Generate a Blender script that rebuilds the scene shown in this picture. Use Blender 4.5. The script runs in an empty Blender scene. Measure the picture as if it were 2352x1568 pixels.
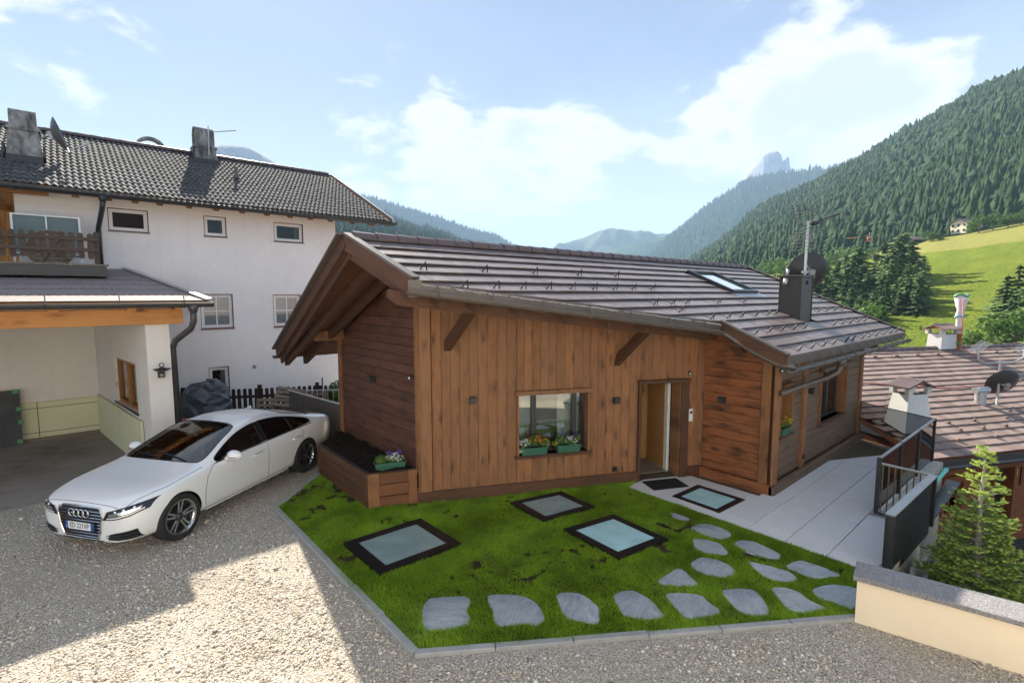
import bpy, bmesh, math, random
import numpy as np
from mathutils import Vector, Matrix
from mathutils.bvhtree import BVHTree
random.seed(7); rng = np.random.default_rng(7)
R = math.radians
SC = bpy.context.scene
COL = SC.collection

# ------------------------------------------------------------------ camera
cam = bpy.data.objects.new('camera', bpy.data.cameras.new('camera'))
COL.objects.link(cam)
cam.location = (0, 0, 3.65)
cam.rotation_euler = (R(90 - 5.414), 0, R(-41.104))
cam.data.sensor_width = 36.0
cam.data.lens = 17.602
cam.data.clip_start = 0.05
cam.data.clip_end = 30000
SC.camera = cam

# ------------------------------------------------------------------ world, sun, exposure
SUN = Vector((0.37, 1.43, 1.0)).normalized()
SUN_EL = math.asin(SUN.z); SUN_AZ = math.atan2(SUN.x, SUN.y)
W = bpy.data.worlds.new('World'); SC.world = W; W.use_nodes = True
def build_world():
    nt = W.node_tree; nt.nodes.clear()
    def n(t, **k):
        x = nt.nodes.new(t)
        for a, b in k.items(): setattr(x, a, b)
        return x
    L = nt.links.new
    out = n('ShaderNodeOutputWorld'); bg = n('ShaderNodeBackground'); bg.inputs['Strength'].default_value = 0.15
    sky = n('ShaderNodeTexSky', sky_type='NISHITA', sun_disc=False, sun_elevation=SUN_EL, sun_rotation=SUN_AZ,
            altitude=1200.0, air_density=1.0, dust_density=0.6, ozone_density=1.2)
    tc = n('ShaderNodeTexCoord')
    sep = n('ShaderNodeSeparateXYZ'); L(tc.outputs['Generated'], sep.inputs[0])
    # cloud layer: project the direction onto a high flat layer so that clouds flatten towards the horizon
    zc = n('ShaderNodeMath', operation='MAXIMUM'); L(sep.outputs['Z'], zc.inputs[0]); zc.inputs[1].default_value = 0.0
    za = n('ShaderNodeMath', operation='ADD'); L(zc.outputs[0], za.inputs[0]); za.inputs[1].default_value = 0.22
    dx = n('ShaderNodeMath', operation='DIVIDE'); L(sep.outputs['X'], dx.inputs[0]); L(za.outputs[0], dx.inputs[1])
    dy = n('ShaderNodeMath', operation='DIVIDE'); L(sep.outputs['Y'], dy.inputs[0]); L(za.outputs[0], dy.inputs[1])
    cb = n('ShaderNodeCombineXYZ'); L(dx.outputs[0], cb.inputs[0]); L(dy.outputs[0], cb.inputs[1])
    mp = n('ShaderNodeMapping'); L(cb.outputs[0], mp.inputs[0]); mp.inputs['Location'].default_value = CLOUD_OFF
    n1 = n('ShaderNodeTexNoise'); L(mp.outputs[0], n1.inputs['Vector'])
    n1.inputs['Scale'].default_value = 1.0; n1.inputs['Detail'].default_value = 11; n1.inputs['Roughness'].default_value = 0.58; n1.inputs['Distortion'].default_value = 0.35
    n2 = n('ShaderNodeTexNoise'); L(mp.outputs[0], n2.inputs['Vector'])
    n2.inputs['Scale'].default_value = 3.6; n2.inputs['Detail'].default_value = 10; n2.inputs['Roughness'].default_value = 0.66; n2.inputs['Distortion'].default_value = 0.3
    # cumulus banks seen in the photograph: bearings where the cloud layer is denser or open
    dens = None
    for (u, v, deg, amp) in CLOUDS:
        d = _dir(u, v); dt = n('ShaderNodeVectorMath', operation='DOT_PRODUCT'); L(tc.outputs['Generated'], dt.inputs[0]); dt.inputs[1].default_value = d
        mr = n('ShaderNodeMapRange', interpolation_type='SMOOTHSTEP'); L(dt.outputs['Value'], mr.inputs['Value'])
        mr.inputs['From Min'].default_value = math.cos(R(deg)); mr.inputs['From Max'].default_value = 1.0; mr.inputs['To Max'].default_value = amp
        if dens is None: dens = mr.outputs[0]
        else:
            ad = n('ShaderNodeMath', operation='ADD'); L(dens, ad.inputs[0]); L(mr.outputs[0], ad.inputs[1]); dens = ad.outputs[0]
    a0 = n('ShaderNodeMath', operation='MULTIPLY_ADD'); L(n2.outputs['Fac'], a0.inputs[0]); a0.inputs[1].default_value = 0.75; a0.inputs[2].default_value = -0.375
    a2 = n('ShaderNodeMath', operation='ADD'); L(n1.outputs['Fac'], a2.inputs[0]); L(a0.outputs[0], a2.inputs[1])
    a1 = n('ShaderNodeMath', operation='ADD'); L(a2.outputs[0], a1.inputs[0]); L(dens, a1.inputs[1])
    r1 = n('ShaderNodeMapRange', interpolation_type='SMOOTHSTEP'); L(a1.outputs[0], r1.inputs['Value'])
    r1.inputs['From Min'].default_value = 0.535; r1.inputs['From Max'].default_value = 0.67
    # thin veil, thicker towards the horizon
    h = n('ShaderNodeMapRange'); L(sep.outputs['Z'], h.inputs['Value'])
    h.inputs['From Min'].default_value = 0.05; h.inputs['From Max'].default_value = 0.42; h.inputs['To Min'].default_value = 0.6; h.inputs['To Max'].default_value = 0.0
    v1 = n('ShaderNodeMapRange', interpolation_type='SMOOTHSTEP'); L(n1.outputs['Fac'], v1.inputs['Value'])
    v1.inputs['From Min'].default_value = 0.32; v1.inputs['From Max'].default_value = 0.68; v1.inputs['To Min'].default_value = 0.52; v1.inputs['To Max'].default_value = 1.0
    vs = n('ShaderNodeMath', operation='ADD', use_clamp=True); L(h.outputs[0], vs.inputs[0]); L(v1.outputs[0], vs.inputs[1])
    vm = n('ShaderNodeMath', operation='MULTIPLY'); L(vs.outputs[0], vm.inputs[0]); vm.inputs[1].default_value = 0.92
    # veil colour is a soft grey-blue, cumulus white with greyer cores
    sk = n('ShaderNodeMix', data_type='RGBA', blend_type='MULTIPLY'); sk.inputs['Factor'].default_value = 1.0; L(sky.outputs[0], sk.inputs['A']); sk.inputs['B'].default_value = (0.17, 0.165, 0.205, 1)
    mv = n('ShaderNodeMix', data_type='RGBA'); L(vm.outputs[0], mv.inputs['Factor']); L(sk.outputs['Result'], mv.inputs['A'])
    hw = n('ShaderNodeMapRange', interpolation_type='SMOOTHSTEP'); L(sep.outputs['Z'], hw.inputs['Value']); hw.inputs['From Min'].default_value = 0.02; hw.inputs['From Max'].default_value = 0.40; hw.inputs['To Min'].default_value = 1.0; hw.inputs['To Max'].default_value = 0.0
    vc = n('ShaderNodeMix', data_type='RGBA'); L(hw.outputs[0], vc.inputs['Factor']); vc.inputs['A'].default_value = (0.88, 1.03, 1.33, 1); vc.inputs['B'].default_value = (1.70, 1.69, 1.66, 1); L(vc.outputs['Result'], mv.inputs['B'])
    r3 = n('ShaderNodeMapRange', interpolation_type='SMOOTHSTEP'); L(a1.outputs[0], r3.inputs['Value'])
    r3.inputs['From Min'].default_value = 0.665; r3.inputs['From Max'].default_value = 0.86
    cc = n('ShaderNodeMix', data_type='RGBA'); L(r3.outputs[0], cc.inputs['Factor'])
    cc.inputs['A'].default_value = (1.92, 1.87, 1.80, 1); cc.inputs['B'].default_value = (1.45, 1.47, 1.53, 1)
    mix = n('ShaderNodeMix', data_type='RGBA'); L(r1.outputs[0], mix.inputs['Factor'])
    L(mv.outputs['Result'], mix.inputs['A']); L(cc.outputs['Result'], mix.inputs['B'])
    L(mix.outputs['Result'], bg.inputs['Color']); L(bg.outputs[0], out.inputs['Surface'])
CLOUD_OFF = (3.1, 1.7, 0.0)
def _dir(u, v):
    x, y = (u-1176)/1150.0, -(v-784)/1150.0; yw, pt = R(48.896), R(5.414)
    fw = Vector((math.cos(yw), math.sin(yw), 0)); rt = Vector((math.sin(yw), -math.cos(yw), 0)); up = Vector((0, 0, 1))
    return (rt*x + (up*math.cos(pt)+fw*math.sin(pt))*y + fw*math.cos(pt)-up*math.sin(pt)).normalized()
CLOUDS = [(170, 60, 9, .16), (260, 150, 5, .08), (900, 330, 10, .17), (1090, 330, 9, .16), (1260, 360, 9, .15), (1750, 330, 9, .14), (1900, 270, 8, .18), (2040, 215, 7, .18), (2170, 175, 5, .18),
          (1850, 60, 9, .10), (1640, 130, 8, .08), (1950, 10, 7, .10), (450, 150, 13, -.12), (750, 120, 13, -.10), (1400, 110, 12, -.08), (2330, 40, 10, -.16), (1150, 40, 12, -.08)]
build_world()
sun = bpy.data.objects.new('sun', bpy.data.lights.new('sun', 'SUN')); COL.objects.link(sun)
sun.data.energy = 4.4; sun.data.angle = R(0.6); sun.data.color = (1.0, 0.93, 0.80)
sun.rotation_euler = (-SUN).to_track_quat('-Z', 'Y').to_euler()
SC.view_settings.view_transform = 'Standard'; SC.view_settings.look = 'None'; SC.view_settings.gamma = 1.0
SC.view_settings.exposure = 1.95
SC.cycles.use_denoising = True
SC.cycles.max_bounces = 7; SC.cycles.diffuse_bounces = 3; SC.cycles.glossy_bounces = 3
SC.cycles.transmission_bounces = 4; SC.cycles.transparent_max_bounces = 12; SC.cycles.volume_bounces = 1
SC.cycles.caustics_reflective = False; SC.cycles.caustics_refractive = False
SC.cycles.use_adaptive_sampling = True; SC.cycles.adaptive_threshold = 0.02

# ------------------------------------------------------------------ helpers
WM = {}
def V(*a): return Vector(a)
def _link(o, parent=None, world=None):
    COL.objects.link(o)
    world = world or Matrix.Identity(4)
    if parent is not None:
        o.parent = parent
        o.matrix_parent_inverse = WM[parent.name].inverted()
    o.matrix_basis = world
    WM[o.name] = world.copy()
    return o
def thing(name, label, cat, loc=(0, 0, 0), group=None, kind=None):
    o = bpy.data.objects.new(name, None); o.empty_display_size = 0.1
    _link(o, None, Matrix.Translation(Vector(loc)))
    o['label'] = label; o['category'] = cat
    if group: o['group'] = group
    if kind: o['kind'] = kind
    return o
def tag(o, label=None, cat=None, group=None, kind=None):
    if label: o['label'] = label
    if cat: o['category'] = cat
    if group: o['group'] = group
    if kind: o['kind'] = kind
    return o
def copy_tree(o, world):
    """copy a thing with all its parts to a new world matrix"""
    def rec(src, parent):
        c = src.copy(); COL.objects.link(c)
        if parent is not None: c.parent = parent
        WM[c.name] = WM[src.name].copy()
        for ch in src.children: rec(ch, c)
        return c
    c = rec(o, None); c.matrix_basis = world; WM[c.name] = world.copy()
    return c
def inst(name, me, parent, world, mat=None):
    o = bpy.data.objects.new(name, me); return _link(o, parent, world)

class MB:
    def __init__(s): s.v = []; s.f = []; s.m = []
    def add(s, vs, fs, m=0):
        b = len(s.v); s.v += [tuple(x) for x in vs]
        for f in fs: s.f.append(tuple(b + i for i in f)); s.m.append(m)
        return s
    def obox(s, o, a, b, c, m=0):
        o, a, b, c = Vector(o), Vector(a), Vector(b), Vector(c)
        if a.cross(b).dot(c) < 0: a, b = b, a
        vs = [o, o+a, o+a+b, o+b, o+c, o+a+c, o+a+b+c, o+b+c]
        return s.add(vs, [(0, 3, 2, 1), (4, 5, 6, 7), (0, 1, 5, 4), (1, 2, 6, 5), (2, 3, 7, 6), (3, 0, 4, 7)], m)
    def box(s, x0, x1, y0, y1, z0, z1, m=0):
        return s.obox((x0, y0, z0), (x1-x0, 0, 0), (0, y1-y0, 0), (0, 0, z1-z0), m)
    def prism(s, poly, vec, m=0):
        P = [Vector(p) for p in poly]; vec = Vector(vec); n = len(P)
        nn = Vector((0, 0, 0))
        for i in range(n): nn += P[i].cross(P[(i+1) % n])
        if nn.dot(vec) > 0: P = P[::-1]
        vs = P + [p + vec for p in P]
        fs = [tuple(range(n)), tuple(range(2*n-1, n-1, -1))] + [(i, i+n, (i+1) % n + n, (i+1) % n) for i in range(n)]
        return s.add(vs, fs, m)
    def plank(s, poly, vec, ch=0.006, m=0):
        """prism whose far face is chamfered all round; vec points to the outside"""
        P = [Vector(p) for p in poly]; vec = Vector(vec); n = len(P)
        nn = Vector((0, 0, 0))
        for i in range(n): nn += P[i].cross(P[(i+1) % n])
        if nn.dot(vec) > 0: P = P[::-1]
        c = sum(P, Vector((0, 0, 0))) / n; u = vec.normalized(); L = vec.length
        ch = min(ch, L*0.6)
        A = P; B = [p + u*(L-ch) for p in P]
        C = []
        for i in range(n):
            d = Vector((0, 0, 0))
            e1 = (P[i]-P[i-1]); e2 = (P[(i+1) % n]-P[i])
            e1.normalize() if e1.length > 1e-9 else None; e2.normalize() if e2.length > 1e-9 else None
            d = (e2 - e1)
            if d.length > 1e-6:
                d.normalize()
                if d.dot(c-P[i]) < 0: d = -d
                sn = max(0.35, abs(d.cross(e1).length)); d *= ch/sn
            C.append(P[i] + u*L + d)
        vs = A + B + C
        fs = [tuple(range(n))]
        for i in range(n):
            j = (i+1) % n
            fs.append((i, i+n, j+n, j)); fs.append((i+n, i+2*n, j+2*n, j+n))
        fs.append(tuple(range(3*n-1, 2*n-1, -1)))
        return s.add(vs, fs, m)
    def tube(s, pts, r, n=8, m=0, cap=True, closed=False):
        pts = [Vector(p) for p in pts]; k = len(pts)
        rs = r if hasattr(r, '__len__') else [r]*k
        rings = []; up = None
        for i, p in enumerate(pts):
            if closed: t = pts[(i+1) % k] - pts[i-1]
            else: t = pts[min(i+1, k-1)] - pts[max(i-1, 0)]
            if t.length < 1e-9: t = Vector((0, 0, 1))
            t.normalize()
            if up is None:
                a = Vector((0, 0, 1)) if abs(t.z) < 0.9 else Vector((1, 0, 0))
                up = (a - t*a.dot(t)).normalized()
            else:
                up = up - t*up.dot(t)
                if up.length < 1e-6: up = t.orthogonal()
                up.normalize()
            w = t.cross(up)
            rings.append([p + (up*math.cos(2*math.pi*j/n) + w*math.sin(2*math.pi*j/n))*rs[i] for j in range(n)])
        vs = [q for ring in rings for q in ring]; fs = []
        for i in range(k if closed else k-1):
            a, b = i*n, ((i+1) % k)*n
            for j in range(n): fs.append((a+j, a+(j+1) % n, b+(j+1) % n, b+j))
        if cap and not closed:
            fs.append(tuple(range(n-1, -1, -1))); fs.append(tuple((k-1)*n+j for j in range(n)))
        return s.add(vs, fs, m)
    def lathe(s, prof, M=None, n=24, m=0):
        """profile of (radius, height) turned round local z; M places it"""
        M = M or Matrix.Identity(4); vs = []; fs = []; k = len(prof)
        for (r, z) in prof:
            for j in range(n):
                a = 2*math.pi*j/n; vs.append(M @ Vector((r*math.cos(a), r*math.sin(a), z)))
        for i in range(k-1):
            for j in range(n): fs.append((i*n+j, i*n+(j+1) % n, (i+1)*n+(j+1) % n, (i+1)*n+j))
        return s.add(vs, fs, m)
    def mesh(s, name, mats, smooth=False):
        me = bpy.data.meshes.new(name)
        me.from_pydata(s.v, [], s.f)
        mats = mats if isinstance(mats, (list, tuple)) else [mats]
        for x in mats: me.materials.append(x)
        if len(mats) > 1: me.polygons.foreach_set('material_index', s.m)
        if smooth:
            me.polygons.foreach_set('use_smooth', [True]*len(me.polygons))
            if smooth is not True: me.set_sharp_from_angle(angle=R(smooth))
        me.update()
        return me
    def build(s, name, mats, parent=None, smooth=False):
        return _link(bpy.data.objects.new(name, s.mesh(name, mats, smooth)), parent)

def np_mesh(name, verts, faces, mats, smooth=False, mi=None, k=3):
    """fast mesh from numpy arrays; faces (n,k)"""
    me = bpy.data.meshes.new(name)
    verts = np.asarray(verts, np.float32).reshape(-1, 3); faces = np.asarray(faces, np.int32).reshape(-1, k)
    me.vertices.add(len(verts)); me.vertices.foreach_set('co', verts.ravel())
    me.loops.add(faces.size); me.loops.foreach_set('vertex_index', faces.ravel())
    me.polygons.add(len(faces)); me.polygons.foreach_set('loop_start', np.arange(0, faces.size, k, dtype=np.int32))
    for x in (mats if isinstance(mats, (list, tuple)) else [mats]): me.materials.append(x)
    if mi is not None: me.polygons.foreach_set('material_index', np.asarray(mi, np.int32))
    if smooth: me.polygons.foreach_set('use_smooth', np.ones(len(faces), bool))
    me.update(calc_edges=True); me.validate()
    return me
def np_obj(name, verts, faces, mats, parent=None, smooth=False, mi=None, k=3):
    return _link(bpy.data.objects.new(name, np_mesh(name, verts, faces, mats, smooth, mi, k)), parent)
def fill(name, poly, z, mat, parent=None):
    return MB().add([(p[0], p[1], p[2] if len(p) > 2 else z) for p in poly], [tuple(range(len(poly)))]).build(name, mat, parent)
def in_poly(x, y, poly):
    x = np.asarray(x); y = np.asarray(y); c = np.zeros(x.shape, bool); n = len(poly)
    for i in range(n):
        x1, y1 = poly[i][:2]; x2, y2 = poly[(i+1) % n][:2]
        if y1 == y2: continue
        t = ((y1 > y) != (y2 > y)) & (x < (x2-x1)*(y-y1)/(y2-y1) + x1); c ^= t
    return c
def clip_half(poly, a, b, c):
    """keep the part of a 2-D polygon where a*x+b*y+c >= 0"""
    out = []; n = len(poly)
    for i in range(n):
        p, q = poly[i], poly[(i+1) % n]; fp = a*p[0]+b*p[1]+c; fq = a*q[0]+b*q[1]+c
        if fp >= 0: out.append(p)
        if (fp >= 0) != (fq >= 0):
            t = fp/(fp-fq); out.append((p[0]+(q[0]-p[0])*t, p[1]+(q[1]-p[1])*t))
    return out

# pixel geometry of the photograph's own camera, used to lay out the far terrain at its own distances
_f = 1150.0; _pt = R(5.414); _yw = R(48.896)
def pix_dir(u, v):
    fw = np.array([math.cos(_yw), math.sin(_yw), 0.0]); rt = np.array([math.sin(_yw), -math.cos(_yw), 0.0]); up = np.array([0, 0, 1.0])
    fp = fw*math.cos(_pt) - up*math.sin(_pt); upp = up*math.cos(_pt) + fw*math.sin(_pt)
    return rt*((u-1176)/_f) - upp*((v-784)/_f) + fp
def at_range(u, v, r):
    d = pix_dir(u, v); return np.array([0, 0, 3.65]) + d*(r/math.hypot(d[0], d[1]))
# ------------------------------------------------------------------ materials
class G:
    def __init__(s, name):
        s.m = bpy.data.materials.new(name); s.m.use_nodes = True; s.nt = s.m.node_tree
        s.b = s.nt.nodes['Principled BSDF']; s.out = s.nt.nodes['Material Output']
    def n(s, t, props=None, **ins):
        x = s.nt.nodes.new(t)
        for a, b in (props or {}).items(): setattr(x, a, b)
        for a, b in ins.items(): s.set(x, a, b)
        return x
    def set(s, x, a, b):
        i = x.inputs[int(a[1:])] if a[0] == '_' and a[1:].isdigit() else x.inputs[a.replace('_', ' ')]
        if isinstance(b, bpy.types.NodeSocket): s.nt.links.new(b, i)
        elif isinstance(b, bpy.types.Node): s.nt.links.new(b.outputs[0], i)
        else: i.default_value = b
    def P(s, **k):
        for a, b in k.items(): s.set(s.b, a, b)
        return s
    def math(s, op, a, b=0.0, c=None):
        x = s.n('ShaderNodeMath', {'operation': op}, _0=a, _1=b)
        if c is not None: s.set(x, '_2', c)
        return x.outputs[0]
    def ramp(s, fac, stops, interp='LINEAR'):
        x = s.n('ShaderNodeValToRGB', None, Fac=fac); e = x.color_ramp; e.interpolation = interp
        while len(e.elements) < len(stops): e.elements.new(0.5)
        for el, (p, c) in zip(e.elements, stops): el.position = p; el.color = (*c, 1) if len(c) == 3 else c
        return x.outputs[0]
    def mix(s, fac, a, b, blend='MIX'):
        x = s.nt.nodes.new('ShaderNodeMix'); x.data_type = 'RGBA'; x.blend_type = blend
        for k, val in (('Factor', fac), ('A', a), ('B', b)):
            i = [q for q in x.inputs if q.name == k and (q.type == 'RGBA' or (k == 'Factor' and q.type == 'VALUE'))][0]
            if isinstance(val, bpy.types.NodeSocket): s.nt.links.new(val, i)
            elif isinstance(val, (tuple, list)) and len(val) == 3: i.default_value = (*val, 1)
            else: i.default_value = val
        return [o for o in x.outputs if o.type == 'RGBA'][0]
    def pos(s): return s.n('ShaderNodeNewGeometry').outputs['Position']
    def obj(s): return s.n('ShaderNodeTexCoord').outputs['Object']
    def rnd(s):
        a = s.n('ShaderNodeObjectInfo').outputs['Random']; b = s.n('ShaderNodeNewGeometry').outputs['Random Per Island']
        return s.math('FRACT', s.math('ADD', a, b))
    def noise(s, vec, scale, detail=4, rough=0.55, dist=0.0, out='Fac'):
        return s.n('ShaderNodeTexNoise', None, Vector=vec, Scale=scale, Detail=detail, Roughness=rough, Distortion=dist).outputs[out]
    def vor(s, vec, scale, feature='F1', out='Distance', rand=1.0):
        return s.n('ShaderNodeTexVoronoi', {'feature': feature}, Vector=vec, Scale=scale, Randomness=rand).outputs[out]
    def bump(s, h, strength=0.3, dist=0.01):
        b = s.n('ShaderNodeBump', None, Height=h, Strength=strength, Distance=dist); s.set(s.b, 'Normal', b.outputs[0]); return s
    def scaled(s, vec, sc, loc=None):
        x = s.n('ShaderNodeMapping', None, Vector=vec, Scale=sc)
        if loc is not None: s.set(x, 'Location', loc)
        return x.outputs[0]
MT = {}
def flat(name, col, rough=0.6, metal=0.0, var=0.08, scale=6.0, bump=0.0, spec=0.5, coat=0.0):
    """plain procedural material: colour with soft mottling and fine relief"""
    g = G(name); p = g.obj(); n = g.noise(p, scale, 5)
    f = g.ramp(n, [(0.25, tuple(max(0, c*(1-var)) for c in col)), (0.75, tuple(min(1, c*(1+var)) for c in col))])
    g.P(Base_Color=f, Roughness=rough, Metallic=metal, Specular_IOR_Level=spec, Coat_Weight=coat)
    if bump: g.bump(g.noise(p, scale*12, 3), bump, 0.004)
    MT[name] = g.m; return g.m

def wood(name, along, across, light, mid, dark, knots=0.8, rough=0.55, blot=0.6, stain=(0.05, 0.03, 0.02), bsc=1.0, hue=None):
    """boards: long grain in direction `along`, dark knots and stain blotches; every board its own offset"""
    g = G(name); p = g.pos()
    rn = g.rnd()
    al = g.n('ShaderNodeVectorMath', {'operation': 'DOT_PRODUCT'}, _0=p, _1=along).outputs['Value']
    ac = g.n('ShaderNodeVectorMath', {'operation': 'DOT_PRODUCT'}, _0=p, _1=across).outputs['Value']
    off = g.math('MULTIPLY', rn, 37.0)
    def vec(sa, sc): return g.n('ShaderNodeCombineXYZ', None, X=g.math('MULTIPLY', al, sa), Y=g.math('MULTIPLY', ac, sc), Z=off).outputs[0]
    # knots
    kv = g.n('ShaderNodeVectorMath', {'operation': 'MULTIPLY_ADD'}, _0=g.noise(vec(5.0, 14.0), 1.0, 3, 0.6, out='Color'), _1=(0.55, 0.55, 0.0), _2=vec(2.3, 6.2)).outputs[0]; kd = g.vor(kv, 1.0); kc = g.vor(kv, 1.0, out='Color')
    sepc = g.n('ShaderNodeSeparateColor', None, Color=kc).outputs[0]
    warp = g.math('MULTIPLY', g.math('SUBTRACT', 0.5, g.math('MINIMUM', kd, 0.5)), 3.0)
    gv = g.n('ShaderNodeCombineXYZ', None, X=g.math('MULTIPLY', al, 1.6), Y=g.math('ADD', g.math('MULTIPLY', ac, 42.0), warp), Z=off).outputs[0]
    grain = g.noise(gv, 1.0, 4, 0.6, 0.4)
    fine = g.noise(vec(9.0, 230.0), 1.0, 2, 0.5)
    col = g.ramp(grain, [(0.28, mid), (0.5, light), (0.72, mid)])
    col = g.mix(g.math('MULTIPLY', fine, 0.35), col, dark)
    bl = g.noise(vec(1.3*bsc, 5.0*bsc), 1.0, 4, 0.6)
    col = g.mix(g.math('MULTIPLY', g.ramp(bl, [(0.47, (0, 0, 0)), (0.74, (1, 1, 1))]), blot), col, dark)
    if knots:
        core = g.ramp(kd, [(0.09, (1, 1, 1)), (0.17, (0, 0, 0))]); halo = g.ramp(kd, [(0.13, (1, 1, 1)), (0.40, (0, 0, 0))])
        sel = g.ramp(sepc, [(0.42, (0, 0, 0)), (0.46, (1, 1, 1))])
        col = g.mix(g.math('MULTIPLY', g.math('MULTIPLY', halo, sel), 0.75*knots), col, dark)
        col = g.mix(g.math('MULTIPLY', g.math('MULTIPLY', core, sel), 0.9*knots), col, stain)
    if hue: col = g.mix(g.math('MULTIPLY', g.math('FRACT', g.math('MULTIPLY', rn, 7.31)), 0.55), col, hue)
    br = g.math('ADD', 0.90, g.math('MULTIPLY', rn, 0.20))
    col = g.mix(1.0, col, g.n('ShaderNodeCombineColor', None, Red=br, Green=br, Blue=br).outputs[0], 'MULTIPLY')
    g.P(Base_Color=col, Roughness=g.math('ADD', rough, g.math('MULTIPLY', grain, 0.15)), Specular_IOR_Level=0.35)
    g.bump(g.math('ADD', fine, grain), 0.35, 0.003)
    MT[name] = g.m; return g.m

DC = Vector((5.01, -2.5, 0)).normalized()      # direction of the slanting chalet front
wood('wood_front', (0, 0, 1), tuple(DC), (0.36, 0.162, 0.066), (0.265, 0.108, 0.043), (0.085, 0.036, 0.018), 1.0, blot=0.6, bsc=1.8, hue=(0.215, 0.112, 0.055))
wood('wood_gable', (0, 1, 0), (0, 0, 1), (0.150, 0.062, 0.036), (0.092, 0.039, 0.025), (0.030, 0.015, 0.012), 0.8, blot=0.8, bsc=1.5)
wood('wood_return', (0, 1, 0), (0, 0, 1), (0.34, 0.118, 0.040), (0.20, 0.066, 0.025), (0.045, 0.017, 0.009), 1.0, blot=0.9, bsc=1.6)
wood('wood_east', (1, 0, 0), (0, 0, 1), (0.19, 0.122, 0.073), (0.145, 0.092, 0.056), (0.075, 0.047, 0.030), 0.6)
wood('wood_post', (0, 0, 1), (0.7, 0.7, 0), (0.33, 0.150, 0.058), (0.24, 0.100, 0.040), (0.085, 0.038, 0.018), 0.6)
wood('wood_beam', (0.9, -0.4, 0), (0, 0, 1), (0.12, 0.054, 0.028), (0.085, 0.038, 0.021), (0.045, 0.022, 0.014), 0.3)
wood('wood_rafter', (0, 0.9, -0.5), (1, 0, 0.2), (0.115, 0.058, 0.036), (0.085, 0.042, 0.028), (0.05, 0.027, 0.02), 0.2)
wood('wood_soffit', (1, 0, 0), (0, 1, 0), (0.15, 0.062, 0.029), (0.11, 0.045, 0.022), (0.06, 0.028, 0.017), 0.3)
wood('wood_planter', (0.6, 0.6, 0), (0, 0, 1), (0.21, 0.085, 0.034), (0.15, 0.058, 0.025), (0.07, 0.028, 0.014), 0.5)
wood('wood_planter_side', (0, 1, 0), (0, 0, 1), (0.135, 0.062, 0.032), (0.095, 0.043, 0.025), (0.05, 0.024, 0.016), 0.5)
wood('glulam', (1, 0, 0), (0, 0, 1), (0.66, 0.30, 0.085), (0.50, 0.20, 0.055), (0.30, 0.105, 0.028), 0.9, 0.5, 0.35, (0.12, 0.045, 0.015))
wood('pine', (0, 0, 1), (0.8, -0.4, 0), (0.50, 0.275, 0.110), (0.41, 0.205, 0.078), (0.26, 0.12, 0.045), 0.8, 0.5, 0.2, (0.12, 0.06, 0.03))
wood('pine_soffit', (0, 0, 1), (1, 0, 0), (0.52, 0.27, 0.085), (0.42, 0.20, 0.058), (0.25, 0.11, 0.03), 0.4, 0.6, 0.3)
wood('wood_orange_trim', (0, 0, 1), (1, 0, 0), (0.40, 0.17, 0.045), (0.31, 0.12, 0.03), (0.18, 0.065, 0.018), 0.2, 0.4, 0.2)
wood('wood_weathered', (1, 0, 0.2), (0, 0.3, 1), (0.27, 0.215, 0.16), (0.20, 0.155, 0.115), (0.10, 0.078, 0.06), 0.4, 0.8, 0.4)
wood('wood_picket', (0, 0, 1), (1, 0, 0), (0.045, 0.029, 0.024), (0.033, 0.022, 0.018), (0.026, 0.018, 0.016), 0.2, 0.75, 0.4)
wood('wood_balcony', (0, 0, 1), (1, 0, 0), (0.115, 0.080, 0.062), (0.085, 0.060, 0.048), (0.05, 0.037, 0.030), 0.2, 0.8, 0.5)
wood('wood_neighbour', (0.89, -0.45, 0), (0, 0, 1), (0.30, 0.098, 0.038), (0.23, 0.072, 0.028), (0.13, 0.042, 0.018), 0.3, 0.6, 0.4)

def plaster(name, col, var=0.05, warm=None):
    g = G(name); p = g.pos(); a = g.noise(p, 0.7, 5, 0.6); b = g.noise(p, 6.0, 4, 0.6)
    c = g.ramp(g.math('ADD', g.math('MULTIPLY', a, 0.7), g.math('MULTIPLY', b, 0.3)), [(0.3, tuple(x*(1-2*var) for x in col)), (0.6, col)])
    # faint rain streaks
    st = g.noise(g.scaled(p, (7.0, 7.0, 0.35)), 1.0, 4, 0.6)
    c = g.mix(g.math('MULTIPLY', g.ramp(st, [(0.55, (0, 0, 0)), (0.8, (1, 1, 1))]), 0.22), c, tuple(x*0.72 for x in col))
    g.P(Base_Color=c, Roughness=0.92, Specular_IOR_Level=0.2); g.bump(g.noise(p, 90, 3, 0.7), 0.35, 0.006)
    MT[name] = g.m
plaster('plaster_white', (0.85, 0.815, 0.795))
plaster('plaster_garage', (0.82, 0.76, 0.69))
plaster('plaster_cream', (0.90, 0.75, 0.55), 0.035)
plaster('plaster_view', (0.80, 0.78, 0.745))
plaster('plaster_chimney', (0.74, 0.73, 0.70), 0.08)
g = G('concrete_chimney'); p = g.pos(); a = g.noise(g.scaled(p, (3, 3, 1.2)), 1.6, 7, 0.72); g.P(Base_Color=g.ramp(a, [(0.33, (0.07, 0.068, 0.065)), (0.5, (0.21, 0.205, 0.195)), (0.68, (0.40, 0.39, 0.37))]), Roughness=0.95, Specular_IOR_Level=0.1); g.bump(g.noise(p, 40, 5, 0.7), 0.6, 0.02); MT['concrete_chimney'] = g.m

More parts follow.
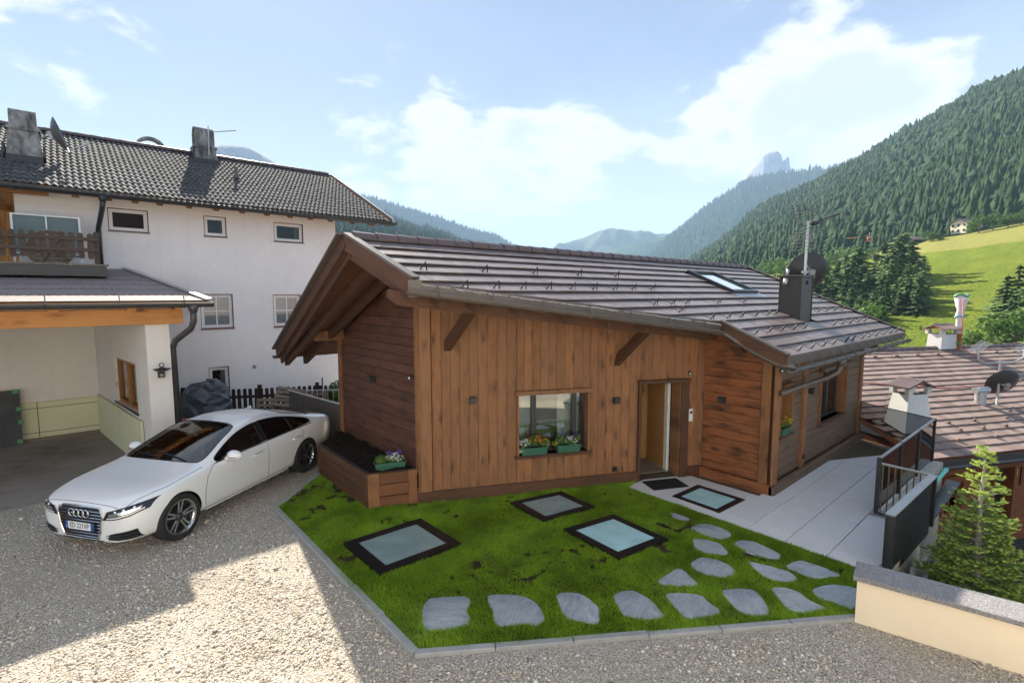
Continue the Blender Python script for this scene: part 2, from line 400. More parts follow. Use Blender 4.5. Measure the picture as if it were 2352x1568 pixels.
def tile_mat(name, a, b, rough, spec=0.5, moss=0.0, streak=0.0):
    g = G(name); p = g.pos(); rn = g.rnd()
    c = g.mix(rn, a, b); n = g.noise(p, 9.0, 5, 0.65); m = g.noise(p, 0.9, 4, 0.6)
    k = g.math('ADD', 0.72, g.math('ADD', g.math('MULTIPLY', n, 0.34), g.math('MULTIPLY', m, 0.22)))
    c = g.mix(1.0, c, g.n('ShaderNodeCombineColor', None, Red=k, Green=k, Blue=k).outputs[0], 'MULTIPLY')
    if moss: c = g.mix(g.math('MULTIPLY', g.ramp(g.noise(p, 2.3, 5, 0.7), [(0.58, (0, 0, 0)), (0.72, (1, 1, 1))]), moss), c, (0.16, 0.11, 0.045))
    g.P(Base_Color=c, Roughness=g.math('ADD', rough-0.05, g.math('MULTIPLY', n, 0.12)), Specular_IOR_Level=spec)
    g.bump(g.noise(p, 120, 2, 0.6), 0.15, 0.002)
    MT[name] = g.m
tile_mat('tile_chalet', (0.150, 0.115, 0.108), (0.200, 0.155, 0.145), 0.36, 0.7)
tile_mat('tile_ridge', (0.105, 0.072, 0.070), (0.125, 0.085, 0.082), 0.4, 0.5)
tile_mat('tile_white_house', (0.082, 0.080, 0.082), (0.135, 0.128, 0.126), 0.85, 0.08)
tile_mat('tile_neighbour', (0.20, 0.138, 0.115), (0.31, 0.225, 0.190), 0.6, 0.35, 0.3)

flat('metal_brown', (0.125, 0.103, 0.088), 0.42, 0.2, 0.06, 3.0)
flat('metal_bronze', (0.062, 0.052, 0.045), 0.42, 0.2, 0.08, 3.0)
flat('metal_dark', (0.045, 0.045, 0.048), 0.4, 0.4, 0.06, 3.0)
flat('metal_black', (0.018, 0.018, 0.020), 0.42, 0.2, 0.1, 5.0)
flat('metal_cap', (0.42, 0.42, 0.42), 0.35, 0.8, 0.06, 3.0)
flat('metal_galv', (0.50, 0.51, 0.52), 0.45, 0.75, 0.12, 14.0)
flat('metal_gutter_grey', (0.085, 0.078, 0.075), 0.42, 0.4, 0.08, 3.0)
flat('gold_metal', (0.28, 0.18, 0.06), 0.45, 0.5, 0.1, 4.0)
flat('brass', (0.65, 0.42, 0.14), 0.28, 0.95, 0.05, 4.0)
flat('plastic_white', (0.75, 0.75, 0.74), 0.35, 0, 0.03)
flat('pvc_white', (0.80, 0.79, 0.77), 0.32, 0, 0.03)
flat('frame_red', (0.14, 0.032, 0.024), 0.5, 0, 0.1)
flat('green_box', (0.035, 0.125, 0.075), 0.45, 0, 0.1, 8.0)
flat('rubber_mat', (0.014, 0.014, 0.015), 0.75, 0, 0.2, 20.0, 0.3)
flat('tarp', (0.075, 0.088, 0.105), 0.36, 0, 0.2, 3.0, 0.0, 0.6)
flat('curtain', (0.72, 0.74, 0.72), 0.9, 0, 0.06, 3.0)
flat('lime_box', (0.55, 0.62, 0.42), 0.7, 0, 0.05)
flat('room_wall', (0.62, 0.60, 0.55), 0.9, 0, 0.04)
flat('room_floor', (0.20, 0.165, 0.135), 0.4, 0, 0.1, 2.0)
flat('room_dark', (0.03, 0.028, 0.026), 0.9, 0, 0.1)
flat('teal_panel', (0.135, 0.185, 0.185), 0.55, 0, 0.12, 2.0)
flat('teal_foam', (0.13, 0.50, 0.42), 0.6, 0, 0.25, 12.0, 0.3)
flat('tape_green', (0.06, 0.30, 0.11), 0.6, 0, 0.2, 20.0)
flat('slate_sheet', (0.050, 0.050, 0.052), 0.65, 0, 0.35, 5.0, 0.2)
flat('insulation', (0.72, 0.70, 0.45), 0.75, 0, 0.05, 2.0, 0.1)
flat('insulation_joint', (0.10, 0.075, 0.04), 0.9, 0, 0.2)
flat('orange_toy', (0.62, 0.075, 0.035), 0.45, 0, 0.45, 16.0)
flat('dish_dark', (0.050, 0.046, 0.043), 0.45, 0.2, 0.05)
flat('dish_grey', (0.13, 0.135, 0.14), 0.45, 0.2, 0.05)
flat('granite', (0.20, 0.195, 0.20), 0.75, 0, 0.45, 60.0, 0.3)
flat('concrete_block', (0.42, 0.40, 0.37), 0.9, 0, 0.15, 8.0, 0.4)
flat('hose', (0.62, 0.64, 0.62), 0.5, 0, 0.05)
flat('red_cable', (0.55, 0.06, 0.05), 0.5, 0, 0.05)
flat('plastic_sheet', (0.75, 0.72, 0.73), 0.35, 0, 0.12, 5.0)
flat('sign_yellow', (0.80, 0.58, 0.02), 0.5, 0, 0.05)
flat('blank', (0.5, 0.5, 0.5))

def soil():
    g = G('soil'); p = g.pos(); n = g.noise(p, 22, 8, 0.75)
    g.P(Base_Color=g.ramp(n, [(0.3, (0.010, 0.007, 0.006)), (0.75, (0.040, 0.026, 0.020))]), Roughness=0.95, Specular_IOR_Level=0.15)
    g.bump(n, 1.0, 0.05); MT['soil'] = g.m
    g = G('lawn_soil'); p = g.pos(); n = g.noise(p, 2.4, 8, 0.7)
    g.P(Base_Color=g.ramp(n, [(0.35, (0.028, 0.019, 0.012)), (0.55, (0.060, 0.045, 0.024)), (0.8, (0.085, 0.085, 0.024))]), Roughness=0.95, Specular_IOR_Level=0.1)
    g.bump(g.noise(p, 40, 5, 0.7), 0.8, 0.03); MT['lawn_soil'] = g.m
soil()
def grass():
    g = G('grass_blade'); rn = g.n('ShaderNodeNewGeometry').outputs['Random Per Island']; p = g.pos()
    m = g.noise(p, 1.6, 5, 0.65); d = g.noise(p, 6.5, 4, 0.65)
    c = g.mix(rn, (0.21, 0.38, 0.020), (0.44, 0.63, 0.055))
    c = g.mix(g.ramp(m, [(0.42, (0, 0, 0)), (0.62, (0.85, 0.85, 0.85))]), c, (0.16, 0.27, 0.022))
    c = g.mix(g.ramp(d, [(0.58, (0, 0, 0)), (0.75, (0.7, 0.7, 0.7))]), c, (0.36, 0.36, 0.09))
    g.P(Base_Color=c, Roughness=0.55, Specular_IOR_Level=0.3, Subsurface_Weight=0.0)
    tr = g.n('ShaderNodeBsdfTranslucent', None, Color=c); mx = g.n('ShaderNodeMixShader', None, Fac=0.35)
    g.nt.links.new(g.b.outputs[0], mx.inputs[1]); g.nt.links.new(tr.outputs[0], mx.inputs[2]); g.nt.links.new(mx.outputs[0], g.out.inputs[0])
    MT['grass_blade'] = g.m
grass()
def leafy(name, a, b, trans=0.3, rough=0.55, big=None, bscale=0.5):
    g = G(name); rn = g.n('ShaderNodeNewGeometry').outputs['Random Per Island']
    c = g.mix(rn, a, b)
    if big:
        orr = g.n('ShaderNodeObjectInfo').outputs['Random']
        nz = g.noise(g.pos(), bscale, 4, 0.6)
        c = g.mix(g.ramp(g.math('ADD', g.math('MULTIPLY', nz, 0.8), g.math('MULTIPLY', orr, 0.25)), [(0.4, (0, 0, 0)), (0.7, (1, 1, 1))]), c, big)
    g.P(Base_Color=c, Roughness=rough, Specular_IOR_Level=0.25)
    tr = g.n('ShaderNodeBsdfTranslucent', None, Color=c); mx = g.n('ShaderNodeMixShader', None, Fac=trans)
    g.nt.links.new(g.b.outputs[0], mx.inputs[1]); g.nt.links.new(tr.outputs[0], mx.inputs[2]); g.nt.links.new(mx.outputs[0], g.out.inputs[0])
    MT[name] = g.m
leafy('fir_needle', (0.12, 0.215, 0.055), (0.22, 0.34, 0.09), 0.35)
leafy('fir_new', (0.36, 0.48, 0.09), (0.52, 0.62, 0.16), 0.35)
leafy('conifer', (0.040, 0.085, 0.030), (0.085, 0.145, 0.045), 0.25, 0.7, (0.13, 0.20, 0.06), 0.06)
leafy('forest', (0.016, 0.042, 0.020), (0.036, 0.072, 0.026), 0.3, 0.9, (0.046, 0.088, 0.030), 0.012)
leafy('forest_light', (0.036, 0.080, 0.028), (0.068, 0.120, 0.036), 0.3, 0.9, (0.028, 0.062, 0.024), 0.02)
leafy('broadleaf', (0.060, 0.130, 0.022), (0.12, 0.20, 0.040), 0.35, 0.6)
leafy('hedge_leaf', (0.045, 0.115, 0.018), (0.085, 0.175, 0.030), 0.3)
leafy('flower_leaf', (0.075, 0.17, 0.035), (0.20, 0.30, 0.06), 0.3)
for nm, c in dict(petal_white=(0.82, 0.82, 0.80), petal_yellow=(0.82, 0.52, 0.03), petal_orange=(0.80, 0.22, 0.04), petal_purple=(0.16, 0.05, 0.50)).items():
    leafy(nm, tuple(x*0.8 for x in c), c, 0.3)
flat('bark', (0.16, 0.12, 0.09), 0.9, 0, 0.3, 14.0, 0.6)
flat('bark_pale', (0.30, 0.27, 0.24), 0.9, 0, 0.3, 30.0, 0.6)

def gravel():
    g = G('gravel_ground'); p = g.pos()
    v = g.n('ShaderNodeTexVoronoi', {'feature': 'F1'}, Vector=p, Scale=42.0); v2 = g.n('ShaderNodeTexVoronoi', {'feature': 'F1'}, Vector=p, Scale=95.0)
    cc = g.n('ShaderNodeSeparateColor', None, Color=v2.outputs['Color']).outputs[0]
    base = g.ramp(cc, [(0.0, (0.22, 0.19, 0.16)), (0.35, (0.46, 0.39, 0.31)), (0.7, (0.60, 0.53, 0.44)), (1.0, (0.76, 0.72, 0.66))])
    big = g.noise(p, 0.8, 5, 0.6)
    base = g.mix(g.ramp(big, [(0.45, (0, 0, 0)), (0.72, (0.55, 0.55, 0.55))]), base, (0.43, 0.355, 0.27))
    g.P(Base_Color=base, Roughness=0.9, Specular_IOR_Level=0.2)
    g.bump(g.math('SUBTRACT', 1.0, g.math('ADD', v.outputs['Distance'], g.math('MULTIPLY', v2.outputs['Distance'], 0.6))), 1.0, 0.02)
    MT['gravel_ground'] = g.m
    g = G('pebble'); rn = g.n('ShaderNodeNewGeometry').outputs['Random Per Island']; p = g.pos()
    c = g.ramp(rn, [(0.0, (0.18, 0.175, 0.17)), (0.10, (0.40, 0.365, 0.315)), (0.3, (0.56, 0.465, 0.345)), (0.55, (0.67, 0.585, 0.465)), (0.8, (0.76, 0.695, 0.59)), (1.0, (0.86, 0.83, 0.77))])
    c = g.mix(g.math('MULTIPLY', g.noise(p, 60, 3), 0.25), c, (0.33, 0.285, 0.235))
    g.P(Base_Color=c, Roughness=0.75, Specular_IOR_Level=0.3); MT['pebble'] = g.m
gravel()
def concrete_floor():
    g = G('garage_concrete'); p = g.pos(); a = g.noise(p, 0.55, 6, 0.65); b = g.noise(g.scaled(p, (1, 4, 1)), 1.6, 6, 0.7)
    c = g.ramp(g.math('ADD', g.math('MULTIPLY', a, 0.6), g.math('MULTIPLY', b, 0.4)), [(0.32, (0.15, 0.12, 0.10)), (0.5, (0.285, 0.25, 0.22)), (0.7, (0.37, 0.34, 0.305))])
    g.P(Base_Color=c, Roughness=0.85, Specular_IOR_Level=0.2); g.bump(g.noise(p, 50, 4), 0.3, 0.005); MT['garage_concrete'] = g.m
    g = G('terrace_stone'); p = g.pos(); rn = g.rnd(); n = g.noise(p, 3.0, 6, 0.65); f = g.noise(p, 160, 2, 0.6)
    k = g.math('ADD', 0.80, g.math('ADD', g.math('MULTIPLY', rn, 0.07), g.math('ADD', g.math('MULTIPLY', n, 0.18), g.math('MULTIPLY', f, 0.16))))
    c = g.mix(1.0, (0.68, 0.665, 0.65), g.n('ShaderNodeCombineColor', None, Red=k, Green=k, Blue=k).outputs[0], 'MULTIPLY')
    g.P(Base_Color=c, Roughness=0.6, Specular_IOR_Level=0.35); g.bump(f, 0.12, 0.002); MT['terrace_stone'] = g.m
    g = G('step_stone'); p = g.pos(); rn = g.rnd()
    pr_ = g.n('ShaderNodeVectorRotate', {'rotation_type': 'Z_AXIS'}, Vector=p, Angle=g.math('MULTIPLY', rn, 6.28)).outputs[0]; lay = g.noise(g.scaled(pr_, (4.0, 18.0, 8.0)), 1.0, 7, 0.75, 1.2); f = g.noise(p, 110, 3, 0.7); m = g.noise(p, 2.5, 5, 0.6)
    c = g.ramp(g.math('ADD', g.math('MULTIPLY', lay, 0.55), g.math('ADD', g.math('MULTIPLY', f, 0.3), g.math('MULTIPLY', m, 0.15))), [(0.32, (0.19, 0.205, 0.22)), (0.5, (0.40, 0.425, 0.45)), (0.66, (0.60, 0.61, 0.61))])
    c = g.mix(g.math('MULTIPLY', rn, 0.22), c, (0.24, 0.25, 0.26))
    c = g.mix(g.math('MULTIPLY', g.ramp(g.noise(p, 7.0, 6, 0.7), [(0.54, (0, 0, 0)), (0.68, (1, 1, 1))]), 0.35), c, (0.22, 0.22, 0.19))
    g.P(Base_Color=c, Roughness=0.75, Specular_IOR_Level=0.25); g.bump(g.math('ADD', lay, f), 0.7, 0.012); MT['step_stone'] = g.m
    g = G('kerb_stone'); p = g.pos(); rn = g.rnd(); n = g.noise(p, 5, 6, 0.7)
    c = g.ramp(n, [(0.3, (0.24, 0.24, 0.235)), (0.7, (0.37, 0.365, 0.355))]); c = g.mix(g.math('MULTIPLY', rn, 0.35), c, (0.42, 0.42, 0.41))
    g.P(Base_Color=c, Roughness=0.85); g.bump(g.noise(p, 90, 3), 0.3, 0.004); MT['kerb_stone'] = g.m
    g = G('granite_cap'); p = g.pos(); f = g.vor(p, 150, out='Color'); s = g.n('ShaderNodeSeparateColor', None, Color=f).outputs[0]
    g.P(Base_Color=g.ramp(s, [(0.0, (0.10, 0.095, 0.10)), (0.5, (0.22, 0.205, 0.205)), (1.0, (0.38, 0.365, 0.36))]), Roughness=0.6); MT['granite_cap'] = g.m
    g = G('bitumen'); p = g.pos(); f = g.vor(p, 70, out='Color'); s = g.n('ShaderNodeSeparateColor', None, Color=f).outputs[0]
    c = g.ramp(s, [(0.0, (0.14, 0.11, 0.105)), (0.5, (0.235, 0.175, 0.165)), (1.0, (0.42, 0.35, 0.33))]); c = g.mix(g.math('MULTIPLY', g.noise(p, 1.2, 5), 0.4), c, (0.13, 0.105, 0.10))
    g.P(Base_Color=c, Roughness=0.85); g.bump(s, 0.4, 0.004); MT['bitumen'] = g.m
concrete_floor()
def glasses():
    def pane(name, tint, refl=0.10, rough=0.0, fres=1.45):
        g = G(name); fr = g.n('ShaderNodeFresnel', None, IOR=fres); t = g.n('ShaderNodeBsdfTransparent', None, Color=(*tint, 1)); gl = g.n('ShaderNodeBsdfGlossy', None, Color=(1, 1, 1, 1), Roughness=rough)
        f = g.math('MINIMUM', g.math('ADD', g.math('MULTIPLY', fr.outputs[0], 1.0), refl), 1.0)
        mx = g.n('ShaderNodeMixShader', None, Fac=f); g.nt.links.new(t.outputs[0], mx.inputs[1]); g.nt.links.new(gl.outputs[0], mx.inputs[2]); g.nt.links.new(mx.outputs[0], g.out.inputs[0])
        MT[name] = g.m
    pane('window_glass', (0.82, 0.87, 0.86), 0.14)
    pane('house_glass', (0.42, 0.50, 0.40), 0.0)  # dark green tint stands in for a mirrored green hillside
    pane('car_glass', (0.48, 0.53, 0.53), 0.06)
    pane('car_glass_dark', (0.035, 0.035, 0.04), 0.02)
    pane('railing_glass', (0.52, 0.54, 0.57), 0.04)
    pane('lens_glass', (0.80, 0.84, 0.88), 0.10)
    for nm, c, rg in (('frost_dark', (0.25, 0.345, 0.335), 0.22), ('frost_light', (0.42, 0.66, 0.66), 0.5)):
        g = G(nm); p = g.pos(); n = g.noise(p, 3.0, 5, 0.6); f = g.noise(p, 45, 4, 0.7)
        g.P(Base_Color=g.ramp(n, [(0.3, tuple(x*0.85 for x in c)), (0.7, tuple(min(1, x*1.12) for x in c))]), Roughness=rg, Specular_IOR_Level=0.6, Coat_Weight=0.3 if rg < 0.3 else 0.0, Coat_Roughness=0.05)
        if rg > 0.3: g.bump(f, 0.35, 0.01)
        MT[nm] = g.m
    g = G('black_glass'); p = g.pos(); n = g.noise(p, 9.0, 6, 0.7)
    g.P(Base_Color=g.ramp(n, [(0.4, (0.008, 0.008, 0.010)), (0.8, (0.022, 0.020, 0.020))]), Roughness=0.3, Specular_IOR_Level=0.25); MT['black_glass'] = g.m
    g = G('skylight_glass'); g.P(Base_Color=(0.80, 0.86, 0.92, 1), Roughness=0.04, Metallic=0.9, Coat_Weight=0.5); MT['skylight_glass'] = g.m
    g = G('car_paint'); p = g.obj(); n = g.noise(p, 700, 2)
    g.P(Base_Color=g.ramp(n, [(0.3, (0.80, 0.80, 0.79)), (0.7, (0.83, 0.83, 0.82))]), Roughness=0.28, Specular_IOR_Level=0.5, Coat_Weight=1.0, Coat_Roughness=0.03); MT['car_paint'] = g.m
    flat('car_black', (0.010, 0.010, 0.011), 0.35, 0, 0.1); flat('chrome', (0.75, 0.76, 0.78), 0.12, 1.0, 0.03); flat('rim_grey', (0.13, 0.13, 0.135), 0.3, 0.85, 0.06)
    flat('rim_bright', (0.62, 0.62, 0.63), 0.22, 0.95, 0.04); flat('tyre', (0.018, 0.018, 0.018), 0.8, 0, 0.2, 20.0); flat('car_leather', (0.10, 0.058, 0.036), 0.5, 0, 0.1); flat('car_dash', (0.03, 0.032, 0.035), 0.6, 0, 0.1)
    flat('lamp_housing', (0.03, 0.032, 0.04), 0.15, 0.3, 0.1); flat('plate_white', (0.80, 0.80, 0.78), 0.4, 0, 0.02); flat('plate_blue', (0.02, 0.09, 0.42), 0.4, 0, 0.02); flat('cream_trim', (0.55, 0.54, 0.47), 0.6, 0, 0.05)
    flat('tail_red', (0.45, 0.02, 0.02), 0.2, 0, 0.05)
glasses()
def land():
    g = G('meadow'); p = g.pos(); a = g.noise(p, 0.012, 6, 0.6); b = g.noise(g.scaled(p, (0.05, 0.16, 0.1)), 1.0, 6, 0.7); c2 = g.noise(p, 1.2, 5, 0.7)
    z = g.n('ShaderNodeSeparateXYZ', None, Vector=p).outputs['Z']
    mow = g.ramp(g.math('ADD', g.math('MULTIPLY', z, 1/60.0), g.math('MULTIPLY', a, 0.5)), [(0.60, (0, 0, 0)), (0.63, (1, 1, 1))])
    c = g.mix(g.ramp(b, [(0.35, (0, 0, 0)), (0.65, (1, 1, 1))]), (0.15, 0.215, 0.024), (0.27, 0.31, 0.040)); c = g.mix(g.math('MULTIPLY', mow, 0.8), c, (0.46, 0.40, 0.13))
    c = g.mix(g.math('MULTIPLY', c2, 0.35), c, (0.12, 0.16, 0.02))
    g.P(Base_Color=g.mix(g.math('MULTIPLY', g.noise(p, 0.35, 6, 0.75), 0.55), c, (0.10, 0.12, 0.02)), Roughness=0.95, Specular_IOR_Level=0.05); g.bump(c2, 0.9, 1.2); MT['meadow'] = g.m
    for nm, a, b in (('forest_floor', (0.018, 0.035, 0.014), (0.035, 0.06, 0.02)), ('ridge_green', (0.020, 0.042, 0.022), (0.040, 0.070, 0.030)), ('far_green', (0.05, 0.075, 0.045), (0.16, 0.17, 0.13)), ('far_rock', (0.17, 0.17, 0.17), (0.36, 0.35, 0.34))):
        g = G(nm); p = g.pos(); n = g.noise(p, 0.004, 8, 0.7); q = g.noise(g.scaled(p, (1, 1, 0.3)), 0.03, 5, 0.7)
        g.P(Base_Color=g.ramp(g.math('ADD', g.math('MULTIPLY', n, 0.6), g.math('MULTIPLY', q, 0.4)), [(0.35, a), (0.65, b)]), Roughness=1.0, Specular_IOR_Level=0.0); MT[nm] = g.m
    g = G('haze_air'); nt = g.nt; nt.nodes.remove(g.b)
    vol = g.n('ShaderNodeVolumePrincipled', None); vol.inputs['Color'].default_value = (0.50, 0.71, 1.0, 1); vol.inputs['Density'].default_value = HAZE; vol.inputs['Anisotropy'].default_value = 0.0
    nt.links.new(vol.outputs[0], g.out.inputs['Volume']); MT['haze_air'] = g.m
HAZE = 1.4e-4
land()
# ------------------------------------------------------------------ ground, yard, lawn, terrace
tag(fill('valley_ground', [(-9000, -9000), (9000, -9000), (9000, 9000), (-9000, 9000)], -14.0, MT['forest_floor']), kind='structure')
# yard slab, stands as a platform above the lower neighbouring plot
yard_poly = [(-30, -14), (6.9, -14), (7.25, -2.5), (6.72, 0.4), (6.40, 1.40), (7.7, 1.45), (9.75, 1.45), (9.78, 1.84), (13.93, 1.80), (14.98, 3.9), (15.0, 40), (-30, 40)]
yard = MB().prism([(x, y, -6.0) for x, y in yard_poly], (0, 0, 6.0)).build('gravel_yard', MT['gravel_ground']); tag(yard, kind='structure')
tag(fill('neighbour_yard', [(6.5, -30), (60, -30), (60, 30), (6.5, 30)], -3.5, MT['slate_sheet']), kind='structure')

LAWN = [(2.42, 4.28), (2.40, 8.82), (3.55, 9.98), (3.60, 7.80), (4.38, 7.52), (4.36, 7.41), (8.05, 5.52), (7.67, 5.42), (7.64, 1.72), (6.44, 1.52)]
tag(fill('lawn', LAWN, 0.012, MT['lawn_soil']), kind='structure')
# skylights let into lawn and terrace (corner lists: outer frame)
SKY = [('frost_dark', [(2.74, 6.87), (4.00, 6.83), (4.02, 5.73), (2.76, 5.77)], 0.155, 'floor skylight with dull grey glass in the lawn, nearest the gravel kerb'),
       ('frost_dark', [(5.50, 6.35), (6.52, 6.10), (6.48, 5.27), (5.42, 5.46)], 0.165, 'small floor skylight with grey glass in the lawn against the chalet wall'),
       ('frost_light', [(5.46, 5.06), (6.46, 4.88), (6.40, 3.82), (5.41, 3.97)], 0.15, 'floor skylight with bright aqua glass in the lawn by the stepping stones'),
       ('frost_light', [(7.91, 4.68), (8.77, 4.65), (8.75, 3.74), (7.88, 3.78)], 0.15, 'floor skylight with bright aqua glass set in the terrace by the doormat')]
for gm, c, w, lab in SKY:
    c = [Vector((x, y, 0)) for x, y in c]; m = sum(c, Vector())/4; zt = 0.055 if c[0].x < 7 else 0.030
    t = thing('floor_skylight', lab, 'skylight', (m.x, m.y, 0), 'skylights set into the ground')
    inn = [p + (m-p)*(w/0.62) for p in c]
    fr = MB()
    for i in range(4):
        a, b, d, e = c[i], c[(i+1) % 4], inn[(i+1) % 4], inn[i]
        fr.prism([(q.x, q.y, -0.1) for q in (a, b, d, e)], (0, 0, 0.1+zt))
    fr.build('frame', MT['black_glass'], t)
    MB().prism([(q.x, q.y, -0.1) for q in inn], (0, 0, 0.1+zt-0.008)).build('pane', MT[gm], t)

# stepping stones: outlines drawn on the lawn plane
STONES = {
 1: ([(3.22, 4.20)], ''),
}
def c4(l): return [(735+.3646*x, 1071.9+.3646*y) for x, y in l]
def c5(l): return [(1408.7+.3646*x, 1071.9+.3646*y) for x, y in l]
def on_ground(l, z=0.03):
    r = []
    for u, v in l:
        d = pix_dir(u, v); t = (z-3.65)/d[2]; r.append((d[0]*t, d[1]*t))
    return r
OUT = [
 (c4([(690,810),(800,805),(905,798),(958,820),(935,880),(930,910),(955,935),(945,985),(880,1010),(690,1030),(640,1000),(637,910),(655,850)]), 'squarish grey stepping stone with a notched side, at the kerb corner of the row'),
 (c4([(1050,800),(1120,788),(1280,795),(1370,845),(1415,920),(1420,965),(1380,995),(1270,985),(1140,1003),(1095,985),(1085,890),(1055,850)]), 'broad round-shouldered stepping stone, second of the front row from the kerb corner'),
 (c4([(1478,790),(1620,780),(1690,820),(1760,880),(1762,930),(1755,990),(1640,970),(1540,945),(1505,870)]), 'narrow slanting stepping stone, third of the front row from the kerb corner'),
 (c4([(1840,790),(1950,755),(2050,800),(2120,860),(2150,900),(2180,940),(2110,962),(2000,955),(1900,925),(1860,850)]), 'rounded speckled stepping stone, fourth of the front row from the kerb corner'),
 (c5([(318,785),(400,782),(560,795),(600,840),(680,890),(685,925),(600,940),(460,960),(420,915),(370,860)]), 'kite-shaped stepping stone, fifth of the front row from the kerb corner'),
 (c5([(665,765),(770,755),(880,760),(930,800),(975,870),(990,900),(975,930),(900,937),(800,915),(740,860)]), 'smooth grey stepping stone, sixth of the front row from the kerb corner'),
 (c5([(983,752),(1090,752),(1180,785),(1230,830),(1320,870),(1360,892),(1290,905),(1170,922),(1090,890),(1030,810)]), 'long pointed stepping stone, seventh of the front row from the kerb corner'),
 (c5([(1250,765),(1300,745),(1400,732),(1470,745),(1560,765),(1560,850),(1515,905),(1440,870),(1350,845),(1290,825),(1262,795)]), 'bluish stepping stone tucked against the end of the cream garden wall'),
 (c5([(275,712),(330,675),(400,632),(440,635),(495,685),(547,745),(430,748),(310,740)]), 'triangular stepping stone at the bend of the path'),
 (c5([(475,600),(540,560),(610,562),(720,600),(770,640),(765,680),(700,695),(600,680),(510,650)]), 'large oval stepping stone behind the triangular one'),
 (c5([(840,588),(900,600),(1020,630),(1120,660),(1168,700),(1140,718),(1070,722),(960,690),(885,640)]), 'wedge-shaped stepping stone in the second row, middle of the patch'),
 (c5([(1070,622),(1140,585),(1200,582),(1320,625),(1450,678),(1370,695),(1260,700),(1170,665)]), 'long pale stepping stone beside the terrace edge near the cream wall'),
 (c5([(490,445),(570,448),(680,480),(735,545),(690,555),(590,540),(510,515)]), 'streaked dark stepping stone beside the bright aqua lawn skylight'),
 (c5([(745,475),(800,452),(890,465),(980,505),(1063,550),(1040,582),(950,570),(830,530)]), 'brown-veined long stepping stone beside the middle of the terrace edge'),
 (c5([(480,378),(560,347),(650,365),(740,405),(745,435),(690,457),(600,440),(520,410)]), 'oval grey stepping stone, second from the door along the terrace edge'),
 (c5([(348,280),(400,290),(497,328),(460,340),(380,325)]), 'smallest stepping stone, first one on the way from the door'),
]
STONE_POLYS = []
def smooth_poly(l, jit=0.006):
    out = []; n = len(l)
    for i in range(n):
        p, q = l[i], l[(i+1) % n]
        for t in (0.2, 0.5, 0.8): out.append((p[0]+(q[0]-p[0])*t + random.uniform(-jit, jit), p[1]+(q[1]-p[1])*t + random.uniform(-jit, jit)))
    return out
for px, lab in OUT:
    g = smooth_poly(on_ground(px)); STONE_POLYS.append(g); n = len(g)
    cx = sum(p[0] for p in g)/n; cy = sum(p[1] for p in g)/n
    h = random.uniform(0.020, 0.030); tx, ty = random.uniform(-.008, .008), random.uniform(-.008, .008)
    b = MB(); lo = [(x, y, -0.05) for x, y in g]; mi = [(x, y, h-0.012+tx*(x-cx)+ty*(y-cy)) for x, y in g]
    tp = [(cx+(x-cx)*0.94, cy+(y-cy)*0.94, h+tx*(x-cx)+ty*(y-cy)+random.uniform(-.002, .002)) for x, y in g]
    fs = []
    for i in range(n):
        j = (i+1) % n; fs += [(i, j, n+j, n+i), (n+i, n+j, 2*n+j, 2*n+i), (2*n+i, 2*n+j, 3*n)]
    b.add(lo+mi+tp+[(cx, cy, h+0.002)], fs)
    o = b.build('stepping_stone', MT['step_stone'], None, 35); tag(o, lab, 'stepping stone', 'stepping stones in the lawn')

# kerb of small stone edging blocks
kerb = thing('kerb', 'pale stone edging kerb between gravel and lawn', 'kerb', (2.4, 4.2, 0), kind='structure')
del kerb['category']
def edging(p, q, n, w=0.085, z=0.045, side=1):
    p, q = Vector((*p, 0)), Vector((*q, 0)); d = (q-p)/n; u = d.normalized(); nn = Vector((-u.y, u.x, 0))*side
    for i in range(n):
        a = p + d*i + u*0.004; e = d - u*0.008; dz = random.uniform(-.006, .006); k = nn*random.uniform(-.006, .006)
        MB().plank([a+k+Vector((0, 0, -.1)), a+k+e+Vector((0, 0, -.1)), a+k+e+nn*w+Vector((0, 0, -.1)), a+k+nn*w+Vector((0, 0, -.1))], (0, 0, 0.1+z+dz), 0.008).build('kerb_stone', MT['kerb_stone'], kerb)
edging((2.36, 4.24), (2.33, 8.82), 6, side=-1)
edging((2.34, 8.86), (3.54, 10.05), 2, side=-1)
edging((2.36, 4.20), (6.42, 1.42), 6, side=1)

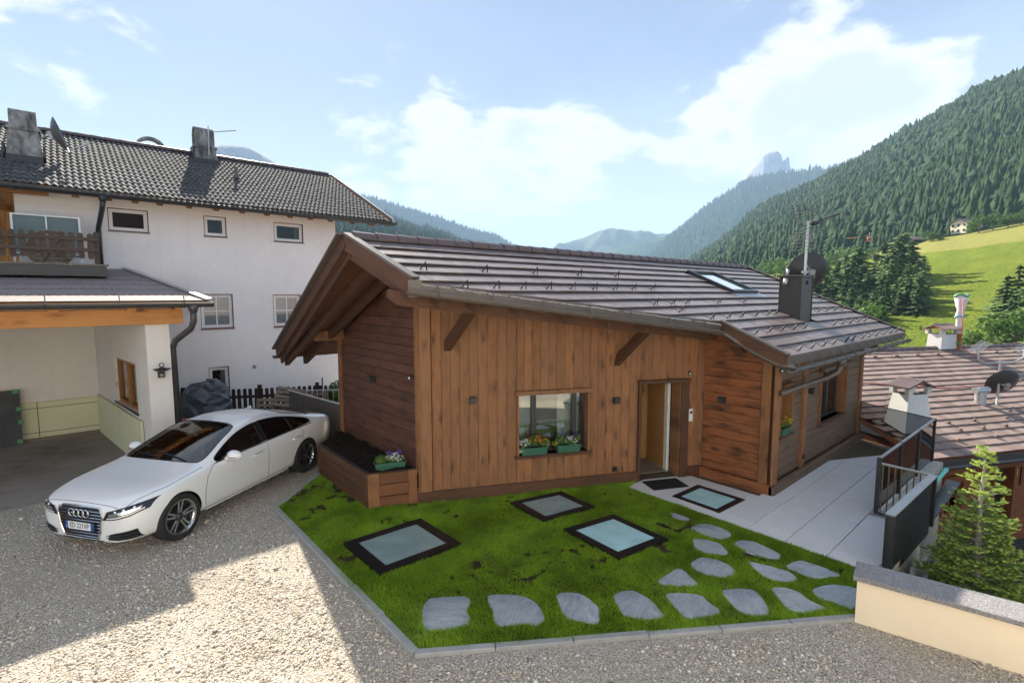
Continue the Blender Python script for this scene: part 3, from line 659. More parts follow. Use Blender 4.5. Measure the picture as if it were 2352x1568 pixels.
# grass blades
LAWN2 = [(x-.045 if x < 2.5 else x, y-.045 if y < 5 and x < 7 else y) for x, y in LAWN]
def lawn_grass():
    N = 260000
    P = np.empty((0, 2))
    while len(P) < N:
        q = rng.uniform([2.3, 1.4], [8.2, 10.1], (N, 2)); ok = in_poly(q[:, 0], q[:, 1], LAWN2)
        for _, c, w, l in SKY: ok &= ~in_poly(q[:, 0], q[:, 1], [(c[k][0]+(c[k][0]-sum(z[0] for z in c)/4)*0.015, c[k][1]+(c[k][1]-sum(z[1] for z in c)/4)*0.015) for k in range(4)])
        for s in STONE_POLYS:
            mx_, my_ = sum(z[0] for z in s)/len(s), sum(z[1] for z in s)/len(s); ok &= ~in_poly(q[:, 0], q[:, 1], [(mx_+(z[0]-mx_)*.965, my_+(z[1]-my_)*.965) for z in s])
        P = np.vstack([P, q[ok]])
    P = P[:N]
    # patchy growth: bare earth spots, more of them along the planter side
    def vn(p, sc, seed):
        r = np.random.default_rng(seed); gsz = 64; T = r.random((gsz, gsz)); x = p*sc; i = np.floor(x).astype(int); f = x-i; f = f*f*(3-2*f)
        a = T[i[:, 0] % gsz, i[:, 1] % gsz]; b = T[(i[:, 0]+1) % gsz, i[:, 1] % gsz]; c = T[i[:, 0] % gsz, (i[:, 1]+1) % gsz]; d = T[(i[:, 0]+1) % gsz, (i[:, 1]+1) % gsz]
        return (a*(1-f[:, 0])+b*f[:, 0])*(1-f[:, 1])+(c*(1-f[:, 0])+d*f[:, 0])*f[:, 1]
    bare = 0.6*vn(P, 3.1, 3)+0.4*vn(P, 9.0, 4)
    wear = np.clip((P[:, 1]-5.0)/4.0, 0, 1)*0.13
    keep = bare + wear*1.0 + .10*(rng.random(len(P))-.5) < 0.785
    P = P[keep]; bare = bare[keep]
    tall = 0.5+0.6*vn(P, 1.7, 8)+0.35*vn(P, 6.0, 9)
    n = len(P); h = (0.026+0.034*rng.random(n))*tall; a = rng.uniform(0, 6.283, n); w = rng.uniform(0.0032, 0.0068, n)
    flow = 6.283*vn(P, 0.9, 11); lean = rng.uniform(0.2, 1.0, n)*h
    d = np.c_[np.cos(a), np.sin(a)]*w[:, None]
    base = np.c_[P, np.full(n, 0.008)]
    v0 = base.copy(); v0[:, :2] -= d; v1 = base.copy(); v1[:, :2] += d
    v2 = base.copy(); v2[:, 2] += h; v2[:, 0] += np.cos(flow)*lean*0.7+np.cos(a+1.57)*lean*0.5; v2[:, 1] += np.sin(flow)*lean*0.7+np.sin(a+1.57)*lean*0.5
    vs = np.stack([v0, v1, v2], 1).reshape(-1, 3)
    o = np_obj('lawn_grass', vs, np.arange(len(vs)).reshape(-1, 3), MT['grass_blade'])
    tag(o, 'short green grass growing on the lawn', 'grass', kind='stuff')
lawn_grass()

# loose pebbles on the gravel
def pebbles():
    N = 165000
    r = np.sqrt(rng.uniform(2.2**2, 13.5**2, N)); az = rng.uniform(R(-12), R(112), N)
    # denser close to the camera
    r = 2.2 + (r-2.2)*rng.uniform(0.45, 1.0, N)
    x, y = r*np.cos(az), r*np.sin(az)
    ok = ~in_poly(x, y, LAWN) & (y < 11.75) & in_poly(x, y, yard_poly) & ~((x > 3.5) & (y > 7.2)) & ~((x > 7.5) & (y > 1.4))
    ok &= (y < 12) & ~((x > 2.3) & (x < 2.48) & (y > 4.2) & (y < 8.9))
    dk = np.abs((x-2.36)*(-0.565)-(y-4.20)*0.825); ok &= ~((dk < 0.10) & (x > 2.3) & (x < 6.5) & (y > 1.3) & (y < 4.4))
    # worn wheel tracks and bare patches show the sandy base
    lane = np.exp(-((x-.55*y+4.2)/.28)**2)+np.exp(-((x-.55*y+2.7)/.28)**2)+.8*(np.sin(x*1.7+y*.6)*np.sin(y*1.3-x*.5) > .55)
    ok &= rng.random(N) > np.clip(lane, 0, .7)
    x, y, r = x[ok], y[ok], r[ok]; n = len(x)
    ico = np.array([[1, 0, 0], [0, 1, 0], [-1, 0, 0], [0, -1, 0], [0, 0, 1], [0, 0, -1]], float)
    F = np.array([[0, 1, 4], [1, 2, 4], [2, 3, 4], [3, 0, 4], [1, 0, 5], [2, 1, 5], [3, 2, 5], [0, 3, 5]])
    s = rng.gamma(3.2, 0.0024, n)+0.0042; s = s*.86; s = np.where(rng.random(n) < .012, s*2.0, s); s = np.minimum(s, 0.034)
    Vv = ico[None]*(s[:, None]*rng.uniform(0.7, 1.35, (n, 3)))[:, None, :]
    Vv[:, :, 2] *= 0.65; Vv += rng.normal(0, 0.16, (n, 6, 3))*s[:, None, None]
    a = rng.uniform(0, 6.283, n); ca, sa = np.cos(a), np.sin(a)
    X = Vv[:, :, 0]*ca[:, None]-Vv[:, :, 1]*sa[:, None]; Yv = Vv[:, :, 0]*sa[:, None]+Vv[:, :, 1]*ca[:, None]
    Vv = np.stack([X+x[:, None], Yv+y[:, None], Vv[:, :, 2]+(s*0.30)[:, None]], 2)
    fa = (F[None]+(np.arange(n)*6)[:, None, None]).reshape(-1, 3)
    o = np_obj('gravel_pebbles', Vv.reshape(-1, 3), fa, MT['pebble'], smooth=True); tag(o, 'loose rounded pebbles covering the yard', 'gravel', kind='stuff')
pebbles()

# terrace paving
terr = thing('terrace', 'pale grey stone paved terrace beside the chalet', 'terrace', (9, 3, 0), kind='structure'); del terr['category']
MB().prism([(x, y, -0.02) for x, y in [(7.67, 1.50), (9.75, 1.50), (9.75, 1.95), (14.0, 1.95), (14.95, 3.9), (14.95, 6), (8, 6), (7.67, 5.4)]], (0, 0, 0.024)).build('screed', MT['insulation_joint'], terr)
xs = [7.67, 8.00] + [9.12+1.12*i for i in range(0, 6)]; ys = [1.50, 1.58, 2.14, 2.69, 3.24, 3.81, 4.37, 4.93, 5.5]
for i in range(len(xs)-1):
    for j in range(len(ys)-1):
        x0, x1, y0, y1 = xs[i]+.005, xs[i+1]-.005, ys[j]+.005, ys[j+1]-.005
        if x0 > 9.4 and y0 > 3.6: continue
        poly = [(x0, y0), (x1, y0), (x1, y1), (x0, y1)]
        if x0 > 9.7: poly = clip_half(poly, 0, 1, -1.98)
        poly = clip_half(poly, -1.95, 0.95, 1.95*14.0-0.95*1.98)      # slanting glass end
        poly = clip_half(poly, -0.447, -0.894, 0.447*4.36+0.894*7.41+0.02)  # front wall
        if x0 > 9: poly = clip_half(poly, 0, -1, 3.66)
        if len(poly) < 3: continue
        MB().plank([(x, y, 0.002) for x, y in poly], (0, 0, 0.018+random.uniform(-.001, .001)), 0.003).build('paving_tile', MT['terrace_stone'], terr)
# ------------------------------------------------------------------ the timber chalet
RY, RZ, RS, FS = 7.37, 4.49, 0.438, 0.438; FY, FX = 12.30, 3.48
XV, XE = 3.10, 16.48
def rz(y): return RZ-RS*(RY-y) if y < RY else RZ-FS*(y-RY)
A0 = Vector((4.36, 7.41, 0)); B0 = Vector((9.37, 4.91, 0)); LC = (B0-A0).length; NC = Vector((DC.y, -DC.x, 0))   # NC points to the lawn
chalet = thing('chalet', 'low brown timber chalet with slanting front wall and grey-brown tiled roof', 'house', (9, 6, 0))

def wall_cols(mb, O, u, n, L, ztop, holes, t=0.26, back=0.03, z0=0.0, m=0):
    cuts = sorted({0.0, L, *[h[0] for h in holes], *[h[1] for h in holes], *[L*k/4 for k in (1, 2, 3)]})
    for a, b in zip(cuts, cuts[1:]):
        if b-a < 1e-4: continue
        segs = [(z0, None)]
        for h in holes:
            if h[0] <= a+1e-6 and h[1] >= b-1e-6: segs = [(z0, h[2]), (h[3], None)]
        for lo, hi in segs:
            if hi is not None and hi-lo < 0.01: continue
            za, zb = (hi, hi) if hi is not None else (ztop(a), ztop(b))
            P = [O+u*a+Vector((0, 0, lo)), O+u*b+Vector((0, 0, lo)), O+u*b+Vector((0, 0, zb)), O+u*a+Vector((0, 0, za))]
            mb.prism([p-n*back for p in P], -n*t, m)
def vert_boards(parent, O, u, n, L, w, z0, ztop, holes, mat, t=0.022, s0=0.0):
    s = s0
    while s < L-0.02:
        ww = w*random.uniform(0.9, 1.1); e = min(s+ww, L)
        if L-e < 0.05: e = L
        cut = sorted({s, e, *[h[k] for h in holes for k in (0, 1) if s < h[k] < e]})
        for a, b in zip(cut, cut[1:]):
            if b-a < 0.012: continue
            segs = [(z0, None)]
            for h in holes:
                if h[0] <= a+1e-6 and h[1] >= b-1e-6: segs = [(z0, h[2]), (h[3], None)]
            for lo, hi in segs:
                if hi is not None and hi-lo < 0.02: continue
                za, zb = (hi, hi) if hi is not None else (ztop(a), ztop(b))
                a2, b2 = a+.0016, b-.0016
                P = [O+u*a2+Vector((0, 0, lo)), O+u*b2+Vector((0, 0, lo)), O+u*b2+Vector((0, 0, zb)), O+u*a2+Vector((0, 0, za))]
                MB().plank([p-n*0.028 for p in P], n*(0.028+random.uniform(0, 0.003)), 0.004).build('board', MT[mat], parent)
        s = e
def horz_boards(parent, O, u, n, L, h, z0, tops, holes, mat, s0=0.0):
    """tops: half planes (a,b,c) in (s,z) that keep the board"""
    z = z0; zmax = 5.0
    while z < zmax:
        e = z+h*random.uniform(0.94, 1.06)
        spans = [(s0, L)]
        for hh in holes:
            if hh[2] < e-0.01 and hh[3] > z+0.01:
                ns = []
                for a, b in spans:
                    if hh[0] > a: ns.append((a, min(b, hh[0])))
                    if hh[1] < b: ns.append((max(a, hh[1]), b))
                spans = [q for q in ns if q[1]-q[0] > 0.02]
        got = False
        for a, b in spans:
            poly = [(a+.002, z+.0025), (b-.002, z+.0025), (b-.002, e-.0025), (a+.002, e-.0025)]
            for k in tops: poly = clip_half(poly, *k) if len(poly) > 2 else []
            if len(poly) < 3: continue
            got = True
            MB().plank([O+u*p[0]+Vector((0, 0, p[1]))-n*0.028 for p in poly], n*(0.028+random.uniform(0, 0.004)), 0.006).build('board', MT[mat], parent)
        if not got: break
        z = e

WIN = (1.73, 3.13, 0.72, 1.85); DOOR = (4.19, 5.12, 0.0, 1.95)
top_front = lambda s: rz((A0+DC*s).y)-0.30
front = wall_b = MB(); wall_cols(wall_b, A0, DC, NC, LC, top_front, [WIN, DOOR], 0.24)
front = wall_b.build('front_wall', MT['wood_beam'], chalet)
vert_boards(front, A0, DC, NC, LC, 0.163, 0.20, top_front, [WIN, DOOR], 'wood_front', s0=0.21)
fw2 = MB(); fw2.plank([A0+DC*a+Vector((0, 0, z)) for a, z in ((0.0, .20), (.20, .20), (.20, top_front(.2)), (0, top_front(0)))], NC*0.035, 0.006); fw2.build('corner_board', MT['wood_front'], chalet)
fw2 = MB(); fw2.plank([A0-NC*0.02+DC*-0.06+NC*0.0+Vector((0, 0, z)) for z in (0, )]+[A0+DC*-0.06+Vector((0, 0, 3.9)), A0+DC*-0.002+Vector((0, 0, 3.9)), A0+DC*-0.002], NC*0.04, 0.006)
sk = MB()
for a, b in ((-.05, DOOR[0]-.03), (DOOR[1]+.13, LC-.02)): sk.plank([A0+DC*a+Vector((0, 0, z)) if False else A0+DC*s+Vector((0, 0, zz)) for s, zz in ((a, -.02), (b, -.02), (b, .215), (a, .215))], NC*0.055, 0.012)
sk.build('skirting', MT['wood_beam'], chalet)
# gable wall facing the car
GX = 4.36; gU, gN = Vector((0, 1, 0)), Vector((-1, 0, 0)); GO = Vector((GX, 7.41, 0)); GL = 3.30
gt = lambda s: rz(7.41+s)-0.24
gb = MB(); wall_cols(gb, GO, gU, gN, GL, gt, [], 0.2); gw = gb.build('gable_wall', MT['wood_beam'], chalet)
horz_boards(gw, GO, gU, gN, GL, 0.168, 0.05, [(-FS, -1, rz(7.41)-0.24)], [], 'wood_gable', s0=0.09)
for y, w in ((7.375, 0.11), (10.66, 0.13)):
    MB().plank([(GX, y, 0), (GX, y+w, 0), (GX, y+w, rz(y+w)-.24), (GX, y, rz(y)-.24)], gN*0.05, 0.008).build('corner_post', MT['wood_post'], chalet)
# rear corner post of the gable seen behind the planter
# return wall beside the door, facing the lawn
rO = Vector((9.36, 4.91, 0)); rU = Vector((0, -1, 0)); rN = Vector((-1, 0, 0)); rL = 1.31
rb = MB(); wall_cols(rb, rO, rU, rN, rL, lambda s: rz(4.91-s)-0.22, [], 0.2); rw = rb.build('return_wall', MT['wood_beam'], chalet)
horz_boards(rw, rO, rU, rN, 1.13, 0.17, 0.20, [(-RS, -1, rz(4.91)-0.22)], [], 'wood_return')
MB().plank([(9.36, 3.62, 0.19), (9.36, 3.78, 0.19), (9.36, 3.78, rz(3.78)-.22), (9.36, 3.62, rz(3.62)-.22)], (-0.05, 0, 0), 0.008).build('corner_post', MT['wood_post'], chalet)
MB().plank([(9.31, 3.56, .19), (9.52, 3.56, .19), (9.52, 3.56, rz(3.6)-.2), (9.31, 3.56, rz(3.6)-.2)], (0, -0.045, 0), 0.008).build('corner_post', MT['wood_post'], chalet)
b = MB(); b.plank([(9.36, 3.50, -.02), (9.36, 4.93, -.02), (9.36, 4.93, .19), (9.36, 3.50, .19)], (-0.085, 0, 0), 0.012)
b.build('skirting', MT['wood_return'], chalet)
b = MB(); b.plank([(9.275, 3.56, -.02), (14.75, 3.56, -.02), (14.75, 3.56, .19), (9.275, 3.56, .19)], (0, -0.085, 0), 0.012); b.build('skirting', MT['wood_east'], chalet)
# terrace wall
EW1 = (0.30, 0.86, 1.02, 1.93); EW2 = (2.42, 4.15, 0.88, 2.06)
eO = Vector((9.36, 3.60, 0)); eU = Vector((1, 0, 0)); eN = Vector((0, -1, 0)); eL = 5.36
eb = MB(); wall_cols(eb, eO, eU, eN, eL, lambda s: rz(3.6)-0.2, [EW1, EW2], 0.24); ew = eb.build('terrace_wall', MT['wood_beam'], chalet)
horz_boards(ew, eO, eU, eN, eL, 0.17, 0.19, [(0, -1, rz(3.6)-0.2)], [EW1, EW2], 'wood_east', s0=0.16)
for x in (10.78, 14.55):
    MB().plank([(x, 3.60, .1), (x+.19, 3.60, .1), (x+.19, 3.60, rz(3.6)-.2), (x, 3.60, rz(3.6)-.2)], (0, -0.05, 0), 0.008).build('wall_post', MT['wood_post'], chalet)
# far walls (closed volume)
b = MB(); b.box(14.45, 14.70, 3.72, 10.7, 0, 2.5); b.box(4.45, 14.7, 10.5, 10.68, 0, 2.80); b.build('rear_wall', MT['wood_gable'], chalet)
b = MB(); b.prism([(14.46, 3.75, 2.5), (14.46, 10.7, 2.5), (14.46, 10.7, rz(10.7)-.24), (14.46, RY, RZ-.24), (14.46, 3.75, rz(3.75)-.24)], (0.22, 0, 0)); b.build('end_gable', MT['wood_east'], chalet)

# windows ------------------------------------------------------------
def window_unit(parent, O, u, n, hole, depth, mull, fmat='metal_dark', fr=0.055, glass='window_glass', jamb='wood_front', sill=True, name='window'):
    s0, s1, z0, z1 = hole; w = None
    def P(s, z, d): return O+u*s+Vector((0, 0, z))-n*d
    fb = MB()
    for a, b, c, d in ((s0, s1, z0, z0+fr), (s0, s1, z1-fr, z1), (s0, s0+fr, z0+fr, z1-fr), (s1-fr, s1, z0+fr, z1-fr)):
        fb.obox(P(a, c, depth+0.07), u*(b-a), Vector((0, 0, d-c)), n*0.07)
    for m in mull: fb.obox(P(s0+m-fr*.8, z0+fr, depth+0.07), u*fr*1.6, Vector((0, 0, z1-z0-2*fr)), n*0.08)
    w = fb.build(name, MT[fmat], parent)
    ed = [s0+fr]+[s0+m for m in mull]+[s1-fr]
    for a, b in zip(ed, ed[1:]):
        MB().obox(P(a, z0+fr, depth+0.045), u*(b-a), Vector((0, 0, z1-z0-2*fr)), n*0.012).build('pane', MT[glass], w)
    jb = MB(); t = 0.03
    jb.obox(P(s1, z0, depth), u*-t, Vector((0, 0, z1-z0)), n*(depth+0.045)); jb.obox(P(s0, z0, depth), u*t, Vector((0, 0, z1-z0)), n*(depth+0.045))
    jb.obox(P(s0-.045, z1-.015, depth), u*(s1-s0+.09), Vector((0, 0, .075)), n*(depth+0.075))
    jb.build('jamb', MT[jamb], w)
    if sill: MB().plank([P(s0-.045, z0-.05, depth), P(s1+.045, z0-.05, depth), P(s1+.045, z0, depth), P(s0-.045, z0, depth)], n*(depth+0.085), 0.006).build('sill', MT['wood_beam'], w)
    return w
window_unit(chalet, A0, DC, NC, WIN, 0.14, [0.36, 1.16])
window_unit(chalet, eO, eU, eN, EW1, 0.16, [], jamb='wood_post')
window_unit(chalet, eO, eU, eN, EW2, 0.16, [1.0], jamb='wood_post')
MB().box(11.68, 13.62, 3.48, 3.56, 2.03, 2.10).build('window_hood', MT['wood_east'], chalet)
# what stands inside behind the glass
ins = MB(); O = A0
def IP(s, d, z): return A0+DC*s-NC*d+Vector((0, 0, z))
for s0 in (1.80, 2.62):   # curtains hung in folds
    cb = MB(); k = 26; wdt = 0.30 if s0 < 2 else 0.42
    vs = []; fs = []
    for i in range(k+1):
        s = s0+wdt*i/k; d = 0.34+0.025*math.sin(i*1.9); vs += [IP(s, d, 0.5), IP(s, d, 1.95)]
    for i in range(k): fs.append((2*i, 2*i+2, 2*i+3, 2*i+1))
    cb.add(vs, fs).build('curtain', MT['curtain'], chalet, True)
b = MB(); b.obox(IP(2.32, 1.0, 0.55), DC*0.62, -NC*0.5, Vector((0, 0, 0.42))); b.build('sideboard', MT['lime_box'], chalet)
b = MB(); b.obox(IP(2.42, 0.95, 0.97), DC*0.42, -NC*0.4, Vector((0, 0, 0.12))); b.build('cushion', MT['curtain'], chalet)
# interior shell: floor, partition and inner ceiling
b = MB(); b.prism([IP(0.2, 0.3, 0.02), IP(5.3, 0.3, 0.02), IP(5.3, 3.6, 0.02), IP(0.2, 3.6, 0.02)], (0, 0, 0.02)); b.build('inner_floor', MT['room_floor'], chalet)
b = MB(); b.obox(IP(0.1, 3.4, 0), DC*3.9, -NC*0.05, Vector((0, 0, 2.4))); b.obox(IP(0.1, 0.3, 2.35), DC*5.3, -NC*3.2, Vector((0, 0, 0.04))); b.build('inner_wall', MT['room_wall'], chalet)
b = MB()
for i in range(14): b.plank([IP(3.7+.13*i+.003, 1.15, .04), IP(3.7+.13*(i+1)-.003, 1.15, .04), IP(3.7+.13*(i+1)-.003, 1.15, 2.34), IP(3.7+.13*i+.003, 1.15, 2.34)], NC*0.03, 0.005)
b.build('pine_panelling', MT['pine'], chalet)
# rooms behind the terrace windows
b = MB(); b.box(9.7, 14.4, 5.3, 5.35, 0, 2.4); b.build('inner_wall', MT['room_wall'], chalet)
cb = MB(); vs = []; fs = []
for i in range(31): vs += [(11.95+.62*i/30, 4.05+.03*math.sin(i*1.7), 0.6), (11.95+.62*i/30, 4.05+.03*math.sin(i*1.7), 2.2)]
for i in range(30): fs.append((2*i, 2*i+2, 2*i+3, 2*i+1))
cb.add(vs, fs).build('curtain', MT['curtain'], chalet, True)

# door ---------------------------------------------------------------
dr = MB()
def DP(s, d, z): return A0+DC*s-NC*d+Vector((0, 0, z))
dr.obox(DP(DOOR[0]-.05, .30, 0), DC*.05, NC*.36, Vector((0, 0, 1.95))); dr.obox(DP(DOOR[1]-.06, .30, 0), DC*.17, NC*.36, Vector((0, 0, 1.95)))
dr.plank([DP(DOOR[0]-.06, .02, 1.93), DP(DOOR[1]+.13, .02, 1.93), DP(DOOR[1]+.13, .02, 2.0), DP(DOOR[0]-.06, .02, 2.0)], NC*.10, .008)
dfr = dr.build('door_frame', MT['wood_beam'], chalet)
MB().plank([DP(DOOR[1]-.062, .27, 0.02), DP(DOOR[1]-.062, -.035, 0.02), DP(DOOR[1]-.062, -.035, 1.93), DP(DOOR[1]-.062, .27, 1.93)], -DC*0.012, .004).build('jamb_board', MT['wood_front'], dfr)
# the leaf stands open inwards, hinged on the right jamb: its white edge and pine face show
leaf = MB(); hl = DP(DOOR[1]-.075, .31, .01); ld = (-NC*0.97+DC*0.03).normalized(); lt = -DC
leaf.obox(hl, ld*0.80, lt*.06, Vector((0, 0, 1.92)))
lf = leaf.build('door_leaf', MT['pvc_white'], chalet)
b = MB(); b.obox(hl+lt*.062+ld*.10+Vector((0, 0, .05)), ld*.68, lt*.012, Vector((0, 0, 1.82))); b.build('pine_facing', MT['pine'], lf)
hb = MB(); hp = DP(DOOR[0]+.055, .22, 0)
hb.tube([hp+Vector((0, 0, .62)), hp+Vector((0, 0, 1.42))], .016, 6); hb.tube([hp+Vector((0, 0, .70)), hp+Vector((0, 0, .70))-DC*.07], .012, 6); hb.tube([hp+Vector((0, 0, 1.34)), hp+Vector((0, 0, 1.34))-DC*.07], .012, 6)
hb.build('door_handle', MT['metal_black'], chalet)
# small fittings that stay on the wall
def fitting(name, P, u, n, w, h, d, mat, label=None, extra=None):
    b = MB(); b.plank([P-u*w/2-Vector((0, 0, h/2)), P+u*w/2-Vector((0, 0, h/2)), P+u*w/2+Vector((0, 0, h/2)), P-u*w/2+Vector((0, 0, h/2))], n*d, .006); return b.build(name, MT[mat], chalet)
ic = fitting('intercom', A0+DC*5.30+NC*.004+Vector((0, 0, 1.26)), DC, NC, .085, .25, .03, 'plastic_white')
b = MB(); b.obox(A0+DC*5.275+NC*.034+Vector((0, 0, 1.29)), DC*.05, Vector((0, 0, .05)), NC*.004); b.build('camera_eye', MT['metal_black'], ic)
for P, u, n in ((A0+DC*3.68+NC*.004+Vector((0, 0, .30)), DC, NC), (Vector((10.87, 3.548, .40)), Vector((1, 0, 0)), eN)):
    fitting('wall_socket', P, u, n, .085, .085, .03, 'metal_black')
for P, u, n in ((A0+DC*5.25+NC*.004+Vector((0, 0, 2.10)), DC, NC), (Vector((9.42, 3.51, 2.30)), Vector((1, 0, 0)), eN), (Vector((4.30, 7.60, 2.22)), Vector((0, 1, 0)), gN)):
    s = fitting('motion_sensor', P, u, n, .06, .08, .02, 'metal_black'); b = MB(); b.lathe([(0, .022), (.016, .016), (.022, 0)], Matrix.Translation(P+n*.02-Vector((0, 0, .012))) @ n.to_track_quat('Z', 'Y').to_matrix().to_4x4(), 10); b.build('lens', MT['plastic_white'], s, True)
# wall lamps: small black cubes open at top and bottom
def wall_lamp(P, u, n, label):
    t = thing('wall_lamp', label, 'wall lamp', P, 'black cube lamps on the chalet walls')
    b = MB(); s = .055; O = P-u*s-Vector((0, 0, .055))+n*.02
    for o, a, c in ((O, u*2*s, n*.008), (O+n*.092, u*2*s, n*.008), (O+n*.008, u*.008, n*.084), (O+u*(2*s-.008)+n*.008, u*.008, n*.084)): b.obox(o, a, c, Vector((0, 0, .11)))
    b.build('shade', MT['metal_dark'], t)
    MB().obox(P-u*.03-Vector((0, 0, .03))+n*.002, u*.06, Vector((0, 0, .06)), n*.026).build('bracket', MT['metal_black'], t)
    MB().obox(O+u*.008+n*.008+Vector((0, 0, .03)), u*(2*s-.016), n*.084, Vector((0, 0, .02))).build('lamp_core', MT['metal_cap'], t)
wall_lamp(A0+DC*.91+NC*.003+Vector((0, 0, 1.80)), DC, NC, 'black cube wall lamp on the slanting front, beside the big window')
wall_lamp(A0+DC*3.66+NC*.003+Vector((0, 0, 1.65)), DC, NC, 'black cube wall lamp between big window and door')
wall_lamp(Vector((GX, 9.07, 2.0))+gN*.003, gU, gN, 'black cube wall lamp on the dark gable above the planter')
wall_lamp(Vector((9.36, 4.50, 1.62))+rN*.003, rU, rN, 'black cube wall lamp on the short wall beside the doormat')
wall_lamp(Vector((11.12, 3.60, 1.70))+eN*.003, eU, eN, 'black cube wall lamp on the terrace wall between two windows')

# roof ---------------------------------------------------------------
E1 = Vector((3.34, 5.80, 0)); E2 = Vector((8.63, 4.26, 0)); EY = 3.12
def cuty(x): return E1.y+(E2.y-E1.y)*(x-E1.x)/(E2.x-E1.x)
def on_roof(x, y, h=0.0): return Vector((x, y, rz(y)+h))
plan = [(XV, RY), (E1.x, E1.y), (E2.x, E2.y), (E2.x, EY), (XE, EY), (XE, RY)]
deck = MB(); deck.prism([on_roof(x, y, -.16) for x, y in plan], (0, 0, .13)); deck.prism([on_roof(x, y, -.16) for x, y in [(XV, RY), (XE, RY), (XE, FY), (FX, FY)]], (0, 0, .15))
roof = deck.build('roof', MT['wood_soffit'], chalet)
# boards of the soffit under the far slope over the gable
xv = lambda y: XV+(FX-XV)*max(0, y-RY)/(FY-RY)
for i in range(29):
    y0 = RY+.03+i*.168; y1 = y0+.162; ge = GX+.02 if y1 < 10.7 else GX+2.0
    MB().plank([(xv(y0)+.02, y0, rz(y0)-.165), (ge, y0, rz(y0)-.165), (ge, y1, rz(y1)-.165), (xv(y1)+.02, y1, rz(y1)-.165)], (0, 0, -.02), .005).build('soffit_board', MT['wood_soffit'], roof)
# tiles
GAUGE, TW = 0.325, 0.300
cs = math.cos(math.atan(RS)); nrow = int((RY-EY)/cs/GAUGE)+1
U = Vector((1, 0, 0)); Vv = Vector((0, 1, RS)).normalized(); Nn = U.cross(Vv)
def tile_mesh(poly, name='tile'):
    """poly in (u along x, v up the slope) of one tile with lower edge lifted"""
    v0 = min(p[1] for p in poly)
    b = MB(); P = [Vector((p[0], p[1], 0.044-0.108*(p[1]))) for p in poly]
    b.plank(P, (0, 0, .020), .004); return b.mesh(name, MT['tile_chalet'])
full_me = tile_mesh([(.002, 0), (TW-.002, 0), (TW-.002, .365), (.002, .365)])
chx = (11.93, 12.68, 4.10, 4.58); slx = (11.55, 12.85, 5.42, 6.66)
tl = []
for r in range(nrow):
    v0 = r*GAUGE; yl = EY+v0*cs; yt = yl+.365*cs
    if yl > RY-.05: continue
    ln = .365 if yt < RY else (RY-yl)/cs
    x = XV+.07-(TW/2 if r % 2 else 0)
    while x < XE-.08:
        a, b_ = max(x+.002, XV+.06), min(x+TW-.002, XE-.07); xm = (a+b_)/2
        if b_-a > .03:
            poly = [(a, 0), (b_, 0), (b_, ln), (a, ln)]; custom = (b_-a < TW-.01) or ln < .36
            if xm < E2.x:
                # keep y >= cut line (+ ragged edge)
                k = (E2.y-E1.y)/(E2.x-E1.x); yc = lambda xx: E1.y+k*(xx-E1.x)+.02
                q = clip_half([(p[0], yl+p[1]*cs) for p in poly], -k, 1, -(E1.y-k*E1.x)-.02-random.uniform(0, .02))
                if len(q) >= 3 and (len(q) != 4 or abs(sum(z[1] for z in q)/len(q)-(yl+ln*cs/2)) > .002): custom = True; 
                poly = [(p[0], (p[1]-yl)/cs) for p in q] if len(q) >= 3 else []
            if poly and xm < 4.0:
                q = clip_half([(p[0], yl+p[1]*cs) for p in poly], 1, .153, -(XV+.06)-.153*RY)
                if len(q) < 3: poly = []
                elif abs(min(z[0] for z in q)-a) > .002: custom = True; poly = [(p[0], (p[1]-yl)/cs) for p in q]
            if poly and xm >= E2.x and a < E2.x+.04 and yl < E2.y-.12:
                custom = True; poly = clip_half(poly, 1, 0, -(E2.x+.04)); poly = poly if len(poly) > 2 else []
            ym = yl+ln*cs/2
            if poly and chx[0] < xm < chx[1] and chx[2]-.02 < ym < chx[3]: poly = []
            if poly and slx[0] < xm < slx[1] and slx[2]-.03 < ym < slx[3]+.02: poly = []
            if poly:
                xx = max(p[0] for p in poly)-min(p[0] for p in poly); yy = max(p[1] for p in poly)-min(p[1] for p in poly)
                if xx > .02 and yy > .03:
                    # shift polygon into tile space
                    tl.append((math.hypot(xm, ym), a if custom else x, yl, None if not custom else [(p[0]-a, p[1]) for p in poly], r))
        x += TW
tl.sort(key=lambda t: t[0])
def tile_matrix(x, yl):
    o = on_roof(x, yl, -.03)
    M = Matrix((U, Vv, Nn)).transposed().to_4x4(); M.translation = o
    return M
stuff = MB()
for i, (d, x, yl, poly, r) in enumerate(tl):
    M = tile_matrix(x, yl) @ Matrix.Translation((0, 0, random.uniform(0, .002))) @ Matrix.Rotation(random.uniform(-.004, .004), 4, 'Y')
    me = full_me if poly is None else tile_mesh(poly)
    if i < 300: inst('tile', me, roof, M)
    else: stuff.add([M @ v.co for v in me.vertices], [tuple(p.vertices) for p in me.polygons])
tag(stuff.build('tile_field', MT['tile_chalet'], roof), kind='stuff')
b = MB(); b.prism([on_roof(x, y, 0) for x, y in [(XV+.05, RY+.02), (XE-.05, RY+.02), (XE-.05, FY-.02), (FX+.05, FY-.02)]], (0, 0, .05)); b.build('rear_tiling', MT['tile_chalet'], roof)
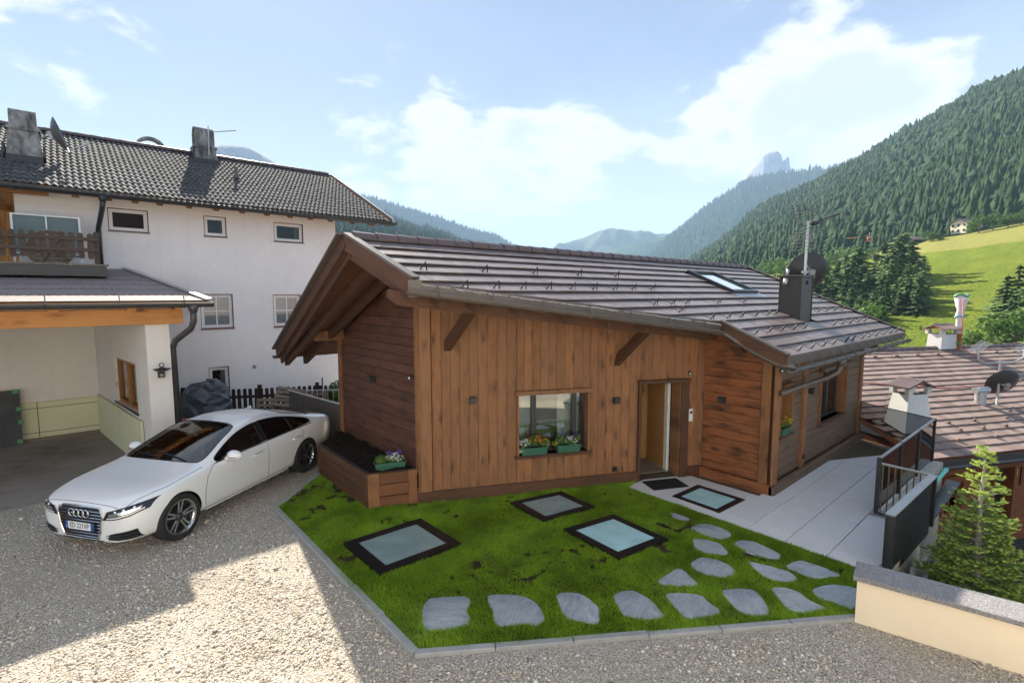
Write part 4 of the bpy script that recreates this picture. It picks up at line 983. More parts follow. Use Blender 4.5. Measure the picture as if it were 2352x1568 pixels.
# ridge caps
rc = MB(); k = 9; vs = []; fs = []
for j, (x, r) in enumerate(((0, .112), (.40, .096))):
    for i in range(k):
        a = math.pi*(-.08+1.16*i/(k-1)); vs.append((x, r*1.15*math.cos(a), r*.9*math.sin(a)))
for i in range(k-1): fs.append((i, i+1, k+i+1, k+i))
fs.append(tuple(range(k))); fs.append(tuple(range(2*k-1, k-1, -1)))
rcm = rc.add(vs, fs).mesh('ridge_cap', MT['tile_ridge'], 40)
x = XV+.12
while x < XE-.35:
    inst('ridge_cap', rcm, roof, Matrix.Translation((x, RY, RZ+.008+random.uniform(-.003, .003)))); x += .365
# snow guards
HOOKS = [(3.72, 6.08), (4.81, 6.07), (5.88, 6.06), (7.0, 6.03), (8.11, 6.03), (4.0, 5.68), (4.55, 5.52), (5.07, 5.51), (5.61, 5.5), (6.16, 5.5), (6.72, 5.48), (7.28, 5.48), (7.84, 5.47), (8.46, 5.5), (7.65, 4.95), (8.21, 4.95), (8.71, 4.93), (9.94, 4.92), (11.09, 4.9), (7.98, 4.55), (8.52, 4.39), (9.14, 4.37), (9.67, 4.36), (10.3, 4.36), (10.87, 4.36), (11.25, 4.35), (13.2, 4.31), (13.84, 4.31), (14.43, 4.31), (15.05, 4.3), (15.66, 4.3), (8.91, 3.82), (9.46, 3.81), (10.04, 3.79), (10.63, 3.79), (11.21, 3.78), (13.01, 3.76), (13.62, 3.74), (14.22, 3.74), (14.84, 3.73), (15.43, 3.72), (9.23, 3.24), (9.82, 3.23), (10.43, 3.23), (11.0, 3.21), (11.74, 3.2), (12.18, 3.19), (12.88, 3.17), (13.4, 3.17), (13.96, 3.15), (14.6, 3.14), (15.25, 3.14), (15.78, 3.13), (15.91, 4.89)]
hk = MB(); hk.tube([(0, .30, .012), (0, 0, .03)], .0035, 4, 1); hk.tube([(-.052, .0, .028), (0, -.014, .155), (.052, .0, .028)], .010, 5)
hkm = hk.mesh('snow_guard', [MT['metal_black'], MT['metal_brown']])
for x, y in HOOKS:
    r = round((y-EY)/cs/GAUGE-.2); yy = EY+(r+.22)*GAUGE*cs
    M = Matrix((U, Vv, Nn)).transposed().to_4x4(); M.translation = on_roof(x, yy, .0); inst('snow_guard', hkm, roof, M)
# verge flashings and barge boards
def strip(name, P, Q, w, h, mat, off=0.0, lift=0.0, ext=0):
    P, Q = Vector(P), Vector(Q); d = (Q-P).normalized(); sd = d.cross(Vector((0, 0, 1))).normalized(); up = sd.cross(d)
    b = MB(); b.obox(P+sd*off+up*lift-d*ext, Q-P+d*2*ext, sd*w, up*h); return b.build(name, MT[mat], chalet)
RT = Vector((XV, RY, RZ)); NE = Vector((E1.x, E1.y, rz(E1.y))); FE = Vector((FX, FY, rz(FY)))
strip('verge_flashing', RT, NE, .13, .035, 'metal_brown', -.10, .045); strip('verge_flashing', FE, RT, .13, .035, 'metal_brown', -.03, .045)
strip('barge_board', RT, NE, .035, .21, 'wood_beam', -.02, -.17); strip('barge_board', FE, RT, .035, .21, 'wood_beam', -.015, -.17)
strip('barge_board', RT+Vector((.10, 0, -.13)), NE+Vector((.10, 0, -.13)), .05, .20, 'wood_beam', -.02, -.17)
strip('barge_board', FE+Vector((.10, 0, -.13)), RT+Vector((.10, 0, -.13)), .05, .20, 'wood_rafter', -.015, -.17)
strip('verge_end', NE+Vector((-.08, -.02, -.19)), NE+Vector((-.08, -.02, -.19))+Vector((.17, -.05, 0)), .02, .22, 'metal_brown')
for P, Q in ((Vector((E2.x, E2.y, rz(E2.y))), Vector((E2.x, EY, rz(EY)))), (Vector((XE, EY, rz(EY))), Vector((XE, RY, RZ)))):
    strip('verge_flashing', P, Q, .11, .03, 'metal_brown', -.055, .04); strip('barge_board', P, Q, .035, .20, 'wood_beam', -.02, -.165)
strip('verge_flashing', Vector((XE, FY, rz(FY))), Vector((XE, RY, RZ)), .11, .03, 'metal_brown', -.05, .04)
# fascia band along the cut edge and the low eave
C1, C2 = on_roof(E1.x+.05, cuty(E1.x+.05)), on_roof(E2.x-.02, cuty(E2.x-.02))
strip('fascia', C1+Vector((0, 0, -.15)), C2+Vector((0, 0, -.15)), .02, .16, 'metal_brown', 0.0, 0)
strip('fascia', Vector((E2.x, EY, rz(EY)-.14)), Vector((XE, EY, rz(EY)-.14)), .02, .16, 'metal_brown', 0.0, 0)
# ragged mortar along the cut tiles
mo = MB(); nseg = 46; pts = []
for i in range(nseg):
    t0, t1 = i/nseg, (i+.9)/nseg; x0, x1 = E1.x+.1+(E2.x-.15-E1.x)*t0, E1.x+.1+(E2.x-.15-E1.x)*t1; jy = random.uniform(-.035, .01)
    mo.obox(on_roof(x0, cuty(x0)-.03+jy, -.01), on_roof(x1, cuty(x1)-.03+random.uniform(-.02, .02), 0)-on_roof(x0, cuty(x0)-.03, 0), Vector((0, .09, .03)), Vector((0, 0, .010+random.uniform(0, .010))))
mo.build('mortar_edge', MT['kerb_stone'], chalet)
def half_pipe(name, P, Q, r, mat, parent, brk=None, n=10):
    P, Q = Vector(P), Vector(Q); d = (Q-P).normalized(); sd = d.cross(Vector((0, 0, 1))).normalized(); up = sd.cross(d)
    b = MB(); vs = []; fs = []
    for X in (P, Q):
        for rr in (r, r-.008):
            for i in range(n+1):
                a = math.pi+math.pi*i/n; vs.append(X+sd*rr*math.cos(a)+up*rr*math.sin(a))
    k = n+1
    for i in range(n):
        fs += [(i, i+1, 2*k+i+1, 2*k+i), (k+i+1, k+i, 3*k+i, 3*k+i+1)]
        fs += [(i, k+i, k+i+1, i+1), (2*k+i, 2*k+i+1, 3*k+i+1, 3*k+i)]
    fs += [(0, 2*k, 3*k, k), (n, k+n, 3*k+n, 2*k+n)]
    b.add(vs, fs)
    # stop ends
    for X in (P, Q): b.add([X+sd*r*math.cos(math.pi+math.pi*i/n)+up*r*math.sin(math.pi+math.pi*i/n) for i in range(n+1)], [tuple(range(n+1))])
    # rolled front bead
    b.tube([P+sd*r, Q+sd*r], .010, 6); o = b.build(name, MT[mat], parent, 40)
    if brk:
        L = (Q-P).length; m = int(L/brk)
        for i in range(m+1):
            X = P+d*(L*(i+.5)/(m+1)); bb = MB(); bb.tube([X+sd*(r+.006)*math.cos(math.pi+math.pi*j/8)+up*(r+.006)*math.sin(math.pi+math.pi*j/8)*1.0 for j in range(9)], .011, 4)
            bb.tube([X+sd*r, X-sd*(r*1.05)+up*.16], .009, 4)
            bb.build('gutter_bracket', MT[mat], o)
    return o
gd = (C2-C1).normalized(); gs = gd.cross(Vector((0, 0, 1))).normalized()
G1 = C1-gd*.14+gs*.08+Vector((0, 0, -.115)); G2 = C2+gs*.08+Vector((0, 0, -.14))
half_pipe('gutter', G1, G2, .062, 'metal_brown', chalet, .85)
H1 = Vector((E2.x-.10, EY-.09, rz(EY)-.19)); H2 = Vector((XE+.15, EY-.09, rz(EY)-.17))
half_pipe('gutter', H1, H2, .065, 'metal_brown', chalet, .6)
half_pipe('gutter', (GX+2.0, FY+.08, rz(FY)-.12), (FX-.06, FY+.08, rz(FY)-.12), .06, 'metal_brown', chalet, .5)
b = MB(); b.tube([G2-gd*.25+Vector((0, 0, -.02)), G2+gd*.05+Vector((0, 0, -.03)), Vector((E2.x+.05, EY+.55, rz(EY+.6)-.23)), Vector((E2.x+.03, EY+.15, rz(EY)-.13)), Vector((E2.x+.06, EY-.05, rz(EY)-.15)), Vector((E2.x+.08, EY-.08, rz(EY)-.20))], .052, 10); b.build('downpipe', MT['metal_brown'], chalet, True)
b = MB(); b.tube([(11.05, EY-.09, rz(EY)-.22), (11.05, EY-.09, rz(EY)-.36)], [.085, .055], 10)
b.tube([(11.05, EY-.09, rz(EY)-.30), (11.04, EY-.05, rz(EY)-.48), (10.92, EY+.10, rz(EY)-.60), (10.70, EY+.22, rz(EY)-.66), (9.40, 3.47, rz(EY)-.74)], .052, 10); b.build('downpipe', MT['metal_brown'], chalet, True)
# rafters, purlins and braces
for x in (3.60, 4.02):
    b = MB(); y0, y1 = RY+.05, FY-.15
    b.obox((x, y0, rz(y0)-.40), (0, y1-y0, rz(y1)-rz(y0)), (.10, 0, 0), (0, 0, .20)); b.build('rafter', MT['wood_rafter'], chalet)
for x in (3.75, 4.25):
    b = MB(); y0, y1 = RY-.02, cuty(x)+.12; b.obox((x, y1, rz(y1)-.36), (0, y0-y1, rz(y0)-rz(y1)), (.10, 0, 0), (0, 0, .18)); b.build('rafter', MT['wood_rafter'], chalet)
for x in np.arange(4.9, 8.5, .75):
    b = MB(); P = A0+DC*((x-4.36)/DC.x); y0, y1 = P.y+.1, cuty(x)+.10
    b.obox((x, y1, rz(y1)-.34), (0, y0-y1, rz(y0)-rz(y1)), (.09, 0, 0), (0, 0, .16)); b.build('rafter', MT['wood_rafter'], chalet)
def purlin(P, Q, w, h, mat, cut=.08):
    P, Q = Vector(P), Vector(Q); d = (Q-P).normalized(); sd = d.cross(Vector((0, 0, 1))).normalized(); up = sd.cross(d)
    b = MB(); prof = [P+up*h, P+up*h*.45, P+d*cut, Q, Q+up*h]; b.prism([p-sd*w/2 for p in prof], sd*w); return b.build('purlin', MT[mat], chalet)
purlin((3.66, 10.62, rz(10.62)-.40), (4.42, 10.62, rz(10.62)-.40), .16, .20, 'wood_post', .10)
PO = .42   # front purlin runs parallel to the cut eave, set back from the gutter
pa = C1-gs*PO-gd*.32; pb = C2-gs*PO+gd*.30
purlin(pa+Vector((0, 0, -.32)), pb+Vector((0, 0, -.32)), .16, .20, 'wood_beam', .14)
purlin((8.75, 4.05, rz(4.05)-.42), (9.9, 4.05, rz(4.05)-.42), .2, .24, 'wood_beam', .14)
for s, z0, run in ((.42, 2.66, .80), (3.62, 2.28, .72)):
    F = A0+DC*s+Vector((0, 0, z0)); q = None
    # head of the brace on the purlin line
    best = min((((pa+(pb-pa)*k/200)-F).to_2d().length if False else abs(((pa+(pb-pa)*k/200)-F).to_2d().dot(DC.to_2d())-.25), k) for k in range(201)); T = pa+(pb-pa)*best[1]/200+Vector((0, 0, -.30))
    d = (T-F); b = MB(); w = DC*.12; prof_n = d.cross(w).normalized()*.15
    b.obox(F-NC*.02, w, prof_n, d); b.build('brace', MT['wood_beam'], chalet)
# roof window
SL = [(11.55, 6.64), (12.85, 6.64), (12.85, 5.44), (11.55, 5.44)]
slo = MB(); fw_ = .085
for (x0, x1, y0, y1) in ((11.55, 12.85, 6.55, 6.64), (11.55, 12.85, 5.44, 5.53), (11.55, 11.64, 5.53, 6.55), (12.76, 12.85, 5.53, 6.55)):
    slo.obox(on_roof(x0, y0, -.02), (x1-x0, 0, 0), (0, y1-y0, RS*(y1-y0)), Nn*.11)
sl = slo.build('roof_window', MT['metal_dark'], chalet)
b = MB(); b.obox(on_roof(11.64, 5.53, .03), (1.12, 0, 0), (0, 1.02, RS*1.02), Nn*.02); b.build('pane', MT['skylight_glass'], sl)
b = MB(); b.obox(on_roof(11.5, 5.22, .02), (1.45, 0, 0), (0, .22, RS*.22), Nn*.012); b.build('apron_flashing', MT['metal_galv'], sl)
# metal clad chimney
cb = MB(); cx0, cx1, cy0, cy1 = 11.95, 12.62, 4.12, 4.56
cb.box(cx0, cx1, cy0, cy1, rz(cy0)-.2, 4.02)
for (x, y) in ((cx0, cy0), (cx1, cy0), (cx0, cy1), (cx1, cy1)): cb.box(x-.012, x+.012, y-.012, y+.012, rz(y)-.1, 4.02)
chm = cb.build('metal_chimney', MT['metal_bronze'], chalet)
MB().plank([(cx0-.05, cy0-.05, 4.02), (cx1+.05, cy0-.05, 4.02), (cx1+.05, cy1+.05, 4.02), (cx0-.05, cy1+.05, 4.02)], (0, 0, .045), .01).build('cap_plate', MT['metal_bronze'], chm)
b = MB(); b.lathe([(.045, 0), (.045, .02), (.03, .02), (.03, -.01)], Matrix.Translation((12.28, cy0, 3.90)) @ Matrix.Rotation(R(90), 4, 'X'), 12); b.build('flue_hole', MT['metal_black'], chm)
b = MB(); b.tube([(cx0-.10, 4.42, 3.86), (cx0-.07, 4.42, 3.95), (cx0+.02, 4.42, 3.97)], .05, 8); b.tube([(12.05, 4.45, 4.05), (12.05, 4.45, 4.20)], .03, 8); b.build('vent_elbow', MT['metal_galv'], chm, True)
# doormat
mt = thing('doormat', 'black rubber doormat lying at the open chalet door', 'doormat', (8.55, 5.3, .02))
md = DC; mn = NC; mo_ = A0+DC*4.22+NC*.10+Vector((0, 0, .021)); b = MB()
b.plank([mo_, mo_+md*.74, mo_+md*.74+mn*.44, mo_+mn*.44], (0, 0, .014), .004)
b.build('backing', MT['rubber_mat'], mt); b = MB()
for i in range(14):
    for j in range(9): b.obox(mo_+md*(.03+.05*i)+mn*(.02+.046*j)+Vector((0, 0, .0145)), md*.035, mn*.03, Vector((0, 0, .009)))
b.build('rubber_studs', MT['rubber_mat'], mt)
# ------------------------------------------------------------------ planter and flower boxes
pl = thing('planter', 'raised brown timber planter filled with dark soil against the gable', 'planter', (3.9, 8.8, 0))
PP = [Vector(p+(0,)) for p in ((3.57, 10.03), (3.57, 7.78), (4.38, 7.47), (4.31, 7.40), (4.31, 10.70))]
ZT = 0.62
def pboards(P, Q, n, rows, mat, posts, pmat):
    d = Q-P; L = d.length; u = d.normalized()
    for i in range(rows):
        z0, z1 = .01+ZT*i/rows, ZT*(i+1)/rows-.004
        MB().plank([P+u*.05+Vector((0, 0, z0)), Q-u*.05+Vector((0, 0, z0)), Q-u*.05+Vector((0, 0, z1)), P+u*.05+Vector((0, 0, z1))], n*.03, .005).build('board', MT[mat], pl)
    for s, w in posts:
        MB().plank([P+u*s, P+u*(s+w), P+u*(s+w)+Vector((0, 0, ZT)), P+u*s+Vector((0, 0, ZT))], n*.042, .006).build('corner_post', MT[pmat], pl)
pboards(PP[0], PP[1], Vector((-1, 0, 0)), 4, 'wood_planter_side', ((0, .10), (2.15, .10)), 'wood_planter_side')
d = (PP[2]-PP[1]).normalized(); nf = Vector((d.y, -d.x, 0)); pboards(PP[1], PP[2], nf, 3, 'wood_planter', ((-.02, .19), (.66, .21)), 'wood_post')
b = MB(); d0 = (PP[0]-PP[4]).normalized(); b.obox(PP[4]+Vector((0, 0, .0)), PP[0]-PP[4], Vector((d0.y, -d0.x, 0))*-.03, Vector((0, 0, ZT))); b.build('back_board', MT['wood_planter_side'], pl)
b = MB()
for P, Q in ((PP[0], PP[1]), (PP[1], PP[2]), (PP[4], PP[0])):
    b.tube([P+Vector((.02, .01, ZT+.004)), Q+Vector((.02, .01, ZT+.004))], .014, 6)
b.build('liner_edge', MT['metal_black'], pl)
def soil_mesh():
    xs = np.linspace(3.55, 4.42, 60); ys = np.linspace(7.35, 10.75, 200); vs = []; idx = {}
    poly = [(p.x, p.y) for p in PP]; gx, gy = np.meshgrid(xs, ys, indexing='ij'); m = in_poly(gx, gy, poly)
    fs = []
    for i in range(59):
        for j in range(199):
            if m[i, j] and m[i+1, j] and m[i, j+1] and m[i+1, j+1]:
                q = []
                for a, c in ((i, j), (i+1, j), (i+1, j+1), (i, j+1)):
                    if (a, c) not in idx:
                        idx[(a, c)] = len(vs); x, y = xs[a], ys[c]; h = .585+.055*math.sin((x-3.57)*3.4)+.022*math.sin(x*17+y*9)+.018*math.sin(y*23-x*11)+random.uniform(-.012, .016); vs.append((x, y, h))
                    q.append(idx[(a, c)])
                fs.append(tuple(q))
    MB().add(vs, fs).build('soil', MT['soil'], pl)
    b = MB(); b.prism([(p.x, p.y, .3) for p in PP], (0, 0, .26)); b.build('soil_fill', MT['soil'], pl)
soil_mesh()

def blob_faces(cen, rad, n, size, up=0.3, flat_=False):
    """n leaf quads scattered in an ellipsoid -> verts, faces (quads)"""
    cen = np.array(cen, float); q = rng.normal(size=(n, 3)); q /= np.linalg.norm(q, axis=1)[:, None]; q *= (rng.random(n)**.4)[:, None]
    c = cen+q*np.array(rad); nr = q+rng.normal(0, .5, (n, 3)); nr[:, 2] += up; nr /= np.linalg.norm(nr, axis=1)[:, None]
    t = np.cross(nr, rng.normal(size=(n, 3))); t /= np.linalg.norm(t, axis=1)[:, None]; b = np.cross(nr, t)
    s = size*rng.uniform(.6, 1.3, n)[:, None]
    v = np.stack([c-t*s, c-b*s*.5, c+t*s, c+b*s*.5], 1).reshape(-1, 3)
    return v, np.arange(4*n).reshape(-1, 4)
def flower_dots(pts, r):
    o = np.array([[1, 0, 0], [0, 1, 0], [-1, 0, 0], [0, -1, 0], [0, 0, .7], [0, 0, -.7]]); F = np.array([[0, 1, 4], [1, 2, 4], [2, 3, 4], [3, 0, 4], [1, 0, 5], [2, 1, 5], [3, 2, 5], [0, 3, 5]])
    pts = np.array(pts); n = len(pts); v = pts[:, None]+o[None]*(r*rng.uniform(.7, 1.2, n))[:, None, None]
    return v.reshape(-1, 3), (F[None]+(np.arange(n)*6)[:, None, None]).reshape(-1, 3)
def flower_box(P, u, n, L, label, plants, h=.14, w=.15):
    """P: centre of the underside"""
    t = thing('flower_box', label, 'flower box', P, 'flower boxes at the chalet')
    P = Vector(P); b = MB(); z = Vector((0, 0, h)); lo = [P+u*sx*L*.46+n*sy*w*.42 for sx, sy in ((-1, -1), (1, -1), (1, 1), (-1, 1))]; hi = [P+z+u*sx*L*.5+n*sy*w*.5 for sx, sy in ((-1, -1), (1, -1), (1, 1), (-1, 1))]
    b.add(lo+hi, [(3, 2, 1, 0), (0, 1, 5, 4), (1, 2, 6, 5), (2, 3, 7, 6), (3, 0, 4, 7)])
    for i in range(4): b.obox(hi[i]-z*.12, hi[(i+1) % 4]-hi[i], Vector((0, 0, h*.14)), ((P+z)-(hi[i]+hi[(i+1) % 4])/2).normalized()*-.012)
    b.build('box', MT['green_box'], t)
    b = MB(); b.add([q-z*.15 for q in hi], [(0, 1, 2, 3)]); b.build('earth', MT['soil'], t)
    LV, LF = [], []; k = 0; dots = {}
    for (s, hh, rad, kind, nf) in plants:
        c = P+u*s*L+z+Vector((0, 0, hh)); v, f = blob_faces(c, (rad, rad, rad*.8), int(2600*rad), .017); LV.append(v); LF.append(f+k); k += len(v)
        if kind:
            q = rng.normal(size=(nf, 3)); q /= np.linalg.norm(q, axis=1)[:, None]; q[:, 2] = np.abs(q[:, 2])*1.0-.15
            dots.setdefault(kind, []).append(np.array(c)+q*np.array([rad, rad, rad*.85])*rng.uniform(.8, 1.15, (nf, 1)))
    o = np_obj('foliage', np.vstack(LV), np.vstack(LF), MT['flower_leaf'], t, k=4); tag(o, kind='stuff')
    for kd, arr in dots.items():
        v, f = flower_dots(np.vstack(arr), .021 if kd != 'petal_purple' else .030); o = np_obj('blossoms', v, f, MT[kd], t); tag(o, kind='stuff')
    return t
dd = (PP[2]-PP[1]).normalized()
t = flower_box(PP[1]+dd*.38-nf*.17+Vector((0, 0, .605)), dd, nf, .52, 'green flower box with white and purple flowers standing on the planter soil', [(-.3, .05, .11, None, 0), (.1, .07, .11, 'petal_white', 60), (.28, .03, .10, 'petal_white', 40), (-.02, .14, .06, 'petal_purple', 7), (.3, .16, .04, 'petal_purple', 3)])
b = MB(); q = PP[1]+dd*.54-nf*.17+Vector((0, 0, .80)); b.tube([q, q+Vector((0, 0, .16))], [.014, .005], 6); b.build('flower_spike', MT['petal_purple'], t)
SP = lambda s: A0+DC*s-NC*.005+Vector((0, 0, .723))
flower_box(SP(2.05), DC, NC, .50, 'green flower box on the window sill with white and orange flowers', [(-.35, .07, .10, 'petal_white', 60), (-.48, -.06, .07, 'petal_white', 30), (.08, .13, .13, 'petal_orange', 34), (.0, .12, .11, 'petal_yellow', 16), (.42, .06, .09, 'petal_yellow', 14)])
t = flower_box(SP(2.72), DC, NC, .46, 'green flower box on the window sill with white and purple flowers', [(-.3, .10, .10, None, 0), (.12, .06, .11, 'petal_white', 55), (.36, .12, .09, 'petal_purple', 10), (-.55, .02, .06, 'petal_yellow', 12), (.3, -.05, .06, 'petal_white', 18)])
b = MB(); q = SP(2.60)+Vector((0, 0, .2)); b.tube([q, q+Vector((0, 0, .24))], [.012, .005], 6); b.build('flower_spike', MT['petal_purple'], t)
flower_box((9.92, 3.60, 1.023), Vector((1, 0, 0)), Vector((0, -1, 0)), .40, 'green flower box with yellow flowers in the terrace window niche', [(-.2, .10, .13, 'petal_orange', 22), (.05, .11, .13, 'petal_yellow', 40), (.35, .09, .10, 'petal_yellow', 14)], w=.15)
# ------------------------------------------------------------------ white five-door coupe
def build_car():
    K = 1.004
    fwc, rwc = Vector((0.99, 8.69, 0)), Vector((3.39, 10.36, 0)); F = (fwc-rwc).normalized(); Lf = Vector((-F.y, F.x, 0))
    C0 = fwc-Lf*.90*K+F*.90*K
    Mc = Matrix((F, Lf, Vector((0, 0, 1)))).transposed().to_4x4() @ Matrix.Scale(K, 4); Mc.translation = C0
    root = thing('parked_car', 'white four-door coupe parked on the gravel before the open garage', 'car', C0-F*2.5)
    def L(t, y, z): return Vector((-(t if .9 < t < 3.9 else (.9-(.9-t)*.80 if t <= .9 else 3.9+(t-3.9)*.92)), y, z))
    rows = {  # t: zb w1 | w2 z2 w3 z3 w4 z4 w5 z5 w6 z6 w7 z7 w8 z8 w9 z9 zc
     0.00: (0.235, 0.46, 0.54, 0.31, 0.58, 0.4, 0.6, 0.535, 0.58, 0.6245, 0.55, 0.66, 0.5, 0.675, 0.43, 0.685, 0.28, 0.695, 0.7),
     0.05: (0.205, 0.6, 0.69, 0.285, 0.73, 0.4, 0.745, 0.5625, 0.715, 0.6703, 0.67, 0.71, 0.6, 0.728, 0.52, 0.739, 0.35, 0.749, 0.755),
     0.18: (0.195, 0.68, 0.8, 0.28, 0.83, 0.42, 0.845, 0.585, 0.82, 0.7075, 0.765, 0.75, 0.69, 0.77, 0.6, 0.785, 0.4, 0.798, 0.803),
     0.40: (0.185, 0.74, 0.875, 0.28, 0.9, 0.44, 0.91, 0.615, 0.89, 0.7505, 0.835, 0.8, 0.765, 0.818, 0.67, 0.833, 0.45, 0.848, 0.853),
     0.70: (0.18, 0.78, 0.915, 0.28, 0.932, 0.46, 0.942, 0.646, 0.92, 0.7952, 0.868, 0.84, 0.79, 0.858, 0.7, 0.872, 0.46, 0.885, 0.89),
     0.90: (.18, .80, .925, .28, .942, .47, .950, .66, .928, .82, .882, .857, .80, .873, .71, .887, .47, .899, .903),
     1.20: (.18, .80, .922, .28, .942, .48, .952, .69, .932, .855, .888, .895, .815, .912, .73, .926, .48, .942, .947),
     1.45: (.18, .80, .915, .28, .938, .48, .953, .70, .934, .872, .890, .915, .835, .942, .755, .962, .50, .985, .992),
     1.62: (.18, .80, .91, .28, .936, .48, .954, .71, .935, .88, .885, .930, .822, .985, .755, 1.03, .50, 1.062, 1.072),
     1.85: (.18, .80, .908, .28, .935, .48, .955, .72, .935, .885, .878, .937, .765, 1.09, .70, 1.135, .47, 1.18, 1.195),
     2.10: (.18, .80, .906, .28, .934, .48, .955, .725, .935, .888, .872, .942, .71, 1.188, .645, 1.24, .44, 1.29, 1.305),
     2.35: (.18, .80, .905, .28, .934, .48, .955, .73, .935, .89, .870, .947, .672, 1.262, .605, 1.322, .41, 1.366, 1.382),
     2.70: (.18, .80, .905, .28, .934, .48, .955, .735, .935, .895, .869, .952, .648, 1.302, .575, 1.362, .39, 1.403, 1.418),
     2.80: (.18, .80, .905, .28, .934, .48, .955, .735, .935, .896, .869, .953, .645, 1.304, .573, 1.364, .39, 1.404, 1.419),
     3.15: (.18, .80, .905, .28, .935, .48, .957, .74, .937, .90, .869, .958, .645, 1.288, .573, 1.345, .39, 1.388, 1.402),
     3.50: (.18, .80, .91, .28, .938, .48, .960, .75, .942, .91, .872, .967, .665, 1.228, .588, 1.282, .40, 1.328, 1.342),
     3.85: (.18, .80, .92, .28, .942, .49, .963, .76, .945, .925, .876, .982, .708, 1.132, .612, 1.198, .41, 1.246, 1.26),
     4.10: (.19, .80, .92, .29, .942, .50, .960, .77, .942, .94, .874, .997, .758, 1.062, .635, 1.13, .42, 1.178, 1.19),
     4.40: (.21, .78, .90, .31, .925, .52, .945, .78, .922, .95, .862, .998, .79, 1.028, .66, 1.062, .43, 1.092, 1.10),
     4.70: (.24, .73, .85, .34, .89, .54, .905, .78, .885, .945, .835, .985, .77, 1.002, .66, 1.018, .43, 1.034, 1.04),
     4.86: (.28, .66, .78, .38, .83, .55, .85, .76, .83, .93, .79, .966, .73, .982, .63, .996, .42, 1.008, 1.012),
     4.93: (.33, .58, .72, .41, .78, .55, .80, .72, .77, .86, .74, .89, .69, .90, .60, .906, .40, .912, .915),
     4.97: (.40, .48, .60, .46, .67, .56, .69, .68, .65, .77, .61, .795, .56, .805, .49, .81, .32, .815, .818)}
    T = sorted(rows); nl = 11; vs = []; fs = []; mi = []
    def ring(t):
        r = rows[t]; zb, w1 = r[0], r[1]; pr = [(0, zb), (w1, zb)]+[(r[2+2*i], r[3+2*i]) for i in range(8)]+[(0, r[18])]
        out = []
        for i, (y, z) in enumerate(pr):
            sh = {10: -.13, 9: -.10, 8: -.03}.get(i, 0.0)
            k = max(0.0, 1-abs(t-1.6)/.75)   # the screen base bows forward
            kb = max(0.0, 1-abs(t-4.2)/.6)*-.6
            out.append((t+sh*(k+kb), y, z))
        return out
    for t in T:
        h = ring(t); full = h+[(a, -y, z) for a, y, z in h[-2:0:-1]]      # closed ring
        vs += [L(a, y, z) for a, y, z in full]
    m = 2*nl-2
    for i in range(len(T)-1):
        ta, tb = T[i], T[i+1]
        for j in range(m):
            jj = (j+1) % m; fs.append((i*m+j, i*m+jj, (i+1)*m+jj, (i+1)*m+j))
            lo = min(j, m-1-j) if j < m/2 else m-1-j
            mat = 0
            if lo == 6 and ta >= 1.62 and tb <= 4.10: mat = 2 if tb <= 2.70 else (3 if ta >= 2.80 else 4)
            if lo in (8, 9) and ta >= 1.45 and tb <= 2.35: mat = 1
            if lo in (8, 9) and ta >= 3.50 and tb <= 4.40: mat = 5
            mi.append(mat)
    fs.append(tuple(range(m-1, -1, -1))); mi.append(0); fs.append(tuple((len(T)-1)*m+j for j in range(m))); mi.append(0)
    paint = MT['car_paint']
    # inner faces of the shell are trimmed dark
    g = G('car_shell'); nt = g.nt; nt.nodes.remove(g.b)
    bp = paint.node_tree.nodes['Principled BSDF']
    p1 = g.n('ShaderNodeBsdfPrincipled', None, Base_Color=(0.82, 0.82, 0.81, 1), Roughness=0.25, Coat_Weight=1.0, Coat_Roughness=0.03)
    g.b = p1; nz = g.noise(g.obj(), 900, 2); g.set(p1, 'Base Color', g.ramp(nz, [(0.3, (0.80, 0.80, 0.79)), (0.7, (0.83, 0.83, 0.82))]))
    p2 = g.n('ShaderNodeBsdfPrincipled', None, Base_Color=(0.10, 0.095, 0.085, 1), Roughness=0.9)
    mx = g.n('ShaderNodeMixShader', None, Fac=g.n('ShaderNodeNewGeometry').outputs['Backfacing']); nt.links.new(p1.outputs[0], mx.inputs[1]); nt.links.new(p2.outputs[0], mx.inputs[2]); nt.links.new(mx.outputs[0], g.out.inputs[0])
    MT['car_shell'] = g.m
    mats = [MT['car_shell'], MT['car_glass'], MT['car_glass'], MT['car_glass_dark'], MT['car_black'], MT['car_glass_dark'], MT['car_black']]
    me = bpy.data.meshes.new('tmp'); me.from_pydata([tuple(v) for v in vs], [], fs)
    for x in mats: me.materials.append(x)
    me.polygons.foreach_set('material_index', mi)
    bm = bmesh.new(); bm.from_mesh(me); bmesh.ops.recalc_face_normals(bm, faces=bm.faces)
    # harden the feature lines a little
    cl = bm.edges.layers.float.get('crease_edge') or bm.edges.layers.float.new('crease_edge')
    for e in bm.edges:
        if len(e.link_faces) == 2 and e.link_faces[0].material_index != e.link_faces[1].material_index: e[cl] = 0.55
    bm.to_mesh(me); bm.free()
    tmp = bpy.data.objects.new('tmp', me); COL.objects.link(tmp)
    s = tmp.modifiers.new('s', 'SUBSURF'); s.levels = 2; s.render_levels = 2
    cutters = []
